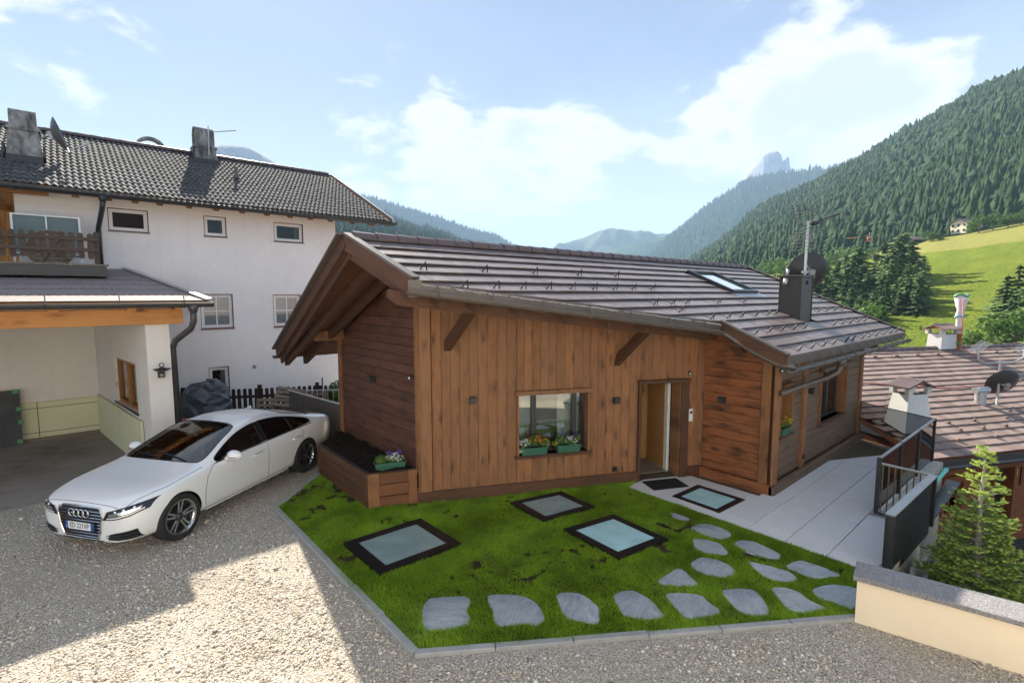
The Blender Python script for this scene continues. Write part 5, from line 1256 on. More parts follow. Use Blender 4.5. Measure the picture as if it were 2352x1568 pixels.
    for t in (0.90, 3.82):
        for sd in (1, -1):
            c = MB(); r = .372; k = 40; ring1 = []; 
            for yy in (.62, 1.2): ring1.append([L(t+r*math.cos(2*math.pi*a/k), sd*yy, .345+r*math.sin(2*math.pi*a/k)) for a in range(k)])
            c.add(ring1[0]+ring1[1], [tuple(range(k)), tuple(range(2*k-1, k-1, -1))]+[(a, a+k, (a+1) % k+k, (a+1) % k) for a in range(k)], 6)
            cme = c.mesh('cut', mats); bmm = bmesh.new(); bmm.from_mesh(cme); bmesh.ops.recalc_face_normals(bmm, faces=bmm.faces); bmm.to_mesh(cme); bmm.free()
            for p in cme.polygons: p.material_index = 6
            co = bpy.data.objects.new('cut', cme); COL.objects.link(co); cutters.append(co)
            bo = tmp.modifiers.new('b', 'BOOLEAN'); bo.operation = 'DIFFERENCE'; bo.object = co; bo.solver = 'EXACT'
    dg = bpy.context.evaluated_depsgraph_get(); dg.update()
    res = bpy.data.meshes.new_from_object(tmp.evaluated_get(dg))
    sub = None
    for o in cutters+[tmp]: bpy.data.objects.remove(o)
    bmr = bmesh.new(); bmr.from_mesh(res); bvh = BVHTree.FromBMesh(bmr)
    # split by material and by window
    groups = {}
    for f in bmr.faces:
        k = f.material_index; c = f.calc_center_median()
        if k in (0, 6): key = 'body' if k == 0 else 'wheel_arch'
        elif k == 1: key = 'windscreen'
        elif k == 5: key = 'rear_window'
        elif k == 4: key = 'pillar_trim' + ('L' if c.y > 0 else 'R')
        else: key = ('w%d' % (0 if -c.x < 2.7 else (1 if -c.x < 3.5 else 2)))+('L' if c.y > 0 else 'R')
        groups.setdefault(key, []).append(f)
    names = {'body': 'body', 'wheel_arch': 'wheel_arch', 'windscreen': 'windscreen', 'rear_window': 'rear_window'}
    parts = {}
    for key, fl in groups.items():
        ids = {}; V_ = []; F_ = []
        for f in fl:
            q = []
            for v in f.verts:
                if v.index not in ids: ids[v.index] = len(V_); V_.append(Mc @ v.co)
                q.append(ids[v.index])
            F_.append(q)
        nm = names.get(key, 'pillar_trim' if key.startswith('pillar') else 'side_window')
        mt = mats[fl[0].material_index]
        o = MB().add(V_, F_).build(nm, mt, root, 50); parts[key] = o
        # rubber or chrome edging round each pane
        if nm in ('windscreen', 'rear_window', 'side_window'):
            be = {}
            cnt = {}
            for f in F_:
                for a, b in zip(f, f[1:]+f[:1]): cnt[tuple(sorted((a, b)))] = cnt.get(tuple(sorted((a, b))), 0)+1
            for (a, b), c in cnt.items():
                if c == 1: be.setdefault(a, []).append(b); be.setdefault(b, []).append(a)
            if be:
                st = next(iter(be)); path = [st]; prev = None; cur = st
                while True:
                    nx = [x for x in be[cur] if x != prev]
                    if not nx or nx[0] == st: break
                    prev, cur = cur, nx[0]; path.append(cur)
                    if len(path) > 2000: break
                MB().tube([V_[i] for i in path], .0095, 5, closed=True).build('window_seal', MT['car_black'], o)
    def hit(y, z, d=Vector((-1, 0, 0)), o=None):
        o = o or Vector((1.0, y, z)); h = bvh.ray_cast(o, d); return (h[0], h[1]) if h[0] else (None, None)
    def lerp_poly(P, t):
        n = len(P)-1; x = t*n; i = min(int(x), n-1); f = x-i; return P[i][0]+(P[i+1][0]-P[i][0])*f, P[i][1]+(P[i+1][1]-P[i][1])*f
    def patch(name, bot, top, mat, off=.004, nu=14, nv=5, par=root, sx=1):
        vs, fs = [], []
        for j in range(nv+1):
            for i in range(nu+1):
                a = lerp_poly(bot, i/nu); b = lerp_poly(top, i/nu); y = a[0]+(b[0]-a[0])*j/nv; z = a[1]+(b[1]-a[1])*j/nv
                h, n = hit(sx*y, z)
                if h is None: h, n = Vector((-.3, sx*y, z)), Vector((1, 0, 0))
                vs.append(Mc @ (h+n*off+Vector((off*.5, 0, 0))))
        for j in range(nv):
            for i in range(nu): fs.append((j*(nu+1)+i, j*(nu+1)+i+1, (j+1)*(nu+1)+i+1, (j+1)*(nu+1)+i))
        return MB().add(vs, fs).build(name, MT[mat], par, True)
    def line(pts, r, mat, name, par=root, off=.003, n=5):
        out = []
        for (o, d) in pts:
            h = bvh.ray_cast(o, d)
            if h[0] is not None: out.append(Mc @ (h[0]+h[1]*off))
        if len(out) > 1: return MB().tube(out, r, n).build(name, MT[mat], par)
    fy = lambda y, z: (Vector((1, y, z)), Vector((-1, 0, 0)))
    sy = lambda t, z, s=1: (Vector((-t, 2*s, z)), Vector((0, -s, 0)))
    ty = lambda t, y: (Vector((-t, y, 3)), Vector((0, 0, -1)))
    # grille
    gout = [(-.31, .262), (-.385, .52), (-.345, .632)]
    gr = patch('grille', [(-.30, .265), (.30, .265)], [(-.345, .700), (.345, .700)], 'car_black', .004, 16, 10)
    grb = []
    edge = [(-.30, .262), (-.36, .43), (-.395, .590), (-.375, .690), (-.31, .710), (0, .716), (.31, .710), (.375, .690), (.395, .590), (.36, .43), (.30, .262), (0, .254), (-.30, .262)]
    pts = []
    for a, b in zip(edge, edge[1:]):
        for k in range(4): pts.append(fy(a[0]+(b[0]-a[0])*k/4, a[1]+(b[1]-a[1])*k/4))
    line(pts, .010, 'chrome', 'grille_frame', gr, .008)
    patch('grille_side', [(-.355, .36), (-.29, .27)], [(-.392, .66), (-.30, .69)], 'car_black', .005, 4, 6, gr); patch('grille_side', [(.29, .27), (.355, .36)], [(.30, .69), (.392, .66)], 'car_black', .005, 4, 6, gr)
    for k in range(9):
        z = .295+k*.045; w = .31+.08*min(1, (z-.27)/.30)
        line([fy(-w+2*w*i/14, z) for i in range(15)], .0048, 'chrome', 'grille_bar', gr, .010, 4)
    # four interlocked rings
    for k in range(4):
        yc = -.1275+.085*k; pr = []
        h, n = hit(yc, .622)
        for a in range(20): pr.append(Mc @ Vector((h.x+.022, yc+.052*math.cos(a*math.pi/10), .622+.052*math.sin(a*math.pi/10))))
        MB().tube(pr, .0085, 6, closed=True).build('emblem_ring', MT['chrome'], gr, True)
    # number plate
    h, n = hit(0, .44); px = h.x+.024
    def prect(y0, y1, z0, z1, x, mat, name, par):
        return MB().obox(Mc @ Vector((x-.008, y0, z0)), (Mc.to_3x3() @ Vector((0, y1-y0, 0))), (Mc.to_3x3() @ Vector((0, 0, z1-z0))), (Mc.to_3x3() @ Vector((.008, 0, 0)))).build(name, MT[mat], par)
    prect(-.285, .285, .365, .510, px-.003, 'car_black', 'plate_holder', gr)
    pp = prect(-.25, .25, .385, .492, px, 'plate_white', 'number_plate', gr)
    # car's left is +y, seen from the front the writing runs from the car's right (-y) to its left (+y)
    prect(-.25, -.205, .385, .492, px+.0012, 'plate_blue', 'plate_band', pp); prect(.205, .25, .385, .492, px+.0012, 'plate_blue', 'plate_band', pp)
    def text(body, size, P, ux, uz, mat, name, par):
        cu = bpy.data.curves.new('t', 'FONT'); cu.body = body; cu.size = size; cu.align_x = 'CENTER'; cu.align_y = 'CENTER'; cu.extrude = .0006
        o = bpy.data.objects.new('t', cu); COL.objects.link(o); dg = bpy.context.evaluated_depsgraph_get(); dg.update()
        me = bpy.data.meshes.new_from_object(o.evaluated_get(dg)); bpy.data.objects.remove(o)
        me.materials.clear(); me.materials.append(MT[mat]); ux, uz = Vector(ux), Vector(uz)
        M = Matrix((ux, uz, ux.cross(uz))).transposed().to_4x4(); M.translation = Vector(P); me.transform(M)
        return _link(bpy.data.objects.new(name, me), par)
    R3 = Mc.to_3x3().normalized()
    text('ED 221VP', .098, Mc @ Vector((px+.0015, 0.0, .438)), R3 @ Vector((0, .86, 0)), R3 @ Vector((0, 0, 1.05)), 'car_black', 'plate_lettering', pp)
    text('I', .05, Mc @ Vector((px+.003, -.2275, .412)), R3 @ Vector((0, 1, 0)), R3 @ Vector((0, 0, 1)), 'plate_white', 'plate_lettering', pp)
    # head lamps, intakes, lower lip
    for sx in (1, -1):
        hl = patch('headlight', [(.400, .545), (.60, .570), (.78, .612), (.885, .672)], [(.475, .672), (.64, .715), (.78, .750), (.892, .782)], 'lamp_housing', .004, 20, 7, sx=sx)
        patch('reflector', [(.50, .602), (.62, .618), (.76, .652), (.835, .690)], [(.52, .648), (.63, .664), (.76, .696), (.84, .726)], 'chrome', .007, 16, 3, hl, sx)
        patch('running_light', [(.47, .570), (.62, .590), (.78, .632), (.86, .680)], [(.485, .588), (.62, .608), (.78, .650), (.86, .696)], 'plastic_white', .008, 16, 2, hl, sx)
        for (yy, zz) in ((.60, .672), (.70, .698), (.79, .718)):
            h, n = hit(sx*yy, zz)
            if h is not None: MB().lathe([(0, .012), (.016, .008), (.022, 0)], Matrix.Translation(Mc @ (h+n*.003)) @ (Mc.to_3x3() @ n).to_track_quat('Z', 'Y').to_matrix().to_4x4(), 10).build('lamp_lens', MT['lens_glass' if False else 'chrome'], hl, True)
        it = patch('air_intake', [(.46, .272), (.62, .275), (.82, .285)], [(.50, .355), (.62, .388), (.82, .425)], 'car_black', .004, 14, 4, sx=sx)
        for z in (.302, .335): line([fy(sx*(.44+.38*i/10), z+.026*i/10) for i in range(11)], .005, 'metal_dark', 'intake_bar', it, .008, 4)
    lip = patch('lower_grille', [(-.36, .222), (.36, .222)], [(-.37, .244), (.37, .244)], 'car_black', .004, 12, 2)
    # panel joints
    for s in (1, -1):
        for pts in ([(1.36, .33), (1.34, .45), (1.35, .60), (1.40, .78), (1.52, .90), (1.60, .925)], [(2.76, .25), (2.74, .45), (2.74, .70), (2.75, .94)], [(3.40, .36), (3.52, .55), (3.72, .80), (3.74, .90), (3.66, .96)], [(1.36, .27), (2.0, .255), (2.76, .25), (3.35, .27), (3.42, .36)]):
            P = []
            for a, b in zip(pts, pts[1:]):
                for k in range(5): P.append(sy(a[0]+(b[0]-a[0])*k/5, a[1]+(b[1]-a[1])*k/5, s))
            P.append(sy(*pts[-1], s)); line(P, .0042, 'car_black', 'panel_joint', root, .0, 4)
        # bonnet joint
        line([ty(.25+1.15*i/20, s*(.70+.15*min(1, i/9))) for i in range(21)], .0042, 'car_black', 'panel_joint', root, 0, 4)
        # bright strip under the windows and along the sill
        line([sy(1.60+2.45*i/30, .922+.05*i/30, s) for i in range(31)], .008, 'chrome', 'window_strip', root, .003, 5)
        line([sy(1.40+1.95*i/20, .235, s) for i in range(21)], .016, 'car_paint', 'sill_strip', root, .004, 6)
        for t in (2.35, 3.40):
            P = [bvh.ray_cast(*sy(t+.22*i/8, .80+.015*i/8, s)) for i in range(9)]
            MB().tube([Mc @ (p[0]+p[1]*(.012+.022*math.sin(math.pi*i/8))) for i, p in enumerate(P)], .018, 8).build('door_handle', MT['car_paint'], root, True)
            MB().tube([Mc @ (p[0]+p[1]*(.012+.022*math.sin(math.pi*i/8))+Vector((0, 0, .018))) for i, p in enumerate(P)], .007, 5).build('handle_trim', MT['chrome'], root, True)
        # mirror
        mb = MB(); cen = Vector((-1.86, s*1.03, .985)); vs, fs = [], []; nu, nv = 14, 8
        for j in range(nv+1):
            for i in range(nu):
                a, b2 = 2*math.pi*i/nu, math.pi*j/nv; v = Vector((math.cos(b2), math.sin(b2)*math.cos(a), math.sin(b2)*math.sin(a)))
                fx = .10 if v.x > 0 else .045
                vs.append(Mc @ (cen+Vector((v.x*fx, v.y*.145*(1-.12*v.x), v.z*.088))))
        for j in range(nv):
            for i in range(nu): fs.append((j*nu+i, j*nu+(i+1) % nu, (j+1)*nu+(i+1) % nu, (j+1)*nu+i))
        mr = mb.add(vs, fs).build('wing_mirror', MT['car_paint'], root, True)
        MB().tube([Mc @ Vector((-1.80, s*.90, .935)), Mc @ Vector((-1.84, s*.97, .95))], [.035*K, .03*K], 8).build('mirror_arm', MT['car_paint'], mr, True)
        MB().tube([Mc @ (cen+Vector((.085, s*-.06, -.018))), Mc @ (cen+Vector((.10, s*.02, -.018))), Mc @ (cen+Vector((.07, s*.10, -.018)))], .006, 5).build('indicator', MT['metal_black'], mr)
    line([ty(.23, -.70+1.4*i/16) for i in range(17)], .004, 'car_black', 'panel_joint', root, 0, 4)
    # wipers
    for y0, y1 in ((.55, -.12), (-.05, -.62)):
        line([ty(1.40+.10*i/8, y0+(y1-y0)*i/8) for i in range(9)], .011, 'metal_black', 'wiper', root, .012, 5)
    # roof fin
    MB().add([Mc @ Vector(p) for p in ((-3.25, .018, 1.385), (-3.25, -.018, 1.385), (-3.42, .02, 1.36), (-3.42, -.02, 1.36), (-3.40, 0, 1.435))], [(0, 1, 4), (1, 3, 4), (3, 2, 4), (2, 0, 4)]).build('roof_fin', MT['car_paint'], root)
    # tail lamps
    for s in (1, -1):
        line([(Vector((-4.82+.0*i, s*(1.2), .84+.012*i)), Vector((0, -s, 0))) for i in range(4)], .02, 'tail_red', 'tail_light', root, .003, 6)
    # interior
    def ibox(name, a, b, mat, par=root):
        return MB().plank([Mc @ Vector((-a[0], a[1], a[2])), Mc @ Vector((-b[0], a[1], a[2])), Mc @ Vector((-b[0], b[1], a[2])), Mc @ Vector((-a[0], b[1], a[2]))], Vector((0, 0, (b[2]-a[2])*K)), .04).build(name, MT[mat], par)
    ibox('cabin_floor', (1.5, -.75, .30), (4.3, .75, .36), 'car_dash')
    ibox('dashboard', (1.42, -.78, .55), (1.98, .78, .93), 'car_dash')
    for y in (-.37, .37):
        st = ibox('seat', (2.25, y-.26, .40), (2.82, y+.26, .62), 'car_leather'); ibox('seat_back', (2.70, y-.25, .55), (2.90, y+.25, 1.06), 'car_leather', st); ibox('head_rest', (2.76, y-.13, 1.09), (2.88, y+.13, 1.26), 'car_leather', st)
    ibox('rear_seat', (3.35, -.62, .42), (3.85, .62, 1.0), 'car_leather')
    pw = [Mc @ Vector((-2.12+.09*math.sin(a*math.pi/10)*.5, .37+.18*math.cos(a*math.pi/10), .88+.18*math.sin(a*math.pi/10))) for a in range(20)]
    MB().tube(pw, .014, 6, closed=True).build('steering_wheel', MT['car_dash'], root, True)
    ibox('inner_mirror', (2.02, -.12, 1.20), (2.05, .12, 1.26), 'cream_trim')
    ibox('centre_console', (2.0, -.11, .40), (2.75, .11, .66), 'car_dash')
    # wheels
    tw = MB(); tw.lathe([(.235, -.115), (.262, -.128), (.315, -.132), (.338, -.118), (.346, -.08), (.346, .08), (.338, .118), (.315, .132), (.262, .128), (.235, .115)], None, 40)
    tyre_me = tw.mesh('tyre', MT['tyre'], 35)
    rmb = MB(); rmb.lathe([(.238, .118), (.258, .126), (.264, .118), (.250, .108), (.235, .09), (.225, 0), (.235, -.11)], None, 40); rim_me = rmb.mesh('rim', MT['rim_bright'], 40)
    dk = MB(); dk.lathe([(0, .02), (.20, .02), (.20, .0), (.232, 0)], None, 32); disc_me = dk.mesh('brake_disc', MT['metal_dark'], 30)
    spk = []
    for i in range(5):
        a0 = math.pi/2+i*2*math.pi/5+.2
        for s in (-1, 1):
            b = MB(); ai, ao = a0+s*.30, a0+s*.155; ri, ro = .055, .245; wi, wo = .016, .013
            P0 = Vector((ri*math.cos(ai), ri*math.sin(ai), .085)); P1 = Vector((ro*math.cos(ao), ro*math.sin(ao), .112)); d = (P1-P0).normalized(); w = Vector((0, 0, 1)).cross(d).normalized()
            b.add([P0-w*wi, P0+w*wi, P1+w*wo, P1-w*wo, P0-w*wi*1.6-Vector((0, 0, .05)), P0+w*wi*1.6-Vector((0, 0, .05)), P1+w*wo*1.5-Vector((0, 0, .045)), P1-w*wo*1.5-Vector((0, 0, .045))], [(0, 1, 2, 3)], 0)
            b.add(b.v[:8], [(0, 4, 5, 1), (1, 5, 6, 2), (2, 6, 7, 3), (3, 7, 4, 0), (4, 7, 6, 5)], 1); spk.append(b.mesh('spoke', [MT['rim_bright'], MT['rim_grey']]))
    hb = MB(); hb.lathe([(0, .105), (.028, .105), (.034, .098), (.062, .090), (.066, .05)], None, 20); hub_me = hb.mesh('hub', MT['rim_grey'], 30)
    for t in (.90, 3.82):
        for s in (1, -1):
            Mw = Mc @ Matrix.Translation((-t, s*.815, .345)) @ Matrix.Rotation(R(-90*s), 4, 'X') @ Matrix.Rotation(R(20 if t < 1 else 50), 4, 'Z')
            wroot = inst('wheel', tyre_me, root, Mw)
            for nm, me in [('rim', rim_me), ('brake_disc', disc_me), ('hub', hub_me)]+[('spoke', q) for q in spk]: inst(nm, me, wroot, Mw)
    bmr.free()
build_car()
# ------------------------------------------------------------------ white house on the left
YW = 17.2; WX0, WX1 = -0.94, 6.93
house = thing('white_house', 'tall pale plastered house with dark wavy tiled roof behind the garage', 'house', (3, 20, 0))
X1 = Vector((1, 0, 0)); NY = Vector((0, -1, 0))
WINS = [(0.81, 1.69, 5.33, 5.93), (3.01, 3.60, 5.35, 5.94), (4.94, 5.85, 5.33, 5.93), (2.80, 3.67, 2.62, 3.65), (4.82, 5.69, 2.60, 3.63), (2.92, 3.47, 0.30, 1.45)]
def facade():
    b = MB(); xs = sorted({WX0, WX1, *[w[0] for w in WINS], *[w[1] for w in WINS]})
    for a, c in zip(xs, xs[1:]):
        hs = sorted([(w[2], w[3]) for w in WINS if w[0] <= a+1e-6 and w[1] >= c-1e-6]); z = -0.5
        for lo, hi in hs:
            b.box(a, c, YW, YW+.35, z, lo); z = hi
        b.box(a, c, YW, YW+.35, z, 6.45)
    b.box(WX1-.35, WX1, YW+.35, 26.0, -.5, 6.4); b.box(WX0-4, WX1, 26.0, 26.3, -.5, 6.4)
    b.box(WX0, WX0+.3, YW+.35, 19.3, -.5, 6.45); b.box(WX0-4.5, WX0, 19.3, 19.6, -.5, 6.9)
    # gable triangle
    b.prism([(WX1-.35, YW+.1, 6.4), (WX1-.35, 26.2, 6.4), (WX1-.35, 21.7, 8.45)], (.35, 0, 0))
    return b.build('wall', MT['plaster_white'], house)
wl = facade()
for i, (x0, x1, z0, z1) in enumerate(WINS):
    b = MB(); f = .018; yr = YW+.02
    for a, c, d, e in ((x0, x1, z0, z0+f), (x0, x1, z1-f, z1), (x0, x0+f, z0+f, z1-f), (x1-f, x1, z0+f, z1-f)): b.box(a, c, yr, YW+.2, d, e)
    w = b.build('window', MT['frame_red'], house)
    b = MB(); f2 = .085; a0, a1, c0, c1 = x0+f, x1-f, z0+f, z1-f
    for a, c, d, e in ((a0, a1, c0, c0+f2), (a0, a1, c1-f2, c1), (a0, a0+f2, c0+f2, c1-f2), (a1-f2, a1, c0+f2, c1-f2)): b.box(a, c, YW+.07, YW+.135, d, e)
    if i in (3, 4):
        xm, zm = (a0+a1)/2, (c0+c1)/2; b.box(xm-.016, xm+.016, YW+.085, YW+.125, c0+f2, c1-f2); b.box(a0+f2, a1-f2, YW+.086, YW+.126, zm-.016, zm+.016)
    b.build('frame', MT['pvc_white'], w)
    b = MB(); b.box(a0+f2, a1-f2, YW+.112, YW+.122, c0+f2, c1-f2); b.build('pane', MT['house_glass' if i < 3 else 'window_glass'], w)
    if i in (3, 4, 5):
        vs, fs = [], []; k = 40; cx0 = a0+.05 if i != 5 else a0+(a1-a0)*.62
        for j in range(k+1):
            x = cx0+(a1-.03-cx0)*j/k; y = YW+.165+.02*math.sin(j*1.3); vs += [(x, y, c0+.06+.03*abs(math.sin(j*.8))), (x, y, c1)]
        for j in range(k): fs.append((2*j, 2*j+2, 2*j+3, 2*j+1))
        MB().add(vs, fs).build('curtain', MT['curtain'], w, True)
    b = MB(); b.box(x0, x1, YW+.9, YW+.95, z0-.2, z1+.2); b.build('room_back', MT['room_dark'], w)
    b = MB(); b.box(x0-.02, x1+.02, YW-.03, YW+.06, z0-.03, z0-.002); b.build('sill', MT['metal_brown' if i < 3 else 'frame_red'], w)
b = MB(); b.lathe([(.05, 0), (.05, .03), (.035, .03), (.035, 0)], Matrix.Translation((4.18, YW, 1.36)) @ Matrix.Rotation(R(90), 4, 'X'), 12); b.build('vent_hole', MT['metal_dark'], house)
# roof
HE, HZ, HS_, HRY, HRZ, HX0, HX1 = 16.40, 6.20, .4608, 21.76, 8.67, -2.6, 8.70
def hz(y): return HZ+HS_*(y-HE) if y < HRY else HRZ-HS_*(y-HRY)
b = MB(); b.prism([(HX0, HE, HZ-.10), (HX0, HRY, HRZ-.10), (HX0, 27.1, hz(27.1)-.10), (HX0, 27.1, hz(27.1)), (HX0, HRY, HRZ), (HX0, HE, HZ)], (HX1-HX0, 0, 0)); hroof = b.build('roof', MT['wood_orange_trim'], house)
cw_ = math.cos(math.atan(HS_)); hV = Vector((0, 1, HS_)).normalized(); hU = Vector((1, 0, 0)); hN = hU.cross(hV)
def pan_tile():
    k = 13; w = .285; vs = []; fs = []
    for j, (v, lift) in enumerate(((0, .034), (.40, .004))):
        for top in (0, 1):
            for i in range(k):
                s = i/(k-1); x = s*w; z = .021*math.sin(s*4*math.pi-.5*math.pi)+.020
                vs.append((x, v, z+lift+(0.0 if top else -.016)))
    # order: front-bottom, front-top, back-bottom, back-top
    def row(j, top, i): return j*2*k+top*k+i
    for i in range(k-1):
        fs.append((row(0, 1, i), row(0, 1, i+1), row(1, 1, i+1), row(1, 1, i)))
        fs.append((row(0, 0, i), row(0, 0, i+1), row(0, 1, i+1), row(0, 1, i)))
    return MB().add(vs, fs).mesh('tile', MT['tile_white_house'], 50)
ptm = pan_tile(); hl = []
nr = int((HRY-HE)/cw_/.345)+1
for r in range(nr):
    yl = HE-.05+r*.345*cw_
    if yl > HRY-.12: continue
    x = HX0+.05
    while x < HX1-.2: hl.append((math.hypot(x, yl), x, yl)); x += .27
c1 = (-1.05, -.38, 18.05, 18.8)
hl = [t for t in hl if t[1] > -2.3]
hl.sort(); st = MB(); cnt = 0
for d, x, yl in hl:
    M = Matrix((hU, hV, hN)).transposed().to_4x4(); M.translation = Vector((x, yl, hz(yl)+random.uniform(0, .004)))
    if cnt < 300 and x > -1.7: inst('tile', ptm, hroof, M); cnt += 1
    else: st.add([M @ v.co for v in ptm.vertices], [tuple(p.vertices) for p in ptm.polygons])
tag(st.build('tile_field', MT['tile_white_house'], hroof, 50), kind='stuff')
b = MB(); b.prism([(HX0, HRY+.05, HRZ+.05), (HX1, HRY+.05, HRZ+.05), (HX1, 27.1, hz(27.1)+.05), (HX0, 27.1, hz(27.1)+.05)], (0, 0, .02)); b.build('rear_tiling', MT['tile_white_house'], hroof)
x = HX0
while x < HX1-.3:
    M = Matrix.Translation((x, HRY, HRZ+.05)); inst('ridge_cap', rcm, hroof, M); x += .37
b = MB(); b.obox((HX1-.04, HE-.05, HZ-.08), (0, HRY-HE+.05, HRZ-HZ), (.07, 0, 0), (0, 0, .17)); b.build('verge_flashing', MT['metal_cap'], hroof)
b = MB(); b.box(HX0, HX1, HE-.02, HE+.0, HZ-.16, HZ+.0); b.build('fascia', MT['metal_gutter_grey'], hroof)
half_pipe('gutter', (HX0, HE-.10, HZ-.07), (HX1+.05, HE-.10, HZ-.07), .085, 'metal_dark', hroof, 1.2)
for x in (0.19, 0.83, 1.37, 1.90, 2.57, 3.23, 3.90, 4.58, 5.25, 5.88, 6.53, 7.25, 7.95):
    b = MB(); b.obox((x-.07, HE+.12, HZ-.20), (0, 1.1, 1.1*HS_), (.14, 0, 0), (0, 0, .15)); b.build('rafter_tail', MT['wood_post'], hroof)
b = MB(); b.prism([(6.95, HE+.05, HZ-.10), (HX1-.03, HE+.05, HZ-.10), (HX1-.03, HRY, HRZ-.12), (6.95, HRY, HRZ-.12)], (0, 0, -.025)); b.build('verge_soffit', MT['wood_orange_trim'], hroof)
# downpipe on the facade
b = MB(); b.tube([(.70, HE-.10, HZ-.12), (.70, HE-.10, HZ-.26)], [.11, .065], 10); b.tube([(.70, HE-.10, HZ-.22), (.68, HE-.02, HZ-.42), (.60, YW-.14, HZ-.85), (.60, YW-.10, HZ-1.0), (.60, YW-.10, 4.35)], .058, 10); b.build('downpipe', MT['metal_dark'], house, True)
# timber clad recess at the far left
b = MB()
for i in range(26): b.plank([(WX0-.05-.13*i, 19.25, 4.3), (WX0-.05-.13*i-.125, 19.25, 4.3), (WX0-.05-.13*i-.125, 19.25, 6.9), (WX0-.05-.13*i, 19.25, 6.9)], (0, -.02, 0), .004)
b.build('timber_cladding', MT['pine_soffit'], house)
b = MB(); b.obox((-1.30, 16.7, 5.86), (0, 2.6, 0), (.14, 0, 0), (0, 0, .16)); b.obox((-3.2, 16.75, 6.02), (2.9, 0, 0), (0, .16, 0), (0, 0, .16)); b.obox((-1.28, 18.9, 5.0), (.10, 0, 0), (0, -.1, 0), (-.15, -.7, .95)); b.build('purlin', MT['wood_orange_trim'], house)
# chimneys
def taper_stack(name, levels, mat, parent):
    vs, fs = [], []
    for (x0, x1, y0, y1, z) in levels: vs += [(x0, y0, z), (x1, y0, z), (x1, y1, z), (x0, y1, z)]
    for i in range(len(levels)-1):
        a = 4*i
        for j in range(4): fs.append((a+j, a+(j+1) % 4, a+4+(j+1) % 4, a+4+j))
    fs.append((4*len(levels)-4, 4*len(levels)-3, 4*len(levels)-2, 4*len(levels)-1)); return MB().add(vs, fs).build(name, mat, parent)
c = thing('chimney', 'broad grey concrete chimney with flared foot at the far left of the white house roof', 'chimney', (-.7, 18.4, 7.1))
taper_stack('stack', [(-1.08, -.34, 18.1, 18.9, 6.9), (-1.05, -.37, 18.15, 18.85, 7.20), (-.99, -.42, 18.25, 18.75, 7.85)], MT['concrete_chimney'], c)
_pv = [(18.24, 7.85), (18.24, 8.12)]+[(18.5+.26*math.cos(math.pi-math.pi*i/10), 8.12+.26*math.sin(math.pi*i/10)) for i in range(1, 10)]+[(18.76, 8.12), (18.76, 7.85)]
taper_stack('collar', [(-1.02, -.38, 18.20, 18.80, 7.83), (-1.02, -.38, 18.20, 18.80, 7.90), (-.98, -.42, 18.25, 18.75, 7.92)], MT['concrete_chimney'], c)
b = MB(); b.prism([(-.965, y, z) for y, z in _pv], (.52, .0, .0)); b.build('vault_cap', MT['concrete_chimney'], c, 40)
b = MB(); b.box(-1.10, -.32, 18.04, 18.10, 7.0, 7.16); b.box(-1.12, -1.07, 18.04, 18.9, 7.02, 7.42); b.box(-.36, -.31, 18.04, 18.9, 7.02, 7.42); b.build('lead_flashing', MT['metal_dark'], c)
c = thing('chimney', 'concrete chimney with arched open top near the ridge of the white house', 'chimney', (3.86, 21.3, 8.5))
taper_stack('stack', [(3.50, 4.24, 20.9, 21.75, 8.1), (3.52, 4.22, 20.95, 21.7, 8.55), (3.56, 4.16, 21.0, 21.65, 8.82)], MT['concrete_chimney'], c)
taper_stack('collar', [(3.50, 4.22, 20.95, 21.7, 8.80), (3.50, 4.22, 20.95, 21.7, 8.88), (3.57, 4.15, 21.0, 21.65, 8.90)], MT['concrete_chimney'], c)
b = MB(); vs = []; fs = []
prof = [(3.57, 8.88), (3.57, 9.30)]+[(3.86+.29*math.cos(math.pi-math.pi*i/10), 9.30+.26*math.sin(math.pi*i/10)) for i in range(1, 10)]+[(4.15, 9.30), (4.15, 8.88)]
inn = [(3.63, 8.88), (3.63, 9.28)]+[(3.86+.23*math.cos(math.pi-math.pi*i/10), 9.28+.20*math.sin(math.pi*i/10)) for i in range(1, 10)]+[(4.09, 9.28), (4.09, 8.88)]
k = len(prof)
# vault open towards +-x: turn so that the arch faces -x
def arch(b, prof, inn, xa, xb, yc, xc):
    vs = [(xa, yc+(p[0]-xc), p[1]) for p in prof]+[(xa, yc+(p[0]-xc), p[1]) for p in inn]+[(xb, yc+(p[0]-xc), p[1]) for p in prof]+[(xb, yc+(p[0]-xc), p[1]) for p in inn]; k = len(prof); fs = []
    for i in range(k-1): fs += [(i, i+1, k+i+1, k+i), (2*k+i, 3*k+i, 3*k+i+1, 2*k+i+1), (i, 2*k+i, 2*k+i+1, i+1), (k+i, k+i+1, 3*k+i+1, 3*k+i)]
    b.add(vs, fs)
arch(b, prof, inn, 3.56, 4.16, 21.3, 3.86); b.build('vault_cap', MT['concrete_chimney'], c, 40)
b = MB(); b.box(3.46, 4.28, 20.82, 20.90, 8.15, 8.40); b.box(3.44, 3.50, 20.85, 21.8, 8.3, 8.72); b.build('lead_flashing', MT['metal_dark'], c)
c = thing('chimney', 'low arched concrete chimney hood peeking over the white house ridge', 'chimney', (2.4, 22.6, 8.4))
b = MB(); pr = [(1.98+.82*i/12, 0) for i in range(13)]
vs = []; fs = []; n = 14
for y in (22.45, 22.75):
    for rr in (.46, .37):
        for i in range(n+1): a = math.pi-math.pi*i/n; vs.append((2.42+rr*math.cos(a), y, 8.82+rr*.92*math.sin(a)))
k = n+1
for i in range(n): fs += [(i, i+1, k+i+1, k+i), (2*k+i, 3*k+i, 3*k+i+1, 2*k+i+1), (i, 2*k+i, 2*k+i+1, i+1), (k+i, k+i+1, 3*k+i+1, 3*k+i)]
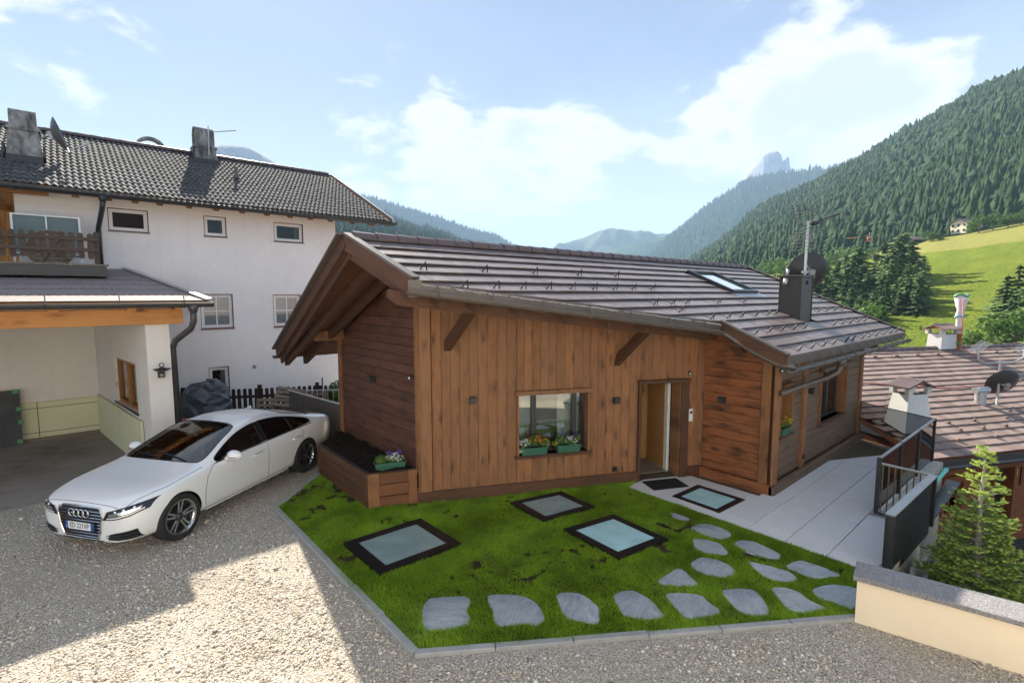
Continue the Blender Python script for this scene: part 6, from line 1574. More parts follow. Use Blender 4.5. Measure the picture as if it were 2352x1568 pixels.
b.add(vs, fs); b.box(1.96, 2.05, 22.45, 22.75, 8.2, 8.83); b.box(2.79, 2.88, 22.45, 22.75, 8.2, 8.83); b.build('hood', MT['concrete_chimney'], c, 40)
b = MB(); b.lathe([(.10, 0), (.075, .12), (.05, .16), (.045, .34), (.06, .36), (0, .38)], Matrix.Translation((4.39, 19.16, hz(19.16)+.05)), 12)
b.build('vent_pipe', MT['tile_ridge'], hroof, True)
# aerials
a = thing('television_aerial', 'small comb-shaped aerial on the arched chimney of the white house', 'aerial', (4.0, 20.95, 8.6))
b = MB(); b.tube([(3.95, 20.93, 8.55), (3.97, 20.93, 9.55)], .022, 6); b.build('mast', MT['metal_galv'], a)
b = MB(); p, q = Vector((4.05, 20.93, 9.38)), Vector((4.78, 20.6, 9.50)); b.tube([p, q], .012, 5)
for i in range(10):
    m = p+(q-p)*(.1+.1*i*.98); b.tube([m-Vector((.02, .06, .03)), m+Vector((.02, .06, .03))], .016, 5)
b.build('boom', MT['metal_black'], a)
def dish(name, label, C, nrm, r, mat, arm=True, mount=None, depth=.18, group=None):
    t = thing(name, label, 'satellite dish', C, group); nrm = Vector(nrm).normalized(); M = Matrix.Translation(Vector(C)) @ nrm.to_track_quat('Z', 'Y').to_matrix().to_4x4()
    pr = [(r*i/9, depth*(i/9)**2-depth) for i in range(10)]; bk = [(r*i/9, depth*(i/9)**2-depth-.012) for i in range(9, -1, -1)]
    MB().lathe(pr+[(r+.008, .004)]+bk, M, 40).build('reflector', MT[mat], t, 40)
    if arm:
        b = MB(); b.tube([M @ Vector((0, -r*.95, .0)), M @ Vector((0, -r*.75, r*1.0))], .018, 6); b.tube([M @ Vector((0, -r*.80, r*.95)), M @ Vector((0, -r*.62, r*1.08))], .04, 8); b.build('feed_arm', MT['metal_galv'], t)
    b = MB(); b.obox(M @ Vector((-.06, -.10, -depth-.10)), M.to_3x3() @ Vector((.12, 0, 0)), M.to_3x3() @ Vector((0, .2, 0)), M.to_3x3() @ Vector((0, 0, .09)))
    if mount: b.tube([M @ Vector((0, 0, -depth-.05))]+[Vector(m) for m in mount], .025, 8)
    b.build('mount', MT['metal_galv'], t); return t
dish('satellite_dish', 'grey satellite dish standing edge-on beside the broad chimney on the white house', (.02, 18.75, 7.98), (.86, -.12, .28), .44, 'dish_grey', True, [(-.40, 18.6, 7.75), (-.45, 18.5, 7.62)])

# ------------------------------------------------------------------ open garage in front of the white house
gar = thing('garage', 'open-fronted plastered garage with timber beam and shallow felt roof', 'garage', (0, 14, 0))
GI0, GI1 = Vector((.36, 17.2, 0)), Vector((1.03, 12.2, 0))
sd = (GI1-GI0).normalized(); sn = Vector((-sd.y, sd.x, 0)); sn = sn if sn.x < 0 else -sn     # sn points into the garage
so = -sn*.40
SWIN = (2.05, 4.05, 1.10, 2.17)
b = MB()
def SPt(t, z, d=0): return GI0+sd*t+Vector((0, 0, z))-sn*d
SL_ = (GI1-GI0).length
for t0, t1, z0, z1 in ((0, SWIN[0], -.3, 3.1), (SWIN[1], SL_, -.3, 3.1), (SWIN[0], SWIN[1], -.3, SWIN[2]), (SWIN[0], SWIN[1], SWIN[3], 3.1)):
    b.prism([SPt(t0, z0), SPt(t1, z0), SPt(t1, z1), SPt(t0, z1)], so)
b.box(-9, .36, 17.18, 17.5, -.3, 4.2)
b.build('wall', MT['plaster_garage'], gar)
# timber casement in the side wall
w0, w1, q0, q1 = SWIN; fb = MB(); tm = (w0+w1)/2
for a, c, d, e in ((w0, w1, q0, q0+.08), (w0, w1, q1-.08, q1), (w0, w0+.08, q0+.08, q1-.08), (w1-.08, w1, q0+.08, q1-.08), (tm-.09, tm+.09, q0+.08, q1-.08)):
    fb.obox(SPt(a, d, .15), sd*(c-a), Vector((0, 0, e-d)), sn*.09)
gwin = fb.build('window', MT['wood_orange_trim'], gar)
for a, c in ((w0+.08, tm-.09), (tm+.09, w1-.08)):
    b = MB(); b.obox(SPt(a, q0+.08, .12), sd*(c-a), Vector((0, 0, q1-q0-.16)), sn*.01); b.build('pane', MT['window_glass'], gwin)
b = MB(); b.obox(SPt(w0-.05, q0-.03, .09), sd*(w1-w0+.1), Vector((0, 0, .028)), sn*.13); b.build('sill', MT['metal_dark'], gwin)
for t, z in ((w0+.06, 1.55), (tm+.03, 1.50)):
    b = MB(); P = SPt(t, z, .06); b.tube([P, P+sn*.05, P+sn*.05-Vector((0, 0, .12))], .012, 6); b.build('window_handle', MT['brass'], gwin)
# insulation panels along the foot of the walls
b = MB(); b.obox((-9, 17.10, .02), (9.36, 0, 0), (0, .07, 0), (0, 0, .93)); ip = b.build('insulation_panel', MT['insulation'], gar)
b = MB()
for z in (.18, .80): b.box(-9, .34, 17.092, 17.102, z, z+.012)
for x in (-.86, -3.0): b.box(x, x+.012, 17.090, 17.104, .02, .95)
b.build('panel_joint', MT['insulation_joint'], ip)
b = MB(); b.obox(SPt(.08, .0, 0)+sn*.012, sd*4.35, Vector((0, 0, 1.0)), sn*.05); b.build('insulation_panel', MT['insulation'], gar)
b = MB(); b.box(-9, .3, 16.98, 17.09, .0, .06); b.build('floor_batten', MT['wood_weathered'], gar)
# beam, roof
GE, GZE, GZT = 11.9, 3.50, 4.30
b = MB(); b.plank([(-9, 12.30, 3.05), (1.66, 12.30, 3.05), (1.66, 12.30, 3.36), (-9, 12.30, 3.36)], (0, -.16, 0), .01); b.build('beam', MT['glulam'], gar)
rp = [Vector((-9, GE, GZE)), Vector((2.14, GE, GZE)), Vector((1.13, 17.15, GZT)), Vector((-9, 17.15, GZT))]
b = MB(); b.prism([p-Vector((0, 0, .10)) for p in rp], (0, 0, .10)); b.prism([Vector((2.14, GE, GZE-.1)), Vector((2.6, 17.15, GZE-.1)), Vector((1.13, 17.15, GZT-.1))], (0, 0, .1)); groof = b.build('roof', MT['wood_orange_trim'], gar)
nb = 7
for i in range(nb):
    t0, t1 = i/nb, (i+1)/nb; P = [rp[0].lerp(rp[3], t0), rp[1].lerp(rp[2], t0), rp[1].lerp(rp[2], t1), rp[0].lerp(rp[3], t1)]
    lift = [.016, .016, .004, .004]
    MB().prism([p+Vector((0, 0, .001+l)) for p, l in zip(P, lift)], (0, 0, .008)).build('felt_strip', MT['bitumen'], groof)
strip2 = MB(); P, Q = rp[1]+Vector((-.05, 0, .02)), rp[2]+Vector((-.05, 0, .02)); d = (Q-P).normalized(); s2 = d.cross(Vector((0, 0, 1))).normalized(); strip2.obox(P-s2*.06, Q-P, s2*.12, s2.cross(d)*.045); strip2.build('hip_flashing', MT['metal_cap'], groof)
half_pipe('gutter', (-9, GE-.09, GZE-.03), (2.16, GE-.09, GZE-.03), .085, 'metal_gutter_grey', groof, 1.1)
for x in (-4.5, -2.5, -.35, .75, 1.5):
    b = MB(); b.obox((x, GE+.06, GZE-.18), (0, 1.6, .22), (.14, 0, 0), (0, 0, .11)); b.build('rafter_tail', MT['glulam'], groof)
b = MB(); b.tube([(1.80, GE-.09, GZE-.06), (1.80, GE-.09, GZE-.22)], [.12, .065], 10); b.tube([(1.80, GE-.09, GZE-.16), (1.80, GE-.06, GZE-.40), (1.76, GE+.05, GZE-.55), (1.52, GE+.33, GZE-.80), (1.48, 12.33, GZE-.95), (1.50, 12.33, .0)], .06, 10); b.build('downpipe', MT['metal_gutter_grey'], gar, True)
# flat sheet leaning on the rear wall
sh = thing('slate_panel', 'dark flat panel held with green tape, leaning on the garage rear wall', 'panel', (-1.6, 16.95, 0))
b = MB(); b.obox((-2.2, 16.80, .0), (1.06, 0, 0), (0, .24, 1.32), (0, -.02, .0)); b.build('sheet', MT['slate_sheet'], sh)
for (x, z) in ((-1.62, 1.26), (-1.26, 1.24), (-1.22, .82), (-1.20, .50), (-1.24, .05), (-1.66, .04)):
    b = MB(); y = 16.80+.24*z/1.32; b.obox((x, y-.026, z), (.10, 0, 0), (0, .018, .09), (0, -.004, 0)); b.build('tape', MT['tape_green'], sh)
tag(fill('garage_floor', [(-14, 11.85), (4.6, 11.85), (4.6, 17.6), (-14, 17.6)], .006, MT['garage_concrete']), kind='structure')
# wall lamp with sensor
wp = Vector((1.24, 12.2, 2.13)); lp = thing('lantern', 'black bowl wall lantern with clear globe on the garage pier', 'wall lamp', wp)
b = MB(); b.obox(wp+Vector((-.06, -.03, -.16)), (.12, 0, 0), (0, .03, 0), (0, 0, .14)); b.lathe([(0, -.03), (.10, -.005), (.155, .03), (.150, .035), (.09, .01), (0, .0)], Matrix.Translation(wp+Vector((0, -.16, 0))), 20); b.lathe([(.05, 0), (.05, .06), (0, .06)], Matrix.Translation(wp+Vector((0, -.16, 0))), 12); b.build('bowl', MT['metal_black'], lp, 40)
b = MB(); b.lathe([(.05*math.sin(math.pi*i/8), .11-.05*math.cos(math.pi*i/8)) for i in range(9)], Matrix.Translation(wp+Vector((0, -.16, 0))), 14); b.build('globe', MT['lens_glass'], lp, True)
b = MB(); b.lathe([(.035*math.sin(math.pi*i/8), .035*math.cos(math.pi*i/8)) for i in range(9)], Matrix.Translation(wp+Vector((0, -.10, -.10))), 12); b.build('sensor', MT['metal_cap'], lp, True)
# balcony on the garage roof
bal = thing('balcony', 'weathered dark balcony railing of rounded pickets above the garage roof', 'balcony', (-.3, 15, 4.3))
BY = 15.0; b = MB(); b.box(-6, .62, BY-.08, 17.15, 4.05, 4.28); b.build('balcony_slab', MT['metal_dark'], bal)
for x0, x1 in ((-6, -2.2), (-2.19, -.62), (-.61, .0), (.01, .66)):
    MB().plank([(x0, BY-.10, 4.285), (x1, BY-.10, 4.285), (x1, BY+.12, 4.285), (x0, BY+.12, 4.285)], (0, 0, .04), .006).build('deck_edge_board', MT['wood_weathered'], bal)
def picket_mesh(w, h, t, mat, name='picket', both=True):
    n = 8; pts = [(w/2*math.cos(math.pi*i/n), h-w/2+w/2*math.sin(math.pi*i/n)) for i in range(n+1)]
    pts += [(-w/2*math.cos(math.pi*i/n), w/2-w/2*math.sin(math.pi*i/n)) for i in range(n+1)] if both else [(-w/2, 0), (w/2, 0)]
    return MB().prism([(x, 0, z) for x, z in pts], (0, -t, 0)).mesh(name, MT[mat])
pk = picket_mesh(.105, .58, .025, 'wood_balcony'); x = .36; i = 0
while x > -2.6:
    inst('picket', pk, bal, Matrix.Translation((x, BY, 4.44+random.uniform(-.01, .01))) @ Matrix.Rotation(random.uniform(-.02, .02), 4, 'Y')); x -= .158
for z in (4.60, 4.84): MB().plank([(-2.7, BY-.03, z), (.50, BY-.03, z), (.50, BY-.03, z+.075), (-2.7, BY-.03, z+.075)], (0, -.045, 0), .006).build('rail', MT['wood_balcony'], bal)
b = MB(); b.prism([(x, BY+.02, z) for x, z in ((.42, 4.33), (.52, 4.33), (.52, 5.02), (.495, 5.06), (.445, 5.06), (.42, 5.02))], (0, .1, 0)); b.build('post', MT['wood_balcony'], bal)
tp = thing('teal_screen', 'teal sheet screen in a white metal frame standing on the balcony', 'screen', (-.3, 16.2, 4.3))
b = MB(); b.box(-.98, .22, 16.62, 16.64, 4.55, 5.50); b.build('sheet', MT['teal_panel'], tp)
b = MB()
for a, c, d, e in ((-1.0, .24, 5.50, 5.53), (-1.0, -.96, 4.33, 5.50), (.20, .24, 4.33, 5.50), (-.40, -.37, 4.6, 5.50), (-1.0, .24, 4.60, 4.63)): b.box(a, c, 16.58, 16.615, d, e)
b.build('frame', MT['pvc_white'], tp)
tb = thing('table_top', 'round slatted wooden table top leaning behind the balcony pickets', 'table top', (-.3, 15.6, 4.3))
cx, cz, rr = -.33, 4.68, .40
for i in range(9):
    z0 = cz-rr+i*(2*rr/9)+.005; z1 = z0+2*rr/9-.012; m_ = (z0+z1)/2-cz; hw = math.sqrt(max(.01, rr*rr-m_*m_))
    MB().obox((cx-hw, 15.55+.12*(z0-4.3), z0), (2*hw, 0, 0), (0, .02, 0), (0, .12*(z1-z0), z1-z0)).build('slat', MT['wood_weathered'], tb)
pr = [(cx+rr*math.cos(a*math.pi/12), 15.54+.12*(cz+rr*math.sin(a*math.pi/12)-4.3), cz+rr*math.sin(a*math.pi/12)) for a in range(24)]
MB().tube(pr, .03, 6, closed=True).build('rim', MT['wood_weathered'], tb)
b = MB(); b.tube([(cx-.4, 15.52, cz+.1), (cx+.35, 15.52, cz-.25)], .03, 4); b.tube([(cx-.2, 15.52, cz-.4), (cx+.25, 15.52, cz+.38)], .03, 4); b.build('batten', MT['wood_weathered'], tb)

# ------------------------------------------------------------------ fence, pallets and cover behind the car
pf = thing('picket_fence', 'dark brown picket fence with rounded tops before the white house', 'fence', (3.8, 15.9, 0))
fa, fbv = Vector((1.75, 16.93, 0)), Vector((5.75, 14.92, 0)); fd = (fbv-fa).normalized(); fL = (fbv-fa).length; ang = math.atan2(fd.y, fd.x)
pk2 = picket_mesh(.095, .86, .022, 'wood_picket', both=False); s = 0
while s < fL:
    P = fa+fd*s; inst('picket', pk2, pf, Matrix.Translation((P.x, P.y, .05+random.uniform(-.012, .012))) @ Matrix.Rotation(ang, 4, 'Z') @ Matrix.Rotation(random.uniform(-.015, .015), 4, 'Y')); s += .148
fn = Vector((-fd.y, fd.x, 0))
for z in (.22, .62): MB().plank([fa+Vector((0, 0, z)), fbv+Vector((0, 0, z)), fbv+Vector((0, 0, z+.08)), fa+Vector((0, 0, z+.08))], fn*.04, .005).build('rail', MT['wood_picket'], pf)
for s in (.4, 2.4, fL-.48):
    P = fa+fd*s+fn*.05; MB().obox(P, fd*.10, fn*.10, Vector((0, 0, .98))).build('post', MT['wood_picket'], pf)
b = MB(); P = fa+fd*(fL-.30)+fn*.12; b.tube([P, P+Vector((.02, 0, 1.12))], .02, 6); tag(b.build('steel_stake', MT['metal_dark']), 'thin dark stake sticking up behind the fence end', 'stake')
pw = MB(); pw.box(5.45, 7.0, 16.4, 16.5, -.4, .45); tag(pw.build('plinth_wall', MT['concrete_block']), 'low concrete plinth behind the picket fence', 'wall')
# sheet metal fence
mf = thing('metal_fence', 'dark ribbed sheet metal fence running back from the chalet corner', 'fence', (4.3, 12.2, 0))
m0, m1 = Vector((4.47, 10.98, 0)), Vector((4.10, 13.60, 0)); md_ = (m1-m0).normalized(); mn_ = Vector((-md_.y, md_.x, 0)); mL = (m1-m0).length; s = 0
while s < mL-.05:
    MB().plank([m0+md_*(s+.004), m0+md_*(s+.066), m0+md_*(s+.066)+Vector((0, 0, 1.13)), m0+md_*(s+.004)+Vector((0, 0, 1.13))], mn_*(.022), .008).build('slat', MT['metal_brown'], mf); s += .082
MB().obox(m0-mn_*.02+Vector((0, 0, 1.13)), md_*mL, mn_*.07, Vector((0, 0, .025))).build('cap_rail', MT['metal_cap'], mf)
MB().obox(m0-mn_*.03, md_*mL, mn_*.015, Vector((0, 0, 1.12))).build('backing', MT['metal_dark'], mf)
rl = thing('wire_railing', 'light steel railing of thin bars behind the sheet metal fence', 'railing', (5.6, 13.4, 0))
b = MB(); P, Q = Vector((4.65, 13.9, 0)), Vector((6.4, 12.7, 0)); b.tube([P+Vector((0, 0, 1.02)), Q+Vector((0, 0, 1.02))], .018, 6); b.build('top_rail', MT['metal_galv'], rl)
for i in range(16):
    X = P+(Q-P)*i/15; b = MB(); b.tube([X, X+Vector((0, 0, 1.01))], .008, 5); b.build('bar', MT['metal_galv'], rl)
hd = thing('hedge', 'small clipped green hedge behind the fence end', 'hedge', (6.0, 14.4, 0))
v, f = blob_faces((6.1, 14.6, .5), (.75, .6, .62), 5200, .045); np_obj('foliage', v, f, MT['hedge_leaf'], hd, k=4)
b = MB(); b.tube([(6.1, 14.6, 0), (6.1, 14.6, .5)], .05, 6); b.build('stem', MT['bark'], hd)
# pallets
def pallet(label, M):
    t = thing('wooden_pallet', label, 'pallet', M.translation, 'pallets leaning by the picket fence')
    M = M @ Matrix.Scale(.84, 4)
    def bx(nm, o, a, b_, c): MB().obox(M @ Vector(o), M.to_3x3() @ Vector(a), M.to_3x3() @ Vector(b_), M.to_3x3() @ Vector(c)).build(nm, MT['wood_weathered'], t)
    for i in range(5): bx('deck_board', (.0, .005+i*.174, .118), (1.0, 0, 0), (0, .10, 0), (0, 0, .02))
    for i in range(3): bx('bottom_board', (.0, .005+i*.348, 0), (1.0, 0, 0), (0, .10, 0), (0, 0, .02))
    for x in (0, .45, .90):
        bx('bearer', (x, 0, .098), (.10, 0, 0), (0, .80, 0), (0, 0, .02))
        for y in (.005, .353, .70): bx('block', (x, y, .02), (.10, 0, 0), (0, .10, 0), (0, 0, .078))
def PM(loc, rz_, tilt, tx=0): return Matrix.Translation(loc) @ Matrix.Rotation(R(rz_), 4, 'Z') @ Matrix.Rotation(R(tilt), 4, 'X') @ Matrix.Rotation(R(tx), 4, 'Y')
pallet('weathered pallet standing upright, front of the leaning group', PM((4.35, 14.05, .0), -18, 80, 0))
pallet('weathered pallet tilted over, nearest the covered machine', PM((3.55, 14.75, .12), -32, 72, 12))
pallet('weathered pallet lying on top of the leaning ones', PM((3.95, 14.7, .52), -40, 40, 14))
pallet('weathered pallet standing highest, behind the upright one', PM((4.55, 14.5, .16), -14, 86, 0))
# machine under a tarpaulin
tarp = thing('covered_machine', 'bulky machine hidden under a dark blue-grey tarpaulin', 'tarpaulin', (2.55, 15.9, 0))
nu, nv = 26, 13; vs = []; fs = []
pk_ = [rng.uniform(0, 6.28) for _ in range(6)]
for j in range(nv+1):
    th = j/nv; 
    for i in range(nu):
        a = 2*math.pi*i/nu; prof = math.sin(min(1, th*1.25)*math.pi/2)**.75
        fold = 1+.05*math.sin(a*9+pk_[0]+th*2)*th+.035*math.sin(a*17+pk_[1])*th*th+.03*math.sin(a*4+pk_[2]+3*th)
        rx, ry = .66*prof*fold, .52*prof*fold; tuck = 1-.16*max(0, th-.78)/.22
        z = 1.20*(1-th**2.1)+.05+.04*math.sin(a*3+1)*(1-th)+.05*math.cos(a)*(1-th)-.03*math.sin(a*6+th*9)
        jt = .075*min(1, th*2); vs.append((2.50+rx*math.cos(a)*tuck+.10*(1-th)+random.uniform(-jt, jt), 15.75+ry*math.sin(a)*tuck+random.uniform(-jt, jt), max(.02, z+random.uniform(-jt, jt)*.8)))
for j in range(nv):
    for i in range(nu): fs.append((j*nu+i, j*nu+(i+1) % nu, (j+1)*nu+(i+1) % nu, (j+1)*nu+i))
MB().add(vs, fs).build('sheet', MT['tarp'], tarp, False)
oc = thing('orange_board', 'orange and grey patterned board leaning behind the downpipe', 'board', (1.85, 14.2, 0))
b = MB(); n = 10; pts = [(1.64, .0), (2.06, .0), (2.04, .30)]+[(1.85+.19*math.cos(math.pi*i/n), .45+.22*math.sin(math.pi*i/n)) for i in range(1, n)]+[(1.66, .30)]
b.prism([(x, 13.9+z*.25, z) for x, z in pts], (0, .04, 0)); b.build('board_face', MT['orange_toy'], oc)
# ------------------------------------------------------------------ railings, garden wall
gr_ = thing('glass_railing', 'tinted glass railing with dark posts along the terrace edge', 'railing', (11.8, 2.05, 0))
ga, gb_ = Vector((9.80, 2.06, 0)), Vector((13.86, 1.99, 0)); gcn = Vector((14.80, 3.74, 0))
for s in (0, .33, .66, 1.0):
    P = ga.lerp(gb_, s); b = MB(); b.box(P.x-.025, P.x+.025, P.y-.03, P.y+.03, -.25, .98); b.build('post', MT['metal_dark'], gr_)
u_ = (gb_-ga).normalized()
for s0, s1 in ((0, .33), (.33, .66), (.66, 1.0)):
    P, Q = ga.lerp(gb_, s0)+u_*.03, ga.lerp(gb_, s1)-u_*.03; b = MB(); b.obox(P+Vector((0, -.006, .06)), Q-P, (0, .012, 0), (0, 0, .88)); b.build('pane', MT['railing_glass'], gr_)
b = MB(); b.obox(ga+Vector((0, -.022, .955)), gb_-ga, (0, .044, 0), (0, 0, .022)); b.build('hand_rail', MT['metal_cap'], gr_)
b = MB(); v_ = (gcn-gb_); w_ = Vector((-v_.y, v_.x, 0)).normalized()*.012; b.obox(gb_+v_*.02+Vector((0, 0, .06)), v_*.97, w_, (0, 0, .90)); b.build('pane', MT['railing_glass'], gr_)
b = MB(); b.tube([gb_+v_*.02+Vector((0, 0, .965)), gcn-v_*.01+Vector((0, 0, .965))], .009, 6); b.build('edge_trim', MT['metal_dark'], gr_)
b = MB(); b.box(gcn.x-.02, gcn.x+.03, gcn.y-.03, gcn.y+.03, 0, .97); b.build('post', MT['metal_cap'], gr_)
ed = thing('terrace_edge', 'pale stone coping blocks with teal sealing strip under the glass railing', 'coping', (11.8, 1.9, 0))
n = 14
for i in range(n):
    P, Q = Vector((9.80, 1.84, 0)).lerp(Vector((13.90, 1.80, 0)), i/n), Vector((9.80, 1.84, 0)).lerp(Vector((13.90, 1.80, 0)), (i+.985)/n)
    MB().plank([P+Vector((0, 0, .022)), Q+Vector((0, 0, .022)), Q+Vector((0, .17, .022)), P+Vector((0, .17, .022))], (0, 0, .022), .006).build('coping_block', MT['concrete_block'], ed)
b = MB(); pts = [Vector((9.80, 1.79, -.12)).lerp(Vector((14.0, 1.75, -.12)), i/40)+Vector((0, random.uniform(-.008, .008), random.uniform(-.008, .008))) for i in range(41)]; b.tube(pts, .045, 8); b.build('sealing_strip', MT['teal_foam'], ed, True)
b = MB(); b.obox((9.8, 1.55, -.40), (4.3, -.04, 0), (0, .22, 0), (0, 0, .03)); b.build('gutter_tray', MT['metal_dark'], ed)
b = MB(); b.prism([(9.74, 1.46, .021), (10.04, 1.46, .021), (10.0, 2.0, .021), (9.70, 2.12, .021)], (0, 0, .02)); b.build('granite_slab', MT['granite_cap'], ed)
fr = thing('baluster_railing', 'short railing of thin bronze bars between glass railing and black fence', 'railing', (9.9, 1.8, 0))
P, Q = Vector((9.80, 2.03, 0)), Vector((10.05, 1.43, 0))
P, Q = Vector((9.76, 2.02, 0)), Vector((10.02, 1.42, 0))
for z, r in ((.90, .020), (.06, .014)): b = MB(); b.tube([P+Vector((0, 0, z)), Q+Vector((0, 0, z-.09 if z > .5 else z))], r, 6); b.build('rail', MT['metal_cap' if z > .5 else 'metal_dark'], fr)
for i in range(8):
    X = P.lerp(Q, (i+.3)/8); b = MB(); b.tube([X+Vector((0, 0, .06)), X+Vector((0, 0, .885-.09*(i+.3)/8))], .011, 6); b.build('baluster', MT['gold_metal'], fr)
sf = thing('slat_fence', 'black vertical slat metal fence with pale top cap at the terrace side', 'fence', (8.9, 1.45, 0))
f0, f1 = Vector((7.77, 1.48, 0)), Vector((10.04, 1.40, 0)); fdv = (f1-f0).normalized(); fnv = Vector((fdv.y, -fdv.x, 0)); fLn = (f1-f0).length
MB().obox(f0-fnv*.05, fdv*.07, fnv*.10, Vector((0, 0, .80))).build('end_post', MT['metal_dark'], sf)
MB().obox(f1-fnv*.05-fdv*.07, fdv*.07, fnv*.10, Vector((0, 0, .80))).build('end_post', MT['metal_dark'], sf)
s = .09
while s < fLn-.1:
    MB().plank([f0+fdv*s-fnv*.02+Vector((0, 0, -.12)), f0+fdv*(s+.072)-fnv*.02+Vector((0, 0, -.12)), f0+fdv*(s+.072)-fnv*.02+Vector((0, 0, .79)), f0+fdv*s-fnv*.02+Vector((0, 0, .79))], fnv*.03, .006).build('slat', MT['metal_black'], sf); s += .088
MB().obox(f0-fnv*.03, fdv*fLn, fnv*.008, Vector((0, 0, .78))).build('backing', MT['metal_black'], sf)
MB().obox(f0-fnv*.055+Vector((0, 0, .80)), fdv*fLn, fnv*.11, Vector((0, 0, .018))).build('top_cap', MT['metal_cap'], sf)
# cream wall with granite coping
cw = thing('garden_wall', 'cream rendered garden wall with speckled granite coping', 'wall', (6.8, 0, 0))
path = [Vector((6.36, 1.46, 0)), Vector((6.42, 1.20, 0)), Vector((6.55, .62, 0)), Vector((6.70, -.05, 0)), Vector((7.15, -2.6, 0))]; back = [p+Vector((.30, .07, 0)) for p in path]
b = MB()
for i in range(len(path)-1): b.prism([path[i]-Vector((0, 0, .3)), path[i+1]-Vector((0, 0, .3)), back[i+1]-Vector((0, 0, .3)), back[i]-Vector((0, 0, .3))], (0, 0, .80))
b.build('wall_body', MT['plaster_cream'], cw)
for (i, j) in ((0, 3), (3, 4)):
    P = [p+Vector((-.05, .03 if i == 0 else 0, .502)) for p in path[i:j+1]]; Q = [p+Vector((.05, .03 if i == 0 else 0, .502)) for p in back[i:j+1]]
    if i: P[0] = P[0]+Vector((.002, -.008, 0)); Q[0] = Q[0]+Vector((.002, -.008, 0))
    MB().plank(P+Q[::-1], (0, 0, .05), .006).build('coping_slab', MT['granite_cap'], cw)
# planting bed beyond the wall
vs, fs = [], []; nx, ny = 36, 30
for i in range(nx+1):
    for j in range(ny+1):
        x, y = 6.75+6.0*i/nx, -4.5+5.9*j/ny; z = -.35-.30*(1.4-y)-.10*max(0, x-7.5)+.04*math.sin(x*5+y*3)+random.uniform(-.02, .02); vs.append((x, y, z))
for i in range(nx):
    for j in range(ny): fs.append((i*(ny+1)+j, (i+1)*(ny+1)+j, (i+1)*(ny+1)+j+1, i*(ny+1)+j+1))
tag(MB().add(vs, fs).build('planting_bed', MT['lawn_soil'], None, True), kind='structure')
def tall_grass():
    N = 9000; x = rng.uniform(6.8, 10.5, N); y = rng.uniform(-.6, 1.38, N); z = -.35-.30*(1.4-y)-.10*np.maximum(0, x-7.5); h = rng.uniform(.08, .30, N); a = rng.uniform(0, 6.28, N); w = .006
    v0 = np.c_[x-np.cos(a)*w, y-np.sin(a)*w, z]; v1 = np.c_[x+np.cos(a)*w, y+np.sin(a)*w, z]; v2 = np.c_[x+np.cos(a+1.5)*h*.5, y+np.sin(a+1.5)*h*.5, z+h]
    v = np.stack([v0, v1, v2], 1).reshape(-1, 3); tag(np_obj('weeds', v, np.arange(len(v)).reshape(-1, 3), MT['grass_blade']), 'long grass and weeds in the bed beyond the garden wall', 'grass', kind='stuff')
tall_grass()
for i, (x, y, r, lab) in enumerate(((8.35, 1.22, 8, 'pale concrete block lying at the foot of the black fence'), (9.05, 1.20, -4, 'second pale concrete block along the black fence, farther from the wall'))):
    t = thing('concrete_block', lab, 'concrete block', (x, y, -.4)); M = Matrix.Translation((x, y, -.52)) @ Matrix.Rotation(R(r), 4, 'Z')
    b = MB()
    for o, a, c in (((-.3, -.08, 0), (.6, 0, 0), (0, .05, 0)), ((-.3, .06, 0), (.6, 0, 0), (0, .05, 0)), ((-.3, -.03, 0), (.05, 0, 0), (0, .09, 0)), ((.25, -.03, 0), (.05, 0, 0), (0, .09, 0))): b.obox(M @ Vector(o), M.to_3x3() @ Vector(a), M.to_3x3() @ Vector(c), Vector((0, 0, .36)))
    b.build('block_shell', MT['concrete_block'], t)
b = MB(); b.tube([(7.62, .80, -.5), (7.60, .86, -.12), (7.66, .92, .02), (7.80, .80, .06), (7.92, .62, -.02), (8.0, .45, -.25), (8.02, .38, -.6)], .013, 8); tag(b.build('garden_hose', MT['hose'], None, True), 'loop of pale ribbed hose sticking up behind the garden wall', 'hose')

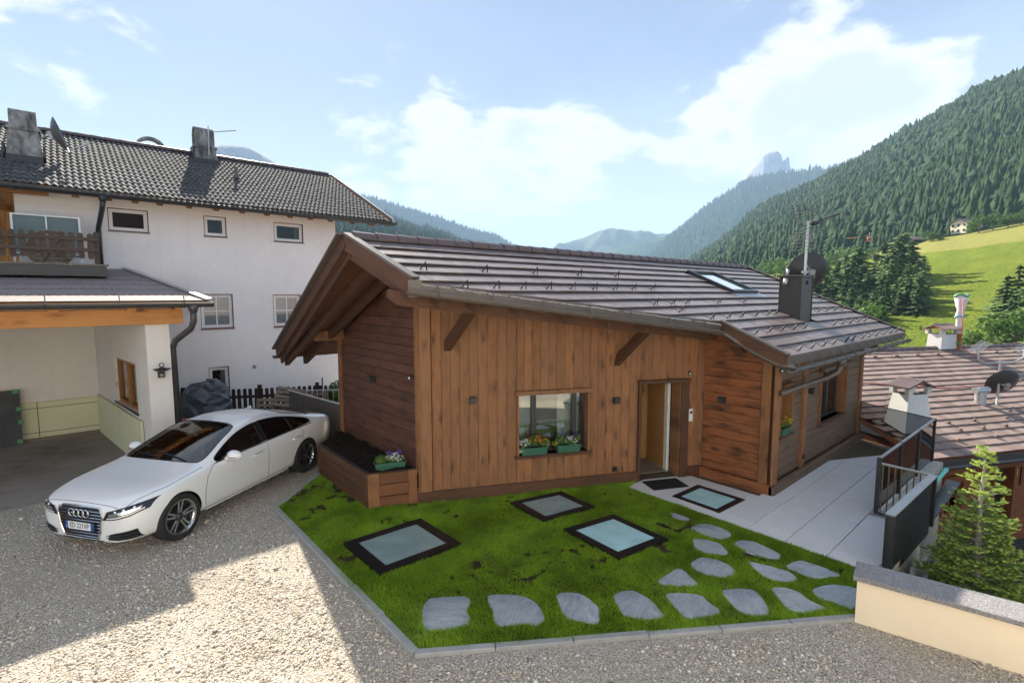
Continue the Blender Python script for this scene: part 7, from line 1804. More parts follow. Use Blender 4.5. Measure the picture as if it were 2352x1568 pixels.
# ------------------------------------------------------------------ young fir tree
def fir_tree():
    base = Vector((8.62, .70, -1.75)); H = 3.52
    t = thing('fir_tree', 'young bright green fir tree behind the cream garden wall', 'tree', base)
    b = MB(); b.tube([base, base+Vector((.02, .0, H*.45)), base+Vector((-.02, .02, H*.8)), base+Vector((-.03, .01, H*.985))], [.055, .040, .020, .006], 8); b.build('trunk', MT['bark_pale'], t, True)
    br = MB(); nv, nf, mi = [], [], []; k = 0
    NV, TW_ = [], []
    def needles(P, Q, dens, ln, newfrac):
        """two-sided comb of needles along a twig"""
        d = Q-P; L = d.length
        if L < .01: return
        d = d.normalized(); n = max(4, int(L*dens)); up = Vector((0, 0, 1)); sd = d.cross(up); sd = sd.normalized() if sd.length > .01 else Vector((1, 0, 0)); up = sd.cross(d)
        for i in range(n):
            f = (i+random.random())/n; c = P+d*L*f; a = random.uniform(-.35, 3.5)
            dirn = (sd*math.cos(a)+up*math.sin(a)*.75+d*random.uniform(.35, .8)).normalized(); l = ln*random.uniform(.7, 1.15)
            w = d.cross(dirn).normalized()*.0075
            TW_.append((c-w, c+w, c+dirn*l, f > 1-newfrac))
    lev = 0; z = .25
    while z < H-.10:
        f = z/H; nb = 7 if f < .75 else 5; rad = (.98*(1-f)**1.02+.05)*(1 if f < .9 else .8)
        a0 = random.uniform(0, 6.28)
        for i in range(nb):
            a = a0+2*math.pi*i/nb+random.uniform(-.25, .25); r = rad*random.uniform(.78, 1.12); tilt = .05+.62*f+random.uniform(-.08, .08)
            P = base+Vector((-.03*f, .01*f, z+random.uniform(-.06, .06))); hd_ = Vector((math.cos(a), math.sin(a), 0))
            pts = [P+hd_*r*s+Vector((0, 0, r*(tilt*s-.22*s*s+.10*s**3*(1 if f < .6 else 0)))) for s in (0, .25, .5, .75, 1.0)]
            br.tube(pts, [.013*(1-f)+.004, .010*(1-f)+.0035, .007*(1-f)+.003, .004, .002], 5)
            side = hd_.cross(Vector((0, 0, 1)))
            new = f > .80
            for m in range(4): needles(pts[m], pts[m+1], 150, .034, 0.9 if f > .86 else (1.0 if m == 3 else (.35 if m == 2 else 0.0)))
            nt_ = max(3, int(r*13))
            for q in range(nt_):
                s = .22+.75*(q+random.random())/nt_; m = min(3, int(s*4)); c = pts[m].lerp(pts[m+1], s*4-m); l = r*.46*(1.15-s)*random.uniform(.7, 1.2)+.05
                sg = 1 if q % 2 else -1; dr = (side*sg*.8+hd_*.62+Vector((0, 0, .10+.3*f+random.uniform(-.12, .12)))).normalized(); e = c+dr*l+Vector((0, 0, -.05*l))
                br.tube([c, e], [.0035, .0018], 4); needles(c, e, 300, .036, .42 if f < .8 else .9)
                if l > .16:
                    for g2 in (.45, .75):
                        for sg2 in (-1, 1):
                            c2 = c.lerp(e, g2); d2 = (dr*.75+side.cross(Vector((0, 0, 1)))*0+dr.cross(Vector((0, 0, 1)))*sg2*.65).normalized(); e2 = c2+d2*l*.38; needles(c2, e2, 270, .033, .25)
        z += .145*(1-.25*f)+random.uniform(-.02, .02)
    needles(base+Vector((-.02, .01, H*.80)), base+Vector((-.03, .01, H*.99)), 420, .034, 0.9)
    br.build('branches', MT['bark_pale'], t)
    arr = np.array([[tuple(a), tuple(b_), tuple(c)] for a, b_, c, nw in TW_]); nw = np.array([x[3] for x in TW_])
    o = np_obj('needles', arr.reshape(-1, 3), np.arange(len(arr)*3).reshape(-1, 3), [MT['fir_needle'], MT['fir_new']], t, mi=nw.astype(int)); tag(o, kind='stuff')
    print('fir needles', len(arr))
fir_tree()

# ------------------------------------------------------------------ neighbouring house below the terrace
nbh = thing('neighbour_house', 'reddish timber house with weathered pink-brown tiled roof below the terrace', 'house', (22, 4, -3.5))
ND = Vector((.8925, -.451, 0)); NN = Vector((.451, .8925, 0)); NE_ = Vector((16.47, 2.27, -.6)); NW_, NSL = 6.05, .331; S0, S1 = -.25, 19.0
def nr_(s, t, h=0.0): return NE_+ND*s+NN*t+Vector((0, 0, NSL*(t if t < NW_ else 2*NW_-t)+h))
b = MB(); b.prism([nr_(S0, 0, -.14), nr_(S0, NW_, -.14), nr_(S0, 2*NW_, -.14), nr_(S0, 2*NW_, -.02), nr_(S0, NW_, -.02), nr_(S0, 0, -.02)], ND*(S1-S0)); nroof = b.build('roof', MT['wood_neighbour'], nbh)
nU, nV_ = ND, (NN+Vector((0, 0, NSL))).normalized(); nN_ = nU.cross(nV_); nG, nTW = .318, .298
tb_ = MB(); tb_.plank([(.003, 0, .034), (nTW-.003, 0, .034), (nTW-.003, .36, -.002), (.003, .36, -.002)], (0, 0, .024), .006); ntm = tb_.mesh('tile', MT['tile_neighbour'])
tt = []; cN = math.cos(math.atan(NSL)); rN_ = int(NW_/cN/nG)
CHA = (.12, 1.26, .90, 1.75)
for r in range(rN_+1):
    v0 = r*nG*cN
    if v0 > NW_-.1: continue
    s = S0-(nTW/2 if r % 2 else 0)
    while s < S1-.2:
        sm, tm = s+nTW/2, v0+.16
        if s > S0-.02 and not (CHA[0]+.1 < sm < CHA[1]-.1 and CHA[2]+.1 < tm < CHA[3]-.1):
            P = nr_(s, v0); tt.append((P.length, s, v0))
        s += nTW
tt = [x for x in tt if x[1] < 13.5]; tt.sort(); st = MB(); cnt = 0
for d, s, v0 in tt:
    M = Matrix((nU, nV_, nN_)).transposed().to_4x4() @ Matrix.Rotation(random.uniform(-.008, .008), 4, 'X'); M.translation = nr_(s, v0, random.uniform(0, .006))
    if cnt < 300: inst('tile', ntm, nroof, M); cnt += 1
    else: st.add([M @ v.co for v in ntm.vertices], [tuple(p.vertices) for p in ntm.polygons])
tag(st.build('tile_field', MT['tile_neighbour'], nroof), kind='stuff')
s = S0
while s < 13.5:
    M = Matrix((nU, NN, Vector((0, 0, 1)))).transposed().to_4x4(); M.translation = nr_(s, NW_, .03); inst('ridge_cap', rcn if 'rcn' in globals() else rcm, nroof, M); s += .365
for i in range(11):
    M = Matrix((nU, nV_, nN_)).transposed().to_4x4(); M.translation = nr_(1.2+i*1.05, NW_-.62, .03); b = MB(); b.add([M @ Vector(p) for p in ((-.11, 0, .02), (.11, 0, .02), (.09, .16, .02), (-.09, .16, .02), (-.08, .02, .09), (.08, .02, .09), (.08, .15, .06), (-.08, .15, .06))], [(0, 1, 5, 4), (1, 2, 6, 5), (3, 0, 4, 7), (4, 5, 6, 7)]); b.build('vent_tile', MT['tile_neighbour'], nroof)
for i, (s, t) in enumerate([(1.55, .55), (2.2, .95), (3.0, .55), (2.25, 1.3), (3.3, 1.32), (3.1, .95), (4.0, .95), (4.2, .6), (4.6, 1.3), (5.2, 1.6), (5.4, .95), (5.0, .6)]):
    M = Matrix((nU, nV_, nN_)).transposed().to_4x4(); M.translation = nr_(s, t, .05); b = MB(); vs = [M @ Vector((.075*math.cos(math.pi*k/8), y, .075*math.sin(math.pi*k/8))) for y in (0, .03) for k in range(9)]; b.add(vs, [tuple(range(9)), tuple(range(17, 8, -1))]+[(k, k+1, k+10, k+9) for k in range(8)]); b.build('snow_guard', MT['tile_neighbour'], nroof)
b = MB(); b.obox(nr_(S0, -.03, -.20), ND*(S1-S0), NN*.02, Vector((0, 0, .19))); b.build('fascia', MT['metal_gutter_grey'], nroof)
half_pipe('gutter', nr_(S1, -.10, -.16), nr_(S0-.1, -.10, -.16), .08, 'metal_gutter_grey', nroof) if False else half_pipe('gutter', nr_(S0-.1, -.12, -.13), nr_(S1, -.12, -.13), .08, 'metal_gutter_grey', nroof)
# timber wall under the eave
WO = NE_+NN*.55; WO = Vector((WO.x, WO.y, 0))
def NWp(s, z, d=0): return WO+ND*s+Vector((0, 0, z))-NN*d
holes = [(1.13, 1.78, -2.45, -1.50), (3.0, 3.72, -3.5, -1.25)]
b = MB(); cuts = [S0+.2, 1.13, 1.78, 3.0, 3.72, S1-.5]
for a, c in zip(cuts, cuts[1:]):
    h = [q for q in holes if abs(q[0]-a) < .01]
    for lo, hi in ([(-3.6, h[0][2]), (h[0][3], -.45)] if h else [(-3.6, -.45)]):
        if hi-lo > .02: b.prism([NWp(a, lo), NWp(c, lo), NWp(c, hi), NWp(a, hi)], NN*.2)
b.prism([NWp(S0+.2, -3.6), NWp(S0+.2, -.45), NWp(S0+.2, -.45)+NN*11, NWp(S0+.2, -3.6)+NN*11], ND*.2)
nw = b.build('wall', MT['wood_neighbour'], nbh)
z = -3.5
while z < -.55:
    for a, c in ((S0+.2, 3.0), (3.72, 9.0)):
        sp = [(a, c)]
        if a < 1 and z+.16 > -2.45 and z < -1.50: sp = [(a, 1.13), (1.78, c)]
        for p, q in sp: MB().plank([NWp(p, z), NWp(q, z), NWp(q, z+.165), NWp(p, z+.165)], -NN*.02, .005).build('board', MT['wood_neighbour'], nw)
    z += .17
def n_frame(h, arch_):
    b = MB(); f = .09
    for a, c, d, e in ((h[0]-f, h[1]+f, h[3], h[3]+f), (h[0]-f, h[0], h[2], h[3]), (h[1], h[1]+f, h[2], h[3])): b.prism([NWp(a, d, .02), NWp(c, d, .02), NWp(c, e, .02), NWp(a, e, .02)], -NN*.05)
    b.prism([NWp(h[0]-.16, h[3]+f, .02), NWp(h[1]+.16, h[3]+f, .02), NWp(h[1]+.1, h[3]+f+.05, .02), NWp((h[0]+h[1])/2, h[3]+f+.09, .02), NWp(h[0]-.1, h[3]+f+.05, .02)], -NN*.07)
    return b
w = n_frame(holes[0], 1).build('window', MT['wood_neighbour'], nbh)
b = MB(); h = holes[0]; b.prism([NWp(h[0], h[2], -.10), NWp(h[1], h[2], -.10), NWp(h[1], h[3], -.10), NWp(h[0], h[3], -.10)], NN*.01); b.build('pane', MT['house_glass'], w)
b = MB(); b.obox(NWp((h[0]+h[1])/2-.025, h[2], -.08), ND*.05, Vector((0, 0, h[3]-h[2])), -NN*.03); b.obox(NWp(h[0], (h[2]+h[3])/2-.02, -.08), ND*(h[1]-h[0]), Vector((0, 0, .04)), -NN*.028); b.build('glazing_bar', MT['wood_neighbour'], w)
b = MB(); b.prism([NWp(h[0]-.2, h[2]-.2, -.6), NWp(h[1]+.2, h[2]-.2, -.6), NWp(h[1]+.2, h[3]+.2, -.6), NWp(h[0]-.2, h[3]+.2, -.6)], NN*.02); b.build('room_back', MT['room_dark'], w)
d_ = n_frame(holes[1], 0).build('door_frame', MT['wood_neighbour'], nbh)
h = holes[1]; b = MB(); b.prism([NWp(h[0], h[2], -.5), NWp(h[1], h[2], -.5), NWp(h[1], h[3], -.5), NWp(h[0], h[3], -.5)], NN*.05); b.build('door_leaf', MT['wood_beam'], d_)
b = MB(); b.prism([NWp(h[0]+.1, -2.3, -.47), NWp(h[0]+.3, -2.3, -.47), NWp(h[0]+.3, -1.5, -.47), NWp(h[0]+.1, -1.5, -.47)], -NN*.01); b.build('door_glass', MT['house_glass'], d_)
b = MB(); b.prism([NWp(3.80, -1.55, .025), NWp(3.90, -1.55, .025), NWp(3.90, -1.36, .025), NWp(3.80, -1.36, .025)], -NN*.01); b.build('warning_plate', MT['sign_yellow'], nbh)
b = MB(); b.prism([NWp(4.02, -1.85, .025), NWp(4.05, -1.85, .025), NWp(4.05, -1.30, .025), NWp(4.02, -1.30, .025)], -NN*.02); b.build('thermometer', MT['metal_black'], nbh)
# white tapered chimneys
def white_chimney(label, s0, s1, t0, t1, zb, zt, roofmat, ridge_along, tw=.30):
    c = thing('chimney', label, 'chimney', nr_((s0+s1)/2, (t0+t1)/2), 'white chimneys of the neighbouring house')
    sm, tm = (s0+s1)/2, (t0+t1)/2; P0 = NE_+Vector((0, 0, .6))
    def Q(s, t, z): return Vector((P0.x, P0.y, 0))+ND*s+NN*t+Vector((0, 0, z))
    k = tw
    lo = [Q(s0, t0, zb), Q(s1, t0, zb), Q(s1, t1, zb), Q(s0, t1, zb)]; hi = [q.lerp(Q(sm, tm, 0), k) for q in lo]; hi = [Vector((q.x, q.y, zt)) for q in hi]
    MB().add(lo+hi, [(0, 1, 5, 4), (1, 2, 6, 5), (2, 3, 7, 6), (3, 0, 4, 7), (4, 5, 6, 7)]).build('stack', MT['plaster_chimney'], c)
    ft = [q.lerp(Q(sm, tm, 0), -.02) for q in lo]; b = MB(); f2 = [q.lerp(Q(sm, tm, 0), .06) for q in lo]
    b.add([Vector((q.x, q.y, zb)) for q in ft]+[Vector((q.x, q.y, nr_(*( (s0, t0), (s1, t0), (s1, t1), (s0, t1))[i]).z+.10)) for i, q in enumerate(ft)], [(0, 1, 5, 4), (1, 2, 6, 5), (2, 3, 7, 6), (3, 0, 4, 7)]); b.build('lead_flashing', MT['metal_gutter_grey'], c)
    # smoke openings: four corner piers under a little pitched roof
    ph = .20
    cn = Q(sm, tm, zt)
    for q in hi:
        e1, e2 = (hi[1]-hi[0])*.24, (hi[3]-hi[0])*.24; o = q.lerp(cn, 0.0); o = o-e1*(0 if (q-hi[0]).dot(e1) < (e1.length*2) else 1)-e2*(0 if (q-hi[0]).dot(e2) < (e2.length*2) else 1); MB().obox(o, e1, e2, Vector((0, 0, ph))).build('pier', MT['plaster_chimney'], c)
    b = MB(); b.add([p+Vector((0, 0, .012)) for p in hi], [(0, 1, 2, 3)]); b.build('dark_bed', MT['room_dark'], c)  # dark face across the stack top, between the piers
    a_, o_ = (ND, NN) if ridge_along else (NN, ND); wa = ((hi[1]-hi[0]).length if ridge_along else (hi[3]-hi[0]).length)/2+.12; wo = ((hi[3]-hi[0]).length if ridge_along else (hi[1]-hi[0]).length)/2+.15; rt = zt+ph
    rf = None
    for sg in (-1, 1):
        b = MB(); n = 7
        pts = [cn+a_*(-wa)+Vector((0, 0, ph+.16)), cn+a_*wa+Vector((0, 0, ph+.16)), cn+a_*wa+o_*sg*wo+Vector((0, 0, ph-.02)), cn+a_*(-wa)+o_*sg*wo+Vector((0, 0, ph-.02))]; b.prism(pts, (0, 0, .03)); o = b.build('cap_roof', MT[roofmat], c)
        for i in range(n):
            f0, f1 = i/n+.008, (i+1)/n-.008; q = [pts[0].lerp(pts[1], f0), pts[0].lerp(pts[1], f1), pts[3].lerp(pts[2], f1), pts[3].lerp(pts[2], f0)]; MB().prism([p+Vector((0, 0, .032)) for p in q], (0, 0, .012)).build('cap_tile', MT[roofmat], o)
    b = MB(); b.tube([cn-a_*wa+Vector((0, 0, ph+.20)), cn+a_*wa+Vector((0, 0, ph+.20))], .035, 8); b.build('cap_ridge', MT[roofmat], c)
    return c
white_chimney('white tapered chimney with little brown roof, nearest the glass railing', .15, 1.22, .95, 1.65, -.35, .86, 'tile_ridge', False, .36)
white_chimney('squat white chimney with mossy tiled hood on the far ridge', 8.15, 9.02, 5.80, 6.40, 1.2, 2.02, 'tile_neighbour', True, .10)
wr = thing('wrapped_flue', 'tall flue pipe wrapped in white plastic sheet and green tape on the far ridge', 'flue', (26.9, 3.6, 1.4))
wpP = nr_(9.10, 5.85); b = MB(); vs = []; fs = []; prof = [(.12, .9), (.13, 1.1), (.16, 1.35), (.15, 1.6), (.20, 1.8), (.17, 2.0), (.24, 2.2), (.30, 2.45), (.31, 2.62), (.30, 2.66)]; n = 14
for (r, z) in prof:
    for j in range(n): a = 2*math.pi*j/n; rr = r*.66*random.uniform(.8, 1.2); vs.append((wpP.x+rr*math.cos(a), wpP.y+rr*math.sin(a), wpP.z-.35+z))
for i in range(len(prof)-1):
    for j in range(n): fs.append((i*n+j, i*n+(j+1) % n, (i+1)*n+(j+1) % n, (i+1)*n+j))
fs.append(tuple((len(prof)-1)*n+j for j in range(n))); MB().add(vs, fs).build('plastic_wrap', MT['plastic_sheet'], wr, 60)
b = MB(); b.obox(wpP+Vector((-.09, -.09, -.3)), (.18, 0, 0), (0, .18, 0), (0, 0, 1.0)); b.build('timber_boxing', MT['wood_orange_trim'], wr)
for z, r in ((2.60, .21), (1.75, .14), (1.25, .11), (.62, .13), (.0, .2)):
    b = MB(); b.tube([wpP+Vector((r*math.cos(a*math.pi/8), r*math.sin(a*math.pi/8), z-.35+.05*math.sin(a))) for a in range(16)], .035, 5, closed=True); b.build('tape_band', MT['tape_green' if z > 2 or z < 1 else 'teal_foam'], wr)
pts = [wpP+Vector((-.25, -.1, 2.1)), wpP+Vector((-.3, -.15, .2)), nr_(9.0, 5.2, .08), nr_(9.1, 4.6, .06), nr_(8.9, 4.0, .06), nr_(8.2, 3.5, .06), nr_(6.5, 3.1, .06), nr_(4.6, 3.1, .06), nr_(3.0, 3.4, .06), nr_(1.2, 3.9, .06), nr_(.4, 4.2, .06)]
b = MB(); b.tube(pts, .016, 6); tag(b.build('red_cable', MT['red_cable'], None, True), 'thin red cable hanging from the wrapped flue across the tiled roof', 'cable')
# dish and aerial mast on the neighbour roof
pb_ = nr_(5.38, 2.07, 0)
ms = thing('antenna_mast', 'steel mast with two-armed aerial cross bar on the neighbouring roof', 'aerial', pb_)
b = MB(); b.tube([pb_, pb_+Vector((0, 0, 1.45))], .035, 8); b.tube([pb_+Vector((-.08, 0, .0)), pb_+Vector((0, 0, .25))], .03, 6); b.build('mast', MT['metal_galv'], ms)
cb_ = pb_+Vector((0, 0, 1.38)); b = MB(); b.tube([cb_-ND*1.0+Vector((0, 0, .50)), cb_-ND*.95+Vector((0, 0, .12)), cb_-ND*.6, cb_+ND*.6, cb_+ND*1.0+Vector((0, 0, .12)), cb_+ND*1.05+Vector((0, 0, .5))], .028, 6); b.build('cross_bar', MT['metal_galv'], ms)
for sg, ln in ((-1, .6), (1, .9)):
    c0 = cb_+ND*sg*1.03+Vector((0, 0, .5)); b = MB(); bd = (ND*.8*1+Vector((0, 0, .45))).normalized(); p, q = c0-bd*ln*.4, c0+bd*ln*.6; b.tube([p, q], .014, 5)
    for i in range(9): m = p.lerp(q, i/8); b.tube([m-NN*.16-Vector((0, 0, .05)), m+NN*.16+Vector((0, 0, .05))], .008, 4)
    b.build('yagi_aerial', MT['metal_galv'], ms)
dish('satellite_dish', 'dark satellite dish on the mast on the neighbouring roof', pb_+Vector((.22, -.05, .74)), (.62, .55, .42), .46, 'dish_dark', False, [pb_+Vector((0, 0, .72))])
vp = nr_(4.82, 2.18, 0); vt = thing('roof_vent', 'grey metal roof vent with rounded hood beside the satellite dish', 'vent', vp)
b = MB(); b.tube([vp+Vector((0, 0, -.1)), vp+Vector((0, 0, .42))], .15, 14); b.build('vent_pipe', MT['metal_galv'], vt, 40); b = MB(); b.tube([vp-ND*.27+Vector((0, 0, .46)), vp+ND*.27+Vector((0, 0, .46))], .11, 12); b.build('vent_hood', MT['metal_galv'], vt, 40)
# dish and aerial on the chalet chimney
dm = thing('antenna_mast', 'galvanised mast with grid aerial on the metal chimney of the chalet', 'aerial', (12.3, 4.3, 4.06))
mp_ = Vector((12.42, 4.22, 4.06)); b = MB(); b.tube([mp_, mp_+Vector((.02, 0, 1.20))], .030, 8); b.obox(mp_+Vector((-.08, -.05, .05)), (.16, 0, 0), (0, .1, 0), (0, 0, .06)); b.build('mast', MT['metal_galv'], dm)
tpm = mp_+Vector((.02, 0, 1.12)); bd = Vector((.93, -.32, .30)).normalized(); b = MB(); b.tube([tpm-bd*.1, tpm+bd*1.05], .014, 5)
sdv = bd.cross(Vector((0, 0, 1))).normalized()
for i in range(12): m = tpm+bd*(.25+.065*i); b.tube([m-Vector((0, 0, .08))-sdv*.03, m+Vector((0, 0, .03))+sdv*.03], .006, 4)
b.obox(tpm+bd*.12-Vector((0, 0, .05)), bd*.16, sdv*.08, Vector((0, 0, .1))); b.build('yagi_boom', MT['metal_black'], dm)
b = MB(); rp_ = tpm-bd*.05
for sg in (1, -1):
    for i in range(7):
        z = sg*(.06+.075*i); off = bd*-.02*i; b.tube([rp_+off-sdv*.30+Vector((0, 0, z)), rp_+off+sdv*.30+Vector((0, 0, z))], .0055, 4)
    for j in range(5): x = -.3+.15*j; b.tube([rp_+sdv*x+Vector((0, 0, sg*.06)), rp_-bd*.12+sdv*x+Vector((0, 0, sg*.51))], .0055, 4)
b.build('grid_reflector', MT['metal_gutter_grey'], dm)
dish('satellite_dish', 'dark round satellite dish behind the mast on the chalet chimney', mp_+Vector((.42, .10, .12)), (.72, .62, .33), .43, 'dish_dark', False, [mp_+Vector((0, 0, .25))])
# ------------------------------------------------------------------ valley sides, forest, meadow, far peaks
def interp(pts, x): return np.interp(x, [p[0] for p in pts], [p[1] for p in pts])
class Hill:
    """terrain sheet: for every bearing (photo column u) it climbs from range r0 / height of row vb to a crest at range rc / row vc"""
    def __init__(s, crest, rc, base, r0, u0, u1, prof=1.0, rough=0.0, drop=0.0, seed=1):
        s.crest, s.rc, s.base, s.r0, s.u0, s.u1, s.prof, s.rough, s.drop = crest, rc, base, r0, u0, u1, prof, rough, drop
        s.rs = np.random.default_rng(seed); s.T = s.rs.random((64, 64))
    def vn(s, x, y):
        i, j = int(math.floor(x)), int(math.floor(y)); f, g = x-i, y-j; f = f*f*(3-2*f); g = g*g*(3-2*g); T = s.T
        return (T[i % 64, j % 64]*(1-f)+T[(i+1) % 64, j % 64]*f)*(1-g)+(T[i % 64, (j+1) % 64]*(1-f)+T[(i+1) % 64, (j+1) % 64]*f)*g-.5
    def P(s, u, t):
        rc = interp(s.rc, u) if isinstance(s.rc, list) else s.rc; r = s.r0+(rc-s.r0)*t
        vb = interp(s.base, u) if isinstance(s.base, list) else s.base
        a = at_range(u, vb, s.r0); b = at_range(u, interp(s.crest, u), rc)
        z = a[2]+(b[2]-s.drop-a[2])*t**s.prof
        d = pix_dir(u, 700); h = math.hypot(d[0], d[1]); x, y = d[0]/h*r, d[1]/h*r
        z += s.rough*(s.vn(x/180, y/180)+.5*s.vn(x/70+9, y/70)+.3*s.vn(x/28, y/28+5))*min(1, t*4)*min(1, (1-t)*5+.25)
        return (x, y, z)
    def build(s, name, mat, nu=90, nt=40, back=600, bdrop=250):
        vs, fs = [], []
        for i in range(nu+1):
            u = s.u0+(s.u1-s.u0)*i/nu
            for j in range(nt+1): vs.append(s.P(u, j/nt))
            c = s.P(u, 1.0); r = math.hypot(c[0], c[1]); k = (r+back)/r; vs.append((c[0]*k, c[1]*k, c[2]-bdrop))
        m = nt+2
        for i in range(nu):
            for j in range(m-1): fs.append((i*m+j, (i+1)*m+j, (i+1)*m+j+1, i*m+j+1))
        o = MB().add(vs, fs).build(name, MT[mat], None, True); tag(o, kind='structure'); return o
RC = [(1380, 700), (1576, 592), (1664, 529), (1718, 475), (1764, 446), (1851, 413), (1889, 386), (1964, 346), (2047, 296), (2122, 252), (2205, 198), (2268, 175), (2330, 146), (2352, 140), (2500, 75), (2700, 0), (3000, -90)]
MTOP = [(1300, 690), (1700, 640), (1900, 600), (2060, 570), (2090, 560), (2130, 549), (2200, 538), (2280, 521), (2352, 507), (2500, 478), (2700, 440), (3000, 390)]
meadow = Hill(MTOP, [(1300, 420), (1900, 330), (2200, 340), (3000, 360)], [(1300, 760), (3000, 840)], 105, 1500, 2900, .95, 2.0, 0, 5)
meadow.build('meadow', 'meadow', 80, 50, 30, 3)
forest_h = Hill(RC, [(1380, 1500), (1600, 1350), (1900, 1150), (2352, 950), (3000, 900)], MTOP, 335, 1380, 2950, 1.12, 14, 14, 6)
forest_h.build('forest_hillside', 'forest_floor', 90, 40)
DR = [(1300, 640), (1390, 612), (1476, 592), (1547, 529), (1605, 479), (1655, 446), (1693, 417), (1747, 402), (1789, 398), (1880, 388), (1960, 372), (2100, 330)]
dark_h = Hill(DR, 3300, 660, 2000, 1330, 2080, 1.0, 30, 6, 7); dark_h.build('dark_ridge', 'ridge_green', 60, 24)
MR = [(1330, 612), (1393, 583), (1455, 550), (1518, 544), (1539, 533), (1620, 520)]
Hill(MR, 4000, 650, 2600, 1340, 1610, 1.0, 30, 0, 8).build('middle_ridge', 'ridge_green', 40, 14)
FR = [(1150, 600), (1224, 575), (1282, 566), (1337, 546), (1384, 531), (1428, 527), (1482, 531), (1501, 535), (1537, 533), (1650, 540)]
Hill(FR, 4600, 640, 3600, 1150, 1640, 1.0, 120, 0, 9).build('far_mountain', 'far_green', 60, 20)
LS = [(300, 330), (700, 405), (819, 445), (863, 453), (917, 471), (972, 487), (1027, 504), (1081, 524), (1136, 537), (1172, 558), (1213, 577), (1300, 615)]
left_h = Hill(LS, 3600, 650, 2200, 560, 1300, 1.0, 25, 7, 10); left_h.build('left_slope', 'ridge_green', 70, 24)
LN = [(560, 400), (820, 465), (866, 478), (906, 497), (954, 515), (1012, 529), (1063, 551), (1118, 564), (1200, 590), (1300, 630)]
near_h = Hill(LN, 1900, 640, 420, 560, 1290, 1.0, 8, 10, 11); near_h.build('lower_slope', 'forest_floor', 60, 24)
PK = [(380, 400), (440, 372), (494, 346), (528, 336), (586, 343), (620, 360), (660, 377), (700, 395), (800, 450)]
Hill(PK, 3000, 620, 2300, 380, 800, 1.0, 90, 0, 12).build('pale_peak', 'far_rock', 40, 16)
SPI = [(1660, 470), (1688, 425), (1693, 417), (1705, 396), (1712, 390), (1726, 375), (1733, 366), (1739, 356), (1750, 351), (1764, 349), (1772, 352), (1778, 359), (1782, 373), (1786, 365), (1789, 361), (1795, 363), (1799, 384), (1806, 400), (1830, 440)]
Hill(SPI, 4600, 560, 4100, 1660, 1830, .8, 40, 0, 13).build('rock_spire', 'far_rock', 110, 18, 300, 500)

def conifer_np(n_layers, seg, seed, ragged=.3, rnd_=False):
    """small ragged spruce of unit height -> verts, tris"""
    r = np.random.default_rng(seed); vs, fs = [], []
    for k in range(n_layers):
        z0 = .10+.80*k/n_layers; z1 = min(1.0, z0+1.5/n_layers); R_ = .17*(1-.86*k/n_layers) if not rnd_ else .19*math.sin(math.pi*(.28+.6*k/n_layers)); b = len(vs); vs.append((0, 0, z1))
        for j in range(2*seg):
            a = math.pi*j/seg+r.uniform(-.15, .15)+k; rr = R_*(1.15 if j % 2 == 0 else .62)*r.uniform(1-ragged, 1+ragged); vs.append((rr*math.cos(a), rr*math.sin(a), z0-.03*(j % 2 == 0)+r.uniform(-.02, .02)))
        for j in range(2*seg): fs.append((b, b+1+j, b+1+(j+1) % (2*seg)))
    return np.array(vs), np.array(fs)
def scatter(name, hill, N, u0, u1, t0, t1, h0, h1, mat, label, layers=5, seg=5, wide=1.0, tpow=1.0, keep=None, nvar=6, rnd_=False):
    var = [conifer_np(layers, seg, 100+i, .42, rnd_ and i % 3 != 0) for i in range(nvar)]; VS, FS = [], []; k = 0
    us = rng.uniform(u0, u1, N); ts = t0+(t1-t0)*rng.random(N)**tpow
    for u, t in zip(us, ts):
        p = hill.P(u, t)
        if keep is not None and not keep(u, t, p): continue
        v, f = var[rng.integers(nvar)]; h = rng.uniform(h0, h1)*(.55+min(1.1, rng.gamma(4, .12))); a = rng.uniform(0, 6.28); w = h*wide*rng.uniform(.8, 1.25); ca, sa = math.cos(a), math.sin(a)
        q = np.c_[(v[:, 0]*ca-v[:, 1]*sa)*w+p[0], (v[:, 0]*sa+v[:, 1]*ca)*w+p[1], v[:, 2]*h+p[2]-.05*h]; VS.append(q); FS.append(f+k); k += len(q)
    o = np_obj(name, np.vstack(VS), np.vstack(FS), MT[mat]); tag(o, label, 'forest', kind='stuff'); return o
clump = lambda u, t, p: forest_h.vn(p[0]/55+3, p[1]/55)+.6*forest_h.vn(p[0]/17, p[1]/17+7)+.25*rng.normal()*.6 > .12
scatter('forest', forest_h, 30000, 1470, 2480, 0.0, 1.0, 6, 13, 'forest', 'dense dark conifer forest covering the mountainside behind the meadow', 3, 4, 1.15, .62, lambda u, t, p: not clump(u, t, p))
scatter('larch_forest', forest_h, 30000, 1470, 2480, 0.0, 1.0, 6, 12, 'forest_light', 'lighter green larches mixed into the mountainside forest', 3, 4, 1.55, .62, clump, rnd_=True)
scatter('ridge_forest', dark_h, 5500, 1400, 2000, .15, 1.0, 20, 28, 'forest', 'blue-dark conifer forest on the ridge behind', 3, 4, 1.0, .5)
scatter('slope_forest', left_h, 5500, 740, 1270, .15, 1.0, 18, 26, 'forest', 'hazy conifer forest on the left valley side', 3, 4, 1.0, .5)
scatter('lower_forest', near_h, 4200, 700, 1270, .0, 1.0, 13, 20, 'forest', 'conifers on the lower left slope between the two roofs', 5, 5, 1.0, .8)

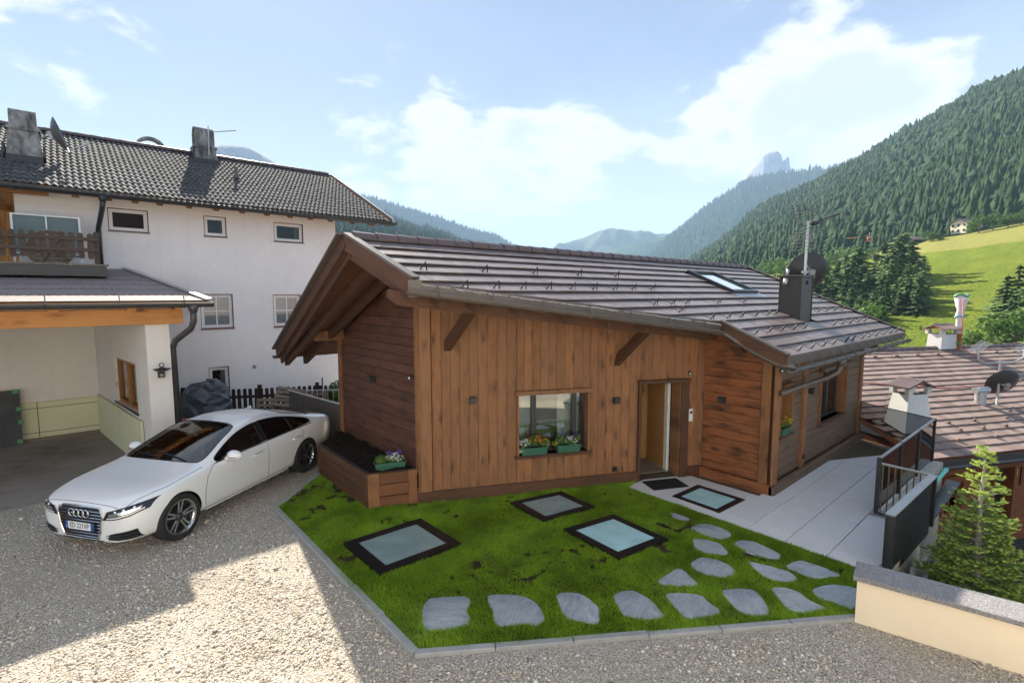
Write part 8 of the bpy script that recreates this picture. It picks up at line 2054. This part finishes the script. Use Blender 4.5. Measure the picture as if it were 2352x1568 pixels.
# trees one can tell apart at the meadow
def big_conifer(seed, H=1.0):
    """unit-height spruce with drooping boughs: crown leaf faces"""
    r = np.random.default_rng(seed); vs, fs = [], []
    nl = 20
    for k in range(nl):
        f = k/nl; z = .07+.91*f; R_ = (.185*(1-f)**.85+.008)*r.uniform(.85, 1.15); nb = int(9-4*f)
        for i in range(nb):
            a = r.uniform(0, 6.283); L_ = R_*r.uniform(.7, 1.2); d = np.array([math.cos(a), math.sin(a), 0]); s = np.array([-d[1], d[0], 0])
            for m in range(5):
                t = (m+r.random())/5; c = d*L_*t+np.array([0, 0, z-.30*L_*t*t+r.uniform(-.006, .006)]); w = .030*(1-.55*t)*r.uniform(.7, 1.5)*(1.15-f*.6); l = .036*r.uniform(.7, 1.4)*(1.1-f*.5)
                up = np.array([0, 0, r.uniform(.0, .018)]); b = len(vs); vs += [c-s*w-d*l*.3-up*1.4, c+d*l-up, c+s*w-d*l*.3-up*1.4, c-d*l*.7+up*1.2]; fs += [(b, b+1, b+3), (b+1, b+2, b+3)]
    return np.array(vs), np.array(fs)
crowns = []
for i in range(4):
    v, f = big_conifer(40+i); crowns.append(np_mesh('crown', v, f, MT['conifer']))
tr_ = MB(); tr_.tube([(0, 0, -.04), (0, 0, .5), (0, 0, .97)], [.014, .009, .002], 6); trunk_me = tr_.mesh('trunk', MT['bark'])
def place_tree(name, label, P, H, crown, trunk, group, w=1.0, rot=None):
    t = thing(name, label, 'tree', P, group); M = Matrix.Translation(P) @ Matrix.Rotation(rot if rot is not None else random.uniform(0, 6.28), 4, 'Z') @ Matrix.Diagonal((H*w, H*w, H, 1))
    inst('crown', crown, t, M); inst('trunk', trunk, t, M); return t
def tree_at(u, vtop, vbase, r):
    a = at_range(u, vbase, r); b = at_range(u, vtop, r); return Vector(a), b[2]-a[2]
CL = [(1915, 588, 745, 190), (1938, 600, 742, 165), (1962, 560, 748, 185), (1985, 620, 752, 150), (2000, 575, 745, 195), (2022, 545, 740, 200), (2040, 560, 748, 180), (2055, 530, 742, 190), (2068, 524, 738, 196), (2082, 545, 745, 180), (2075, 610, 752, 150), (2100, 590, 742, 165), (2112, 615, 742, 160), (2050, 640, 760, 140), (2015, 650, 760, 138), (2125, 640, 738, 155), (1950, 655, 758, 140), (1975, 668, 764, 132), (2105, 660, 752, 145), (2087, 655, 750, 142)]
names_ = ['leftmost of the conifers beside the satellite dish', 'second conifer of the clump beside the satellite dish', 'tall conifer close behind the dish side of the clump', 'small front conifer near the dish side of the clump', 'mid-height conifer in the left half of the clump', 'tall dark conifer left of the two highest', 'conifer standing just in front of the two highest', 'one of the two highest conifers, left one', 'highest conifer of the clump at the meadow', 'conifer right of the highest one', 'short conifer in front of the highest pair', 'conifer at the meadow edge of the clump', 'second conifer along the meadow edge', 'low conifer at the front centre of the clump', 'low conifer at the front left of the centre', 'outermost conifer standing on the meadow side', 'low front conifer under the dish mast', 'lowest conifer at the foot of the clump', 'low conifer at the right foot of the clump', 'low conifer between centre and right foot of the clump']
for i, (u, vt, vb, r) in enumerate(CL):
    P, H = tree_at(u, vt, vb+8, r); place_tree('conifer_tree', names_[i], P, H, crowns[i % 4], trunk_me, 'conifers in the clump beside the meadow', random.uniform(1.5, 1.95))
for i in range(58):
    u = random.uniform(1850, 2116); vb = random.uniform(700, 765); r = 132+(765-vb)*1.0+random.uniform(-6, 6); P, H = tree_at(u, vb-random.uniform(80, 150), vb+8, r)
    place_tree('conifer_tree', 'conifer in the dense middle of the clump beside the meadow', P, H, crowns[i % 4], trunk_me, 'conifers packed in the middle of the clump', random.uniform(1.4, 2.0))
CR = [(2300, 625, 800, 120, 'leftmost conifer of the right edge clump'), (2325, 600, 805, 128, 'tallest conifer of the right edge clump'), (2348, 615, 805, 118, 'conifer cut by the right edge of the picture'), (2312, 680, 812, 105, 'low conifer in front of the right edge clump'), (2375, 590, 810, 125, 'conifer just beyond the right edge clump'), (2272, 735, 812, 112, 'small conifer between wrapped flue and right edge clump'), (2110, 745, 806, 118, 'tiny conifer just above the chalet eave end')]
for i, (u, vt, vb, r, lab) in enumerate(CR):
    P, H = tree_at(u, vt, vb+6, r); place_tree('conifer_tree', lab, P, H, crowns[(i+1) % 4], trunk_me, 'conifers below the meadow', random.uniform(1.5, 1.9))
def broad_np(seed, n=900, lobes=9):
    r = np.random.default_rng(seed); C_ = r.normal(0, .2, (lobes, 3))*np.array([1, 1, .8])+np.array([0, 0, .58]); vs, fs = [], []
    for c in C_:
        R_ = r.uniform(.14, .24); m = n//lobes; q = r.normal(size=(m, 3)); q /= np.linalg.norm(q, axis=1)[:, None]; q *= R_*r.uniform(.75, 1.08, (m, 1)); P = c+q
        nn = q/np.linalg.norm(q, axis=1)[:, None]+r.normal(0, .45, (m, 3)); nn /= np.linalg.norm(nn, axis=1)[:, None]; t = np.cross(nn, r.normal(size=(m, 3))); t /= np.linalg.norm(t, axis=1)[:, None]; b = np.cross(nn, t); s = r.uniform(.022, .045, (m, 1)); k = len(vs)
        for p, a_, b_, s_ in zip(P, t, b, s): i = len(vs); vs += [p-a_*s_, p-b_*s_*.7, p+a_*s_, p+b_*s_*.7]; fs += [(i, i+1, i+2), (i, i+2, i+3)]
    return np.array(vs), np.array(fs)
bro = [np_mesh('crown', *broad_np(70+i), MT['broadleaf']) for i in range(3)]
tr_ = MB(); tr_.tube([(0, 0, -.05), (.01, 0, .3), (.0, .02, .6)], [.03, .022, .01], 6); tr_.tube([(.01, 0, .3), (.15, .05, .6)], [.014, .005], 5); tr_.tube([(.01, 0, .28), (-.14, -.04, .58)], [.014, .005], 5); btr = tr_.mesh('trunk', MT['bark'])
BT = [(2248, 495, 534, 326, 'round green tree right of the farmhouse'), (2280, 488, 527, 326, 'bushy green tree second to the right of the farmhouse'), (2315, 490, 521, 327, 'green tree third to the right of the farmhouse'), (2345, 483, 516, 327, 'green tree at the right edge above the meadow'), (2137, 528, 560, 322, 'round green tree left of the farmhouse at the meadow top'), (2156, 538, 556, 323, 'small bush beside the round tree at the meadow top'), (1780, 592, 640, 300, 'pale green tree left of the dish behind the chalet roof'), (1830, 585, 640, 280, 'pale green tree right behind the chalet chimney'), (1800, 600, 645, 260, 'low leafy tree behind the chalet roof verge'), (1850, 600, 650, 240, 'leafy tree behind the satellite dish'), (1990, 690, 770, 125, 'leafy pale bush at the front foot of the conifer clump'), (1905, 690, 765, 130, 'leafy pale bush left front of the conifer clump'), (2180, 760, 812, 110, 'low leafy bush behind the squat white chimney'), (2240, 750, 815, 100, 'low leafy bush right of the wrapped flue'), (2330, 700, 815, 95, 'broad leafy bush before the right edge clump'), (1750, 605, 640, 320, 'far leafy tree above the chalet ridge end'), (1915, 575, 640, 300, 'pale leafy tree above the dish at the forest foot'), (1945, 560, 640, 310, 'second pale leafy tree at the forest foot'), (1975, 572, 640, 305, 'third pale leafy tree at the forest foot'), (1890, 600, 650, 250, 'round leafy tree right of the dish')]
for i, (u, vt, vb, r, lab) in enumerate(BT):
    P, H = tree_at(u, vt, vb+3, r); place_tree('leafy_tree', lab, P, H, bro[i % 3], btr, 'leafy trees around the meadow', 1.25)
# farm buildings on the slope
def cottage(name, label, P, L_, D_, H, rh, az, wall, roofm, wins=True):
    t = thing(name, label, 'house', P); M = Matrix.Translation(P) @ Matrix.Rotation(az, 4, 'Z')
    def bx(nm, x0, x1, y0, y1, z0, z1, mat, par=t): MB().obox(M @ Vector((x0, y0, z0)), M.to_3x3() @ Vector((x1-x0, 0, 0)), M.to_3x3() @ Vector((0, y1-y0, 0)), Vector((0, 0, z1-z0))).build(nm, MT[mat], par)
    b = MB(); pr = [(-D_/2, -4), (D_/2, -4), (D_/2, H), (0, H+rh), (-D_/2, H)]; b.prism([M @ Vector((-L_/2, y, z)) for y, z in pr], M.to_3x3() @ Vector((L_, 0, 0))); b.build('wall', MT[wall], t)
    b = MB(); ov = .9
    for sg in (-1, 1): b.prism([M @ Vector((-L_/2-ov, 0, H+rh+.1)), M @ Vector((L_/2+ov, 0, H+rh+.1)), M @ Vector((L_/2+ov, sg*(D_/2+ov), H-rh*ov/(D_/2)+.1)), M @ Vector((-L_/2-ov, sg*(D_/2+ov), H-rh*ov/(D_/2)+.1))], (0, 0, .25))
    b.build('roof', MT[roofm], t)
    if wins:
        for z in (1.0, 3.6):
            for k in range(3): bx('window', -L_/2-.06, -L_/2, -D_/3+k*D_/3-.5, -D_/3+k*D_/3+.5, z, z+1.2, 'room_dark')
            for k in range(4): bx('window', -L_/2+1.5+k*(L_-3)/3-.5, -L_/2+1.5+k*(L_-3)/3+.5, -D_/2-.06, -D_/2, z, z+1.2, 'room_dark')
    return t
P = Vector(at_range(2222, 540, 345)); cottage('farmhouse', 'white farmhouse with dark roof at the top of the meadow', P+Vector((0, 0, .5)), 12, 8, 5.2, 2.0, R(-30), 'plaster_cream', 'tile_ridge')
P = Vector(at_range(2105, 566, 338)); cottage('barn', 'low dark wooden barn at the top left of the meadow', P, 12, 9, 3.0, 1.8, R(-35), 'wood_picket', 'tile_ridge', False)
P = Vector(at_range(1812, 604, 420)); cottage('mountain_house', 'white house with brown roof left of the satellite dish', P, 11, 8, 5, 2.0, R(-20), 'plaster_white', 'tile_neighbour')
P = Vector(at_range(1782, 610, 440)); cottage('mountain_house', 'low pale house partly hidden by trees above the chalet ridge end', P, 12, 8, 3.5, 1.6, R(-40), 'plaster_cream', 'tile_neighbour')
P = Vector(at_range(2062, 812, 75)); cottage('village_house', 'grey roofed house glimpsed between chalet eave and neighbouring ridge', P+Vector((0, 0, -3.6)), 14, 10, 1.6, 2.0, R(-15), 'plaster_white', 'tile_white_house', False)
# gondola cabins and ski lift pylon
def cabin(label, u, v, r, sc=1.0):
    P = Vector(at_range(u, v, r)); t = thing('gondola_cabin', label, 'gondola', P, 'red cabins of the cable car'); b = MB(); b.lathe([(0, -1.2), (.8, -1.15), (1.15, -.5), (1.15, .3), (.85, 1.0), (.25, 1.2), (0, 1.2)], Matrix.Translation(P) @ Matrix.Scale(sc, 4), 12); b.build('cabin_shell', MT['orange_toy'], t, True)
    b = MB(); b.tube([P+Vector((0, 0, 1.1*sc)), P+Vector((0, 0, 3.4*sc)), P+Vector((.5*sc, 0, 3.8*sc))], .12*sc, 6); b.build('hanger', MT['metal_galv'], t)
    b = MB(); b.lathe([(1.17, -.1), (1.17, .5)], Matrix.Translation(P) @ Matrix.Scale(sc, 4), 12); b.build('cabin_glass', MT['black_glass'], t)
cabin('red gondola cabin over the forest, higher one', 2311, 432, 620, 1.3); cabin('red gondola cabin over the forest, lower one', 2284, 446, 600, 1.3); cabin('red gondola cabin above the conifer clump', 1996, 550, 330, .9)
P = Vector(at_range(2193, 660, 215)); t = thing('lift_pylon', 'dark ski lift pylon standing in the meadow', 'pylon', P); b = MB(); b.tube([P-Vector((0, 0, 1)), P+Vector((-.6, .2, 6))], [.35, .2], 8); b.build('pylon_shaft', MT['metal_dark'], t); b = MB(); b.tube([P+Vector((-2.1, 1.0, 6)), P+Vector((.9, -.6, 6))], .16, 6); b.build('pylon_head', MT['metal_dark'], t)
b = MB(); P = Vector(at_range(1990, 570, 380)); t = thing('building_crane', 'thin orange building crane in front of the forest', 'crane', P); b.tube([P-Vector((0, 0, 8)), P+Vector((0, 0, 8))], .5, 4); b.build('tower', MT['glulam'], t); Q = Vector(at_range(1925, 565, 380)); b = MB(); b.tube([P+Vector((0, 0, 7)), Vector((Q.x, Q.y, P.z+6.2))], .35, 4); b.tube([P+Vector((0, 0, 7)), P+(P-Q)*.25+Vector((0, 0, 7))], .35, 4); b.build('jib', MT['glulam'], t)

# haze: one box of even air round everything
hz_ = MB().box(-9200, 9200, -9200, 9200, -15.0, 1320).build('haze', MT['haze_air']); tag(hz_, 'pale blue mountain air filling the valley', 'haze', kind='stuff')

# ------------------------------------------------------------------ unseen house at the viewpoint (added behind the camera: its pale sunny front fills the shade and shows in the window panes)
vh = thing('viewpoint_house', 'unseen pale plastered house facing the chalet, added to fill its shade and mirrored in its windows', 'house', (-1.6, -3.2, 0))
VN = Vector((.447, .894, 0)); VU = Vector((.894, -.447, 0)); VO = VN*-2.6-VU*9.5; VL, VH = 18.0, 7.2
VW = [(a, a+1.1, z, z+1.35) for z in (1.0, 3.9) for a in (1.2, 3.9, 6.6, 11.6, 14.4)]
b = MB(); cu = sorted({0.0, VL, *[w[0] for w in VW], *[w[1] for w in VW]})
for a, c in zip(cu, cu[1:]):
    z = 0.0
    for lo, hi in sorted([(w[2], w[3]) for w in VW if w[0] <= a+1e-6 and w[1] >= c-1e-6])+[(VH, VH)]:
        b.prism([VO+VU*a+Vector((0, 0, z)), VO+VU*c+Vector((0, 0, z)), VO+VU*c+Vector((0, 0, lo)), VO+VU*a+Vector((0, 0, lo))], VN*-.35); z = hi
b.build('wall', MT['plaster_view'], vh)
for a, c, z0, z1 in VW:
    f = MB()
    for p, q, d, e in ((a, c, z0, z0+.07), (a, c, z1-.07, z1), (a, a+.07, z0+.07, z1-.07), (c-.07, c, z0+.07, z1-.07), ((a+c)/2-.035, (a+c)/2+.035, z0+.07, z1-.07)): f.obox(VO+VU*p+Vector((0, 0, d))-VN*.20, VU*(q-p), Vector((0, 0, e-d)), VN*.07)
    w = f.build('window', MT['wood_orange_trim'], vh); MB().obox(VO+VU*a+Vector((0, 0, z0))-VN*.17, VU*(c-a), Vector((0, 0, z1-z0)), VN*.01).build('pane', MT['house_glass'], w)
    MB().obox(VO+VU*a+Vector((0, 0, z0))-VN*.5, VU*(c-a), Vector((0, 0, z1-z0)), VN*.02).build('room_back', MT['room_dark'], w)
b = MB(); P = [VO-VU*.8+VN*.9+Vector((0, 0, VH-.2)), VO-VU*.8-VN*5+Vector((0, 0, VH+2.3)), VO-VU*.8-VN*10.9+Vector((0, 0, VH-.2))]
b.prism(P+[p+Vector((0, 0, .22)) for p in P[::-1]], VU*(VL+1.6)); b.build('roof', MT['tile_ridge'], vh)
b = MB(); b.prism([VO-VN*.36, VO+VU*VL-VN*.36, VO+VU*VL-VN*10, VO-VN*10], (0, 0, VH)); b.build('house_body', MT['plaster_view'], vh)
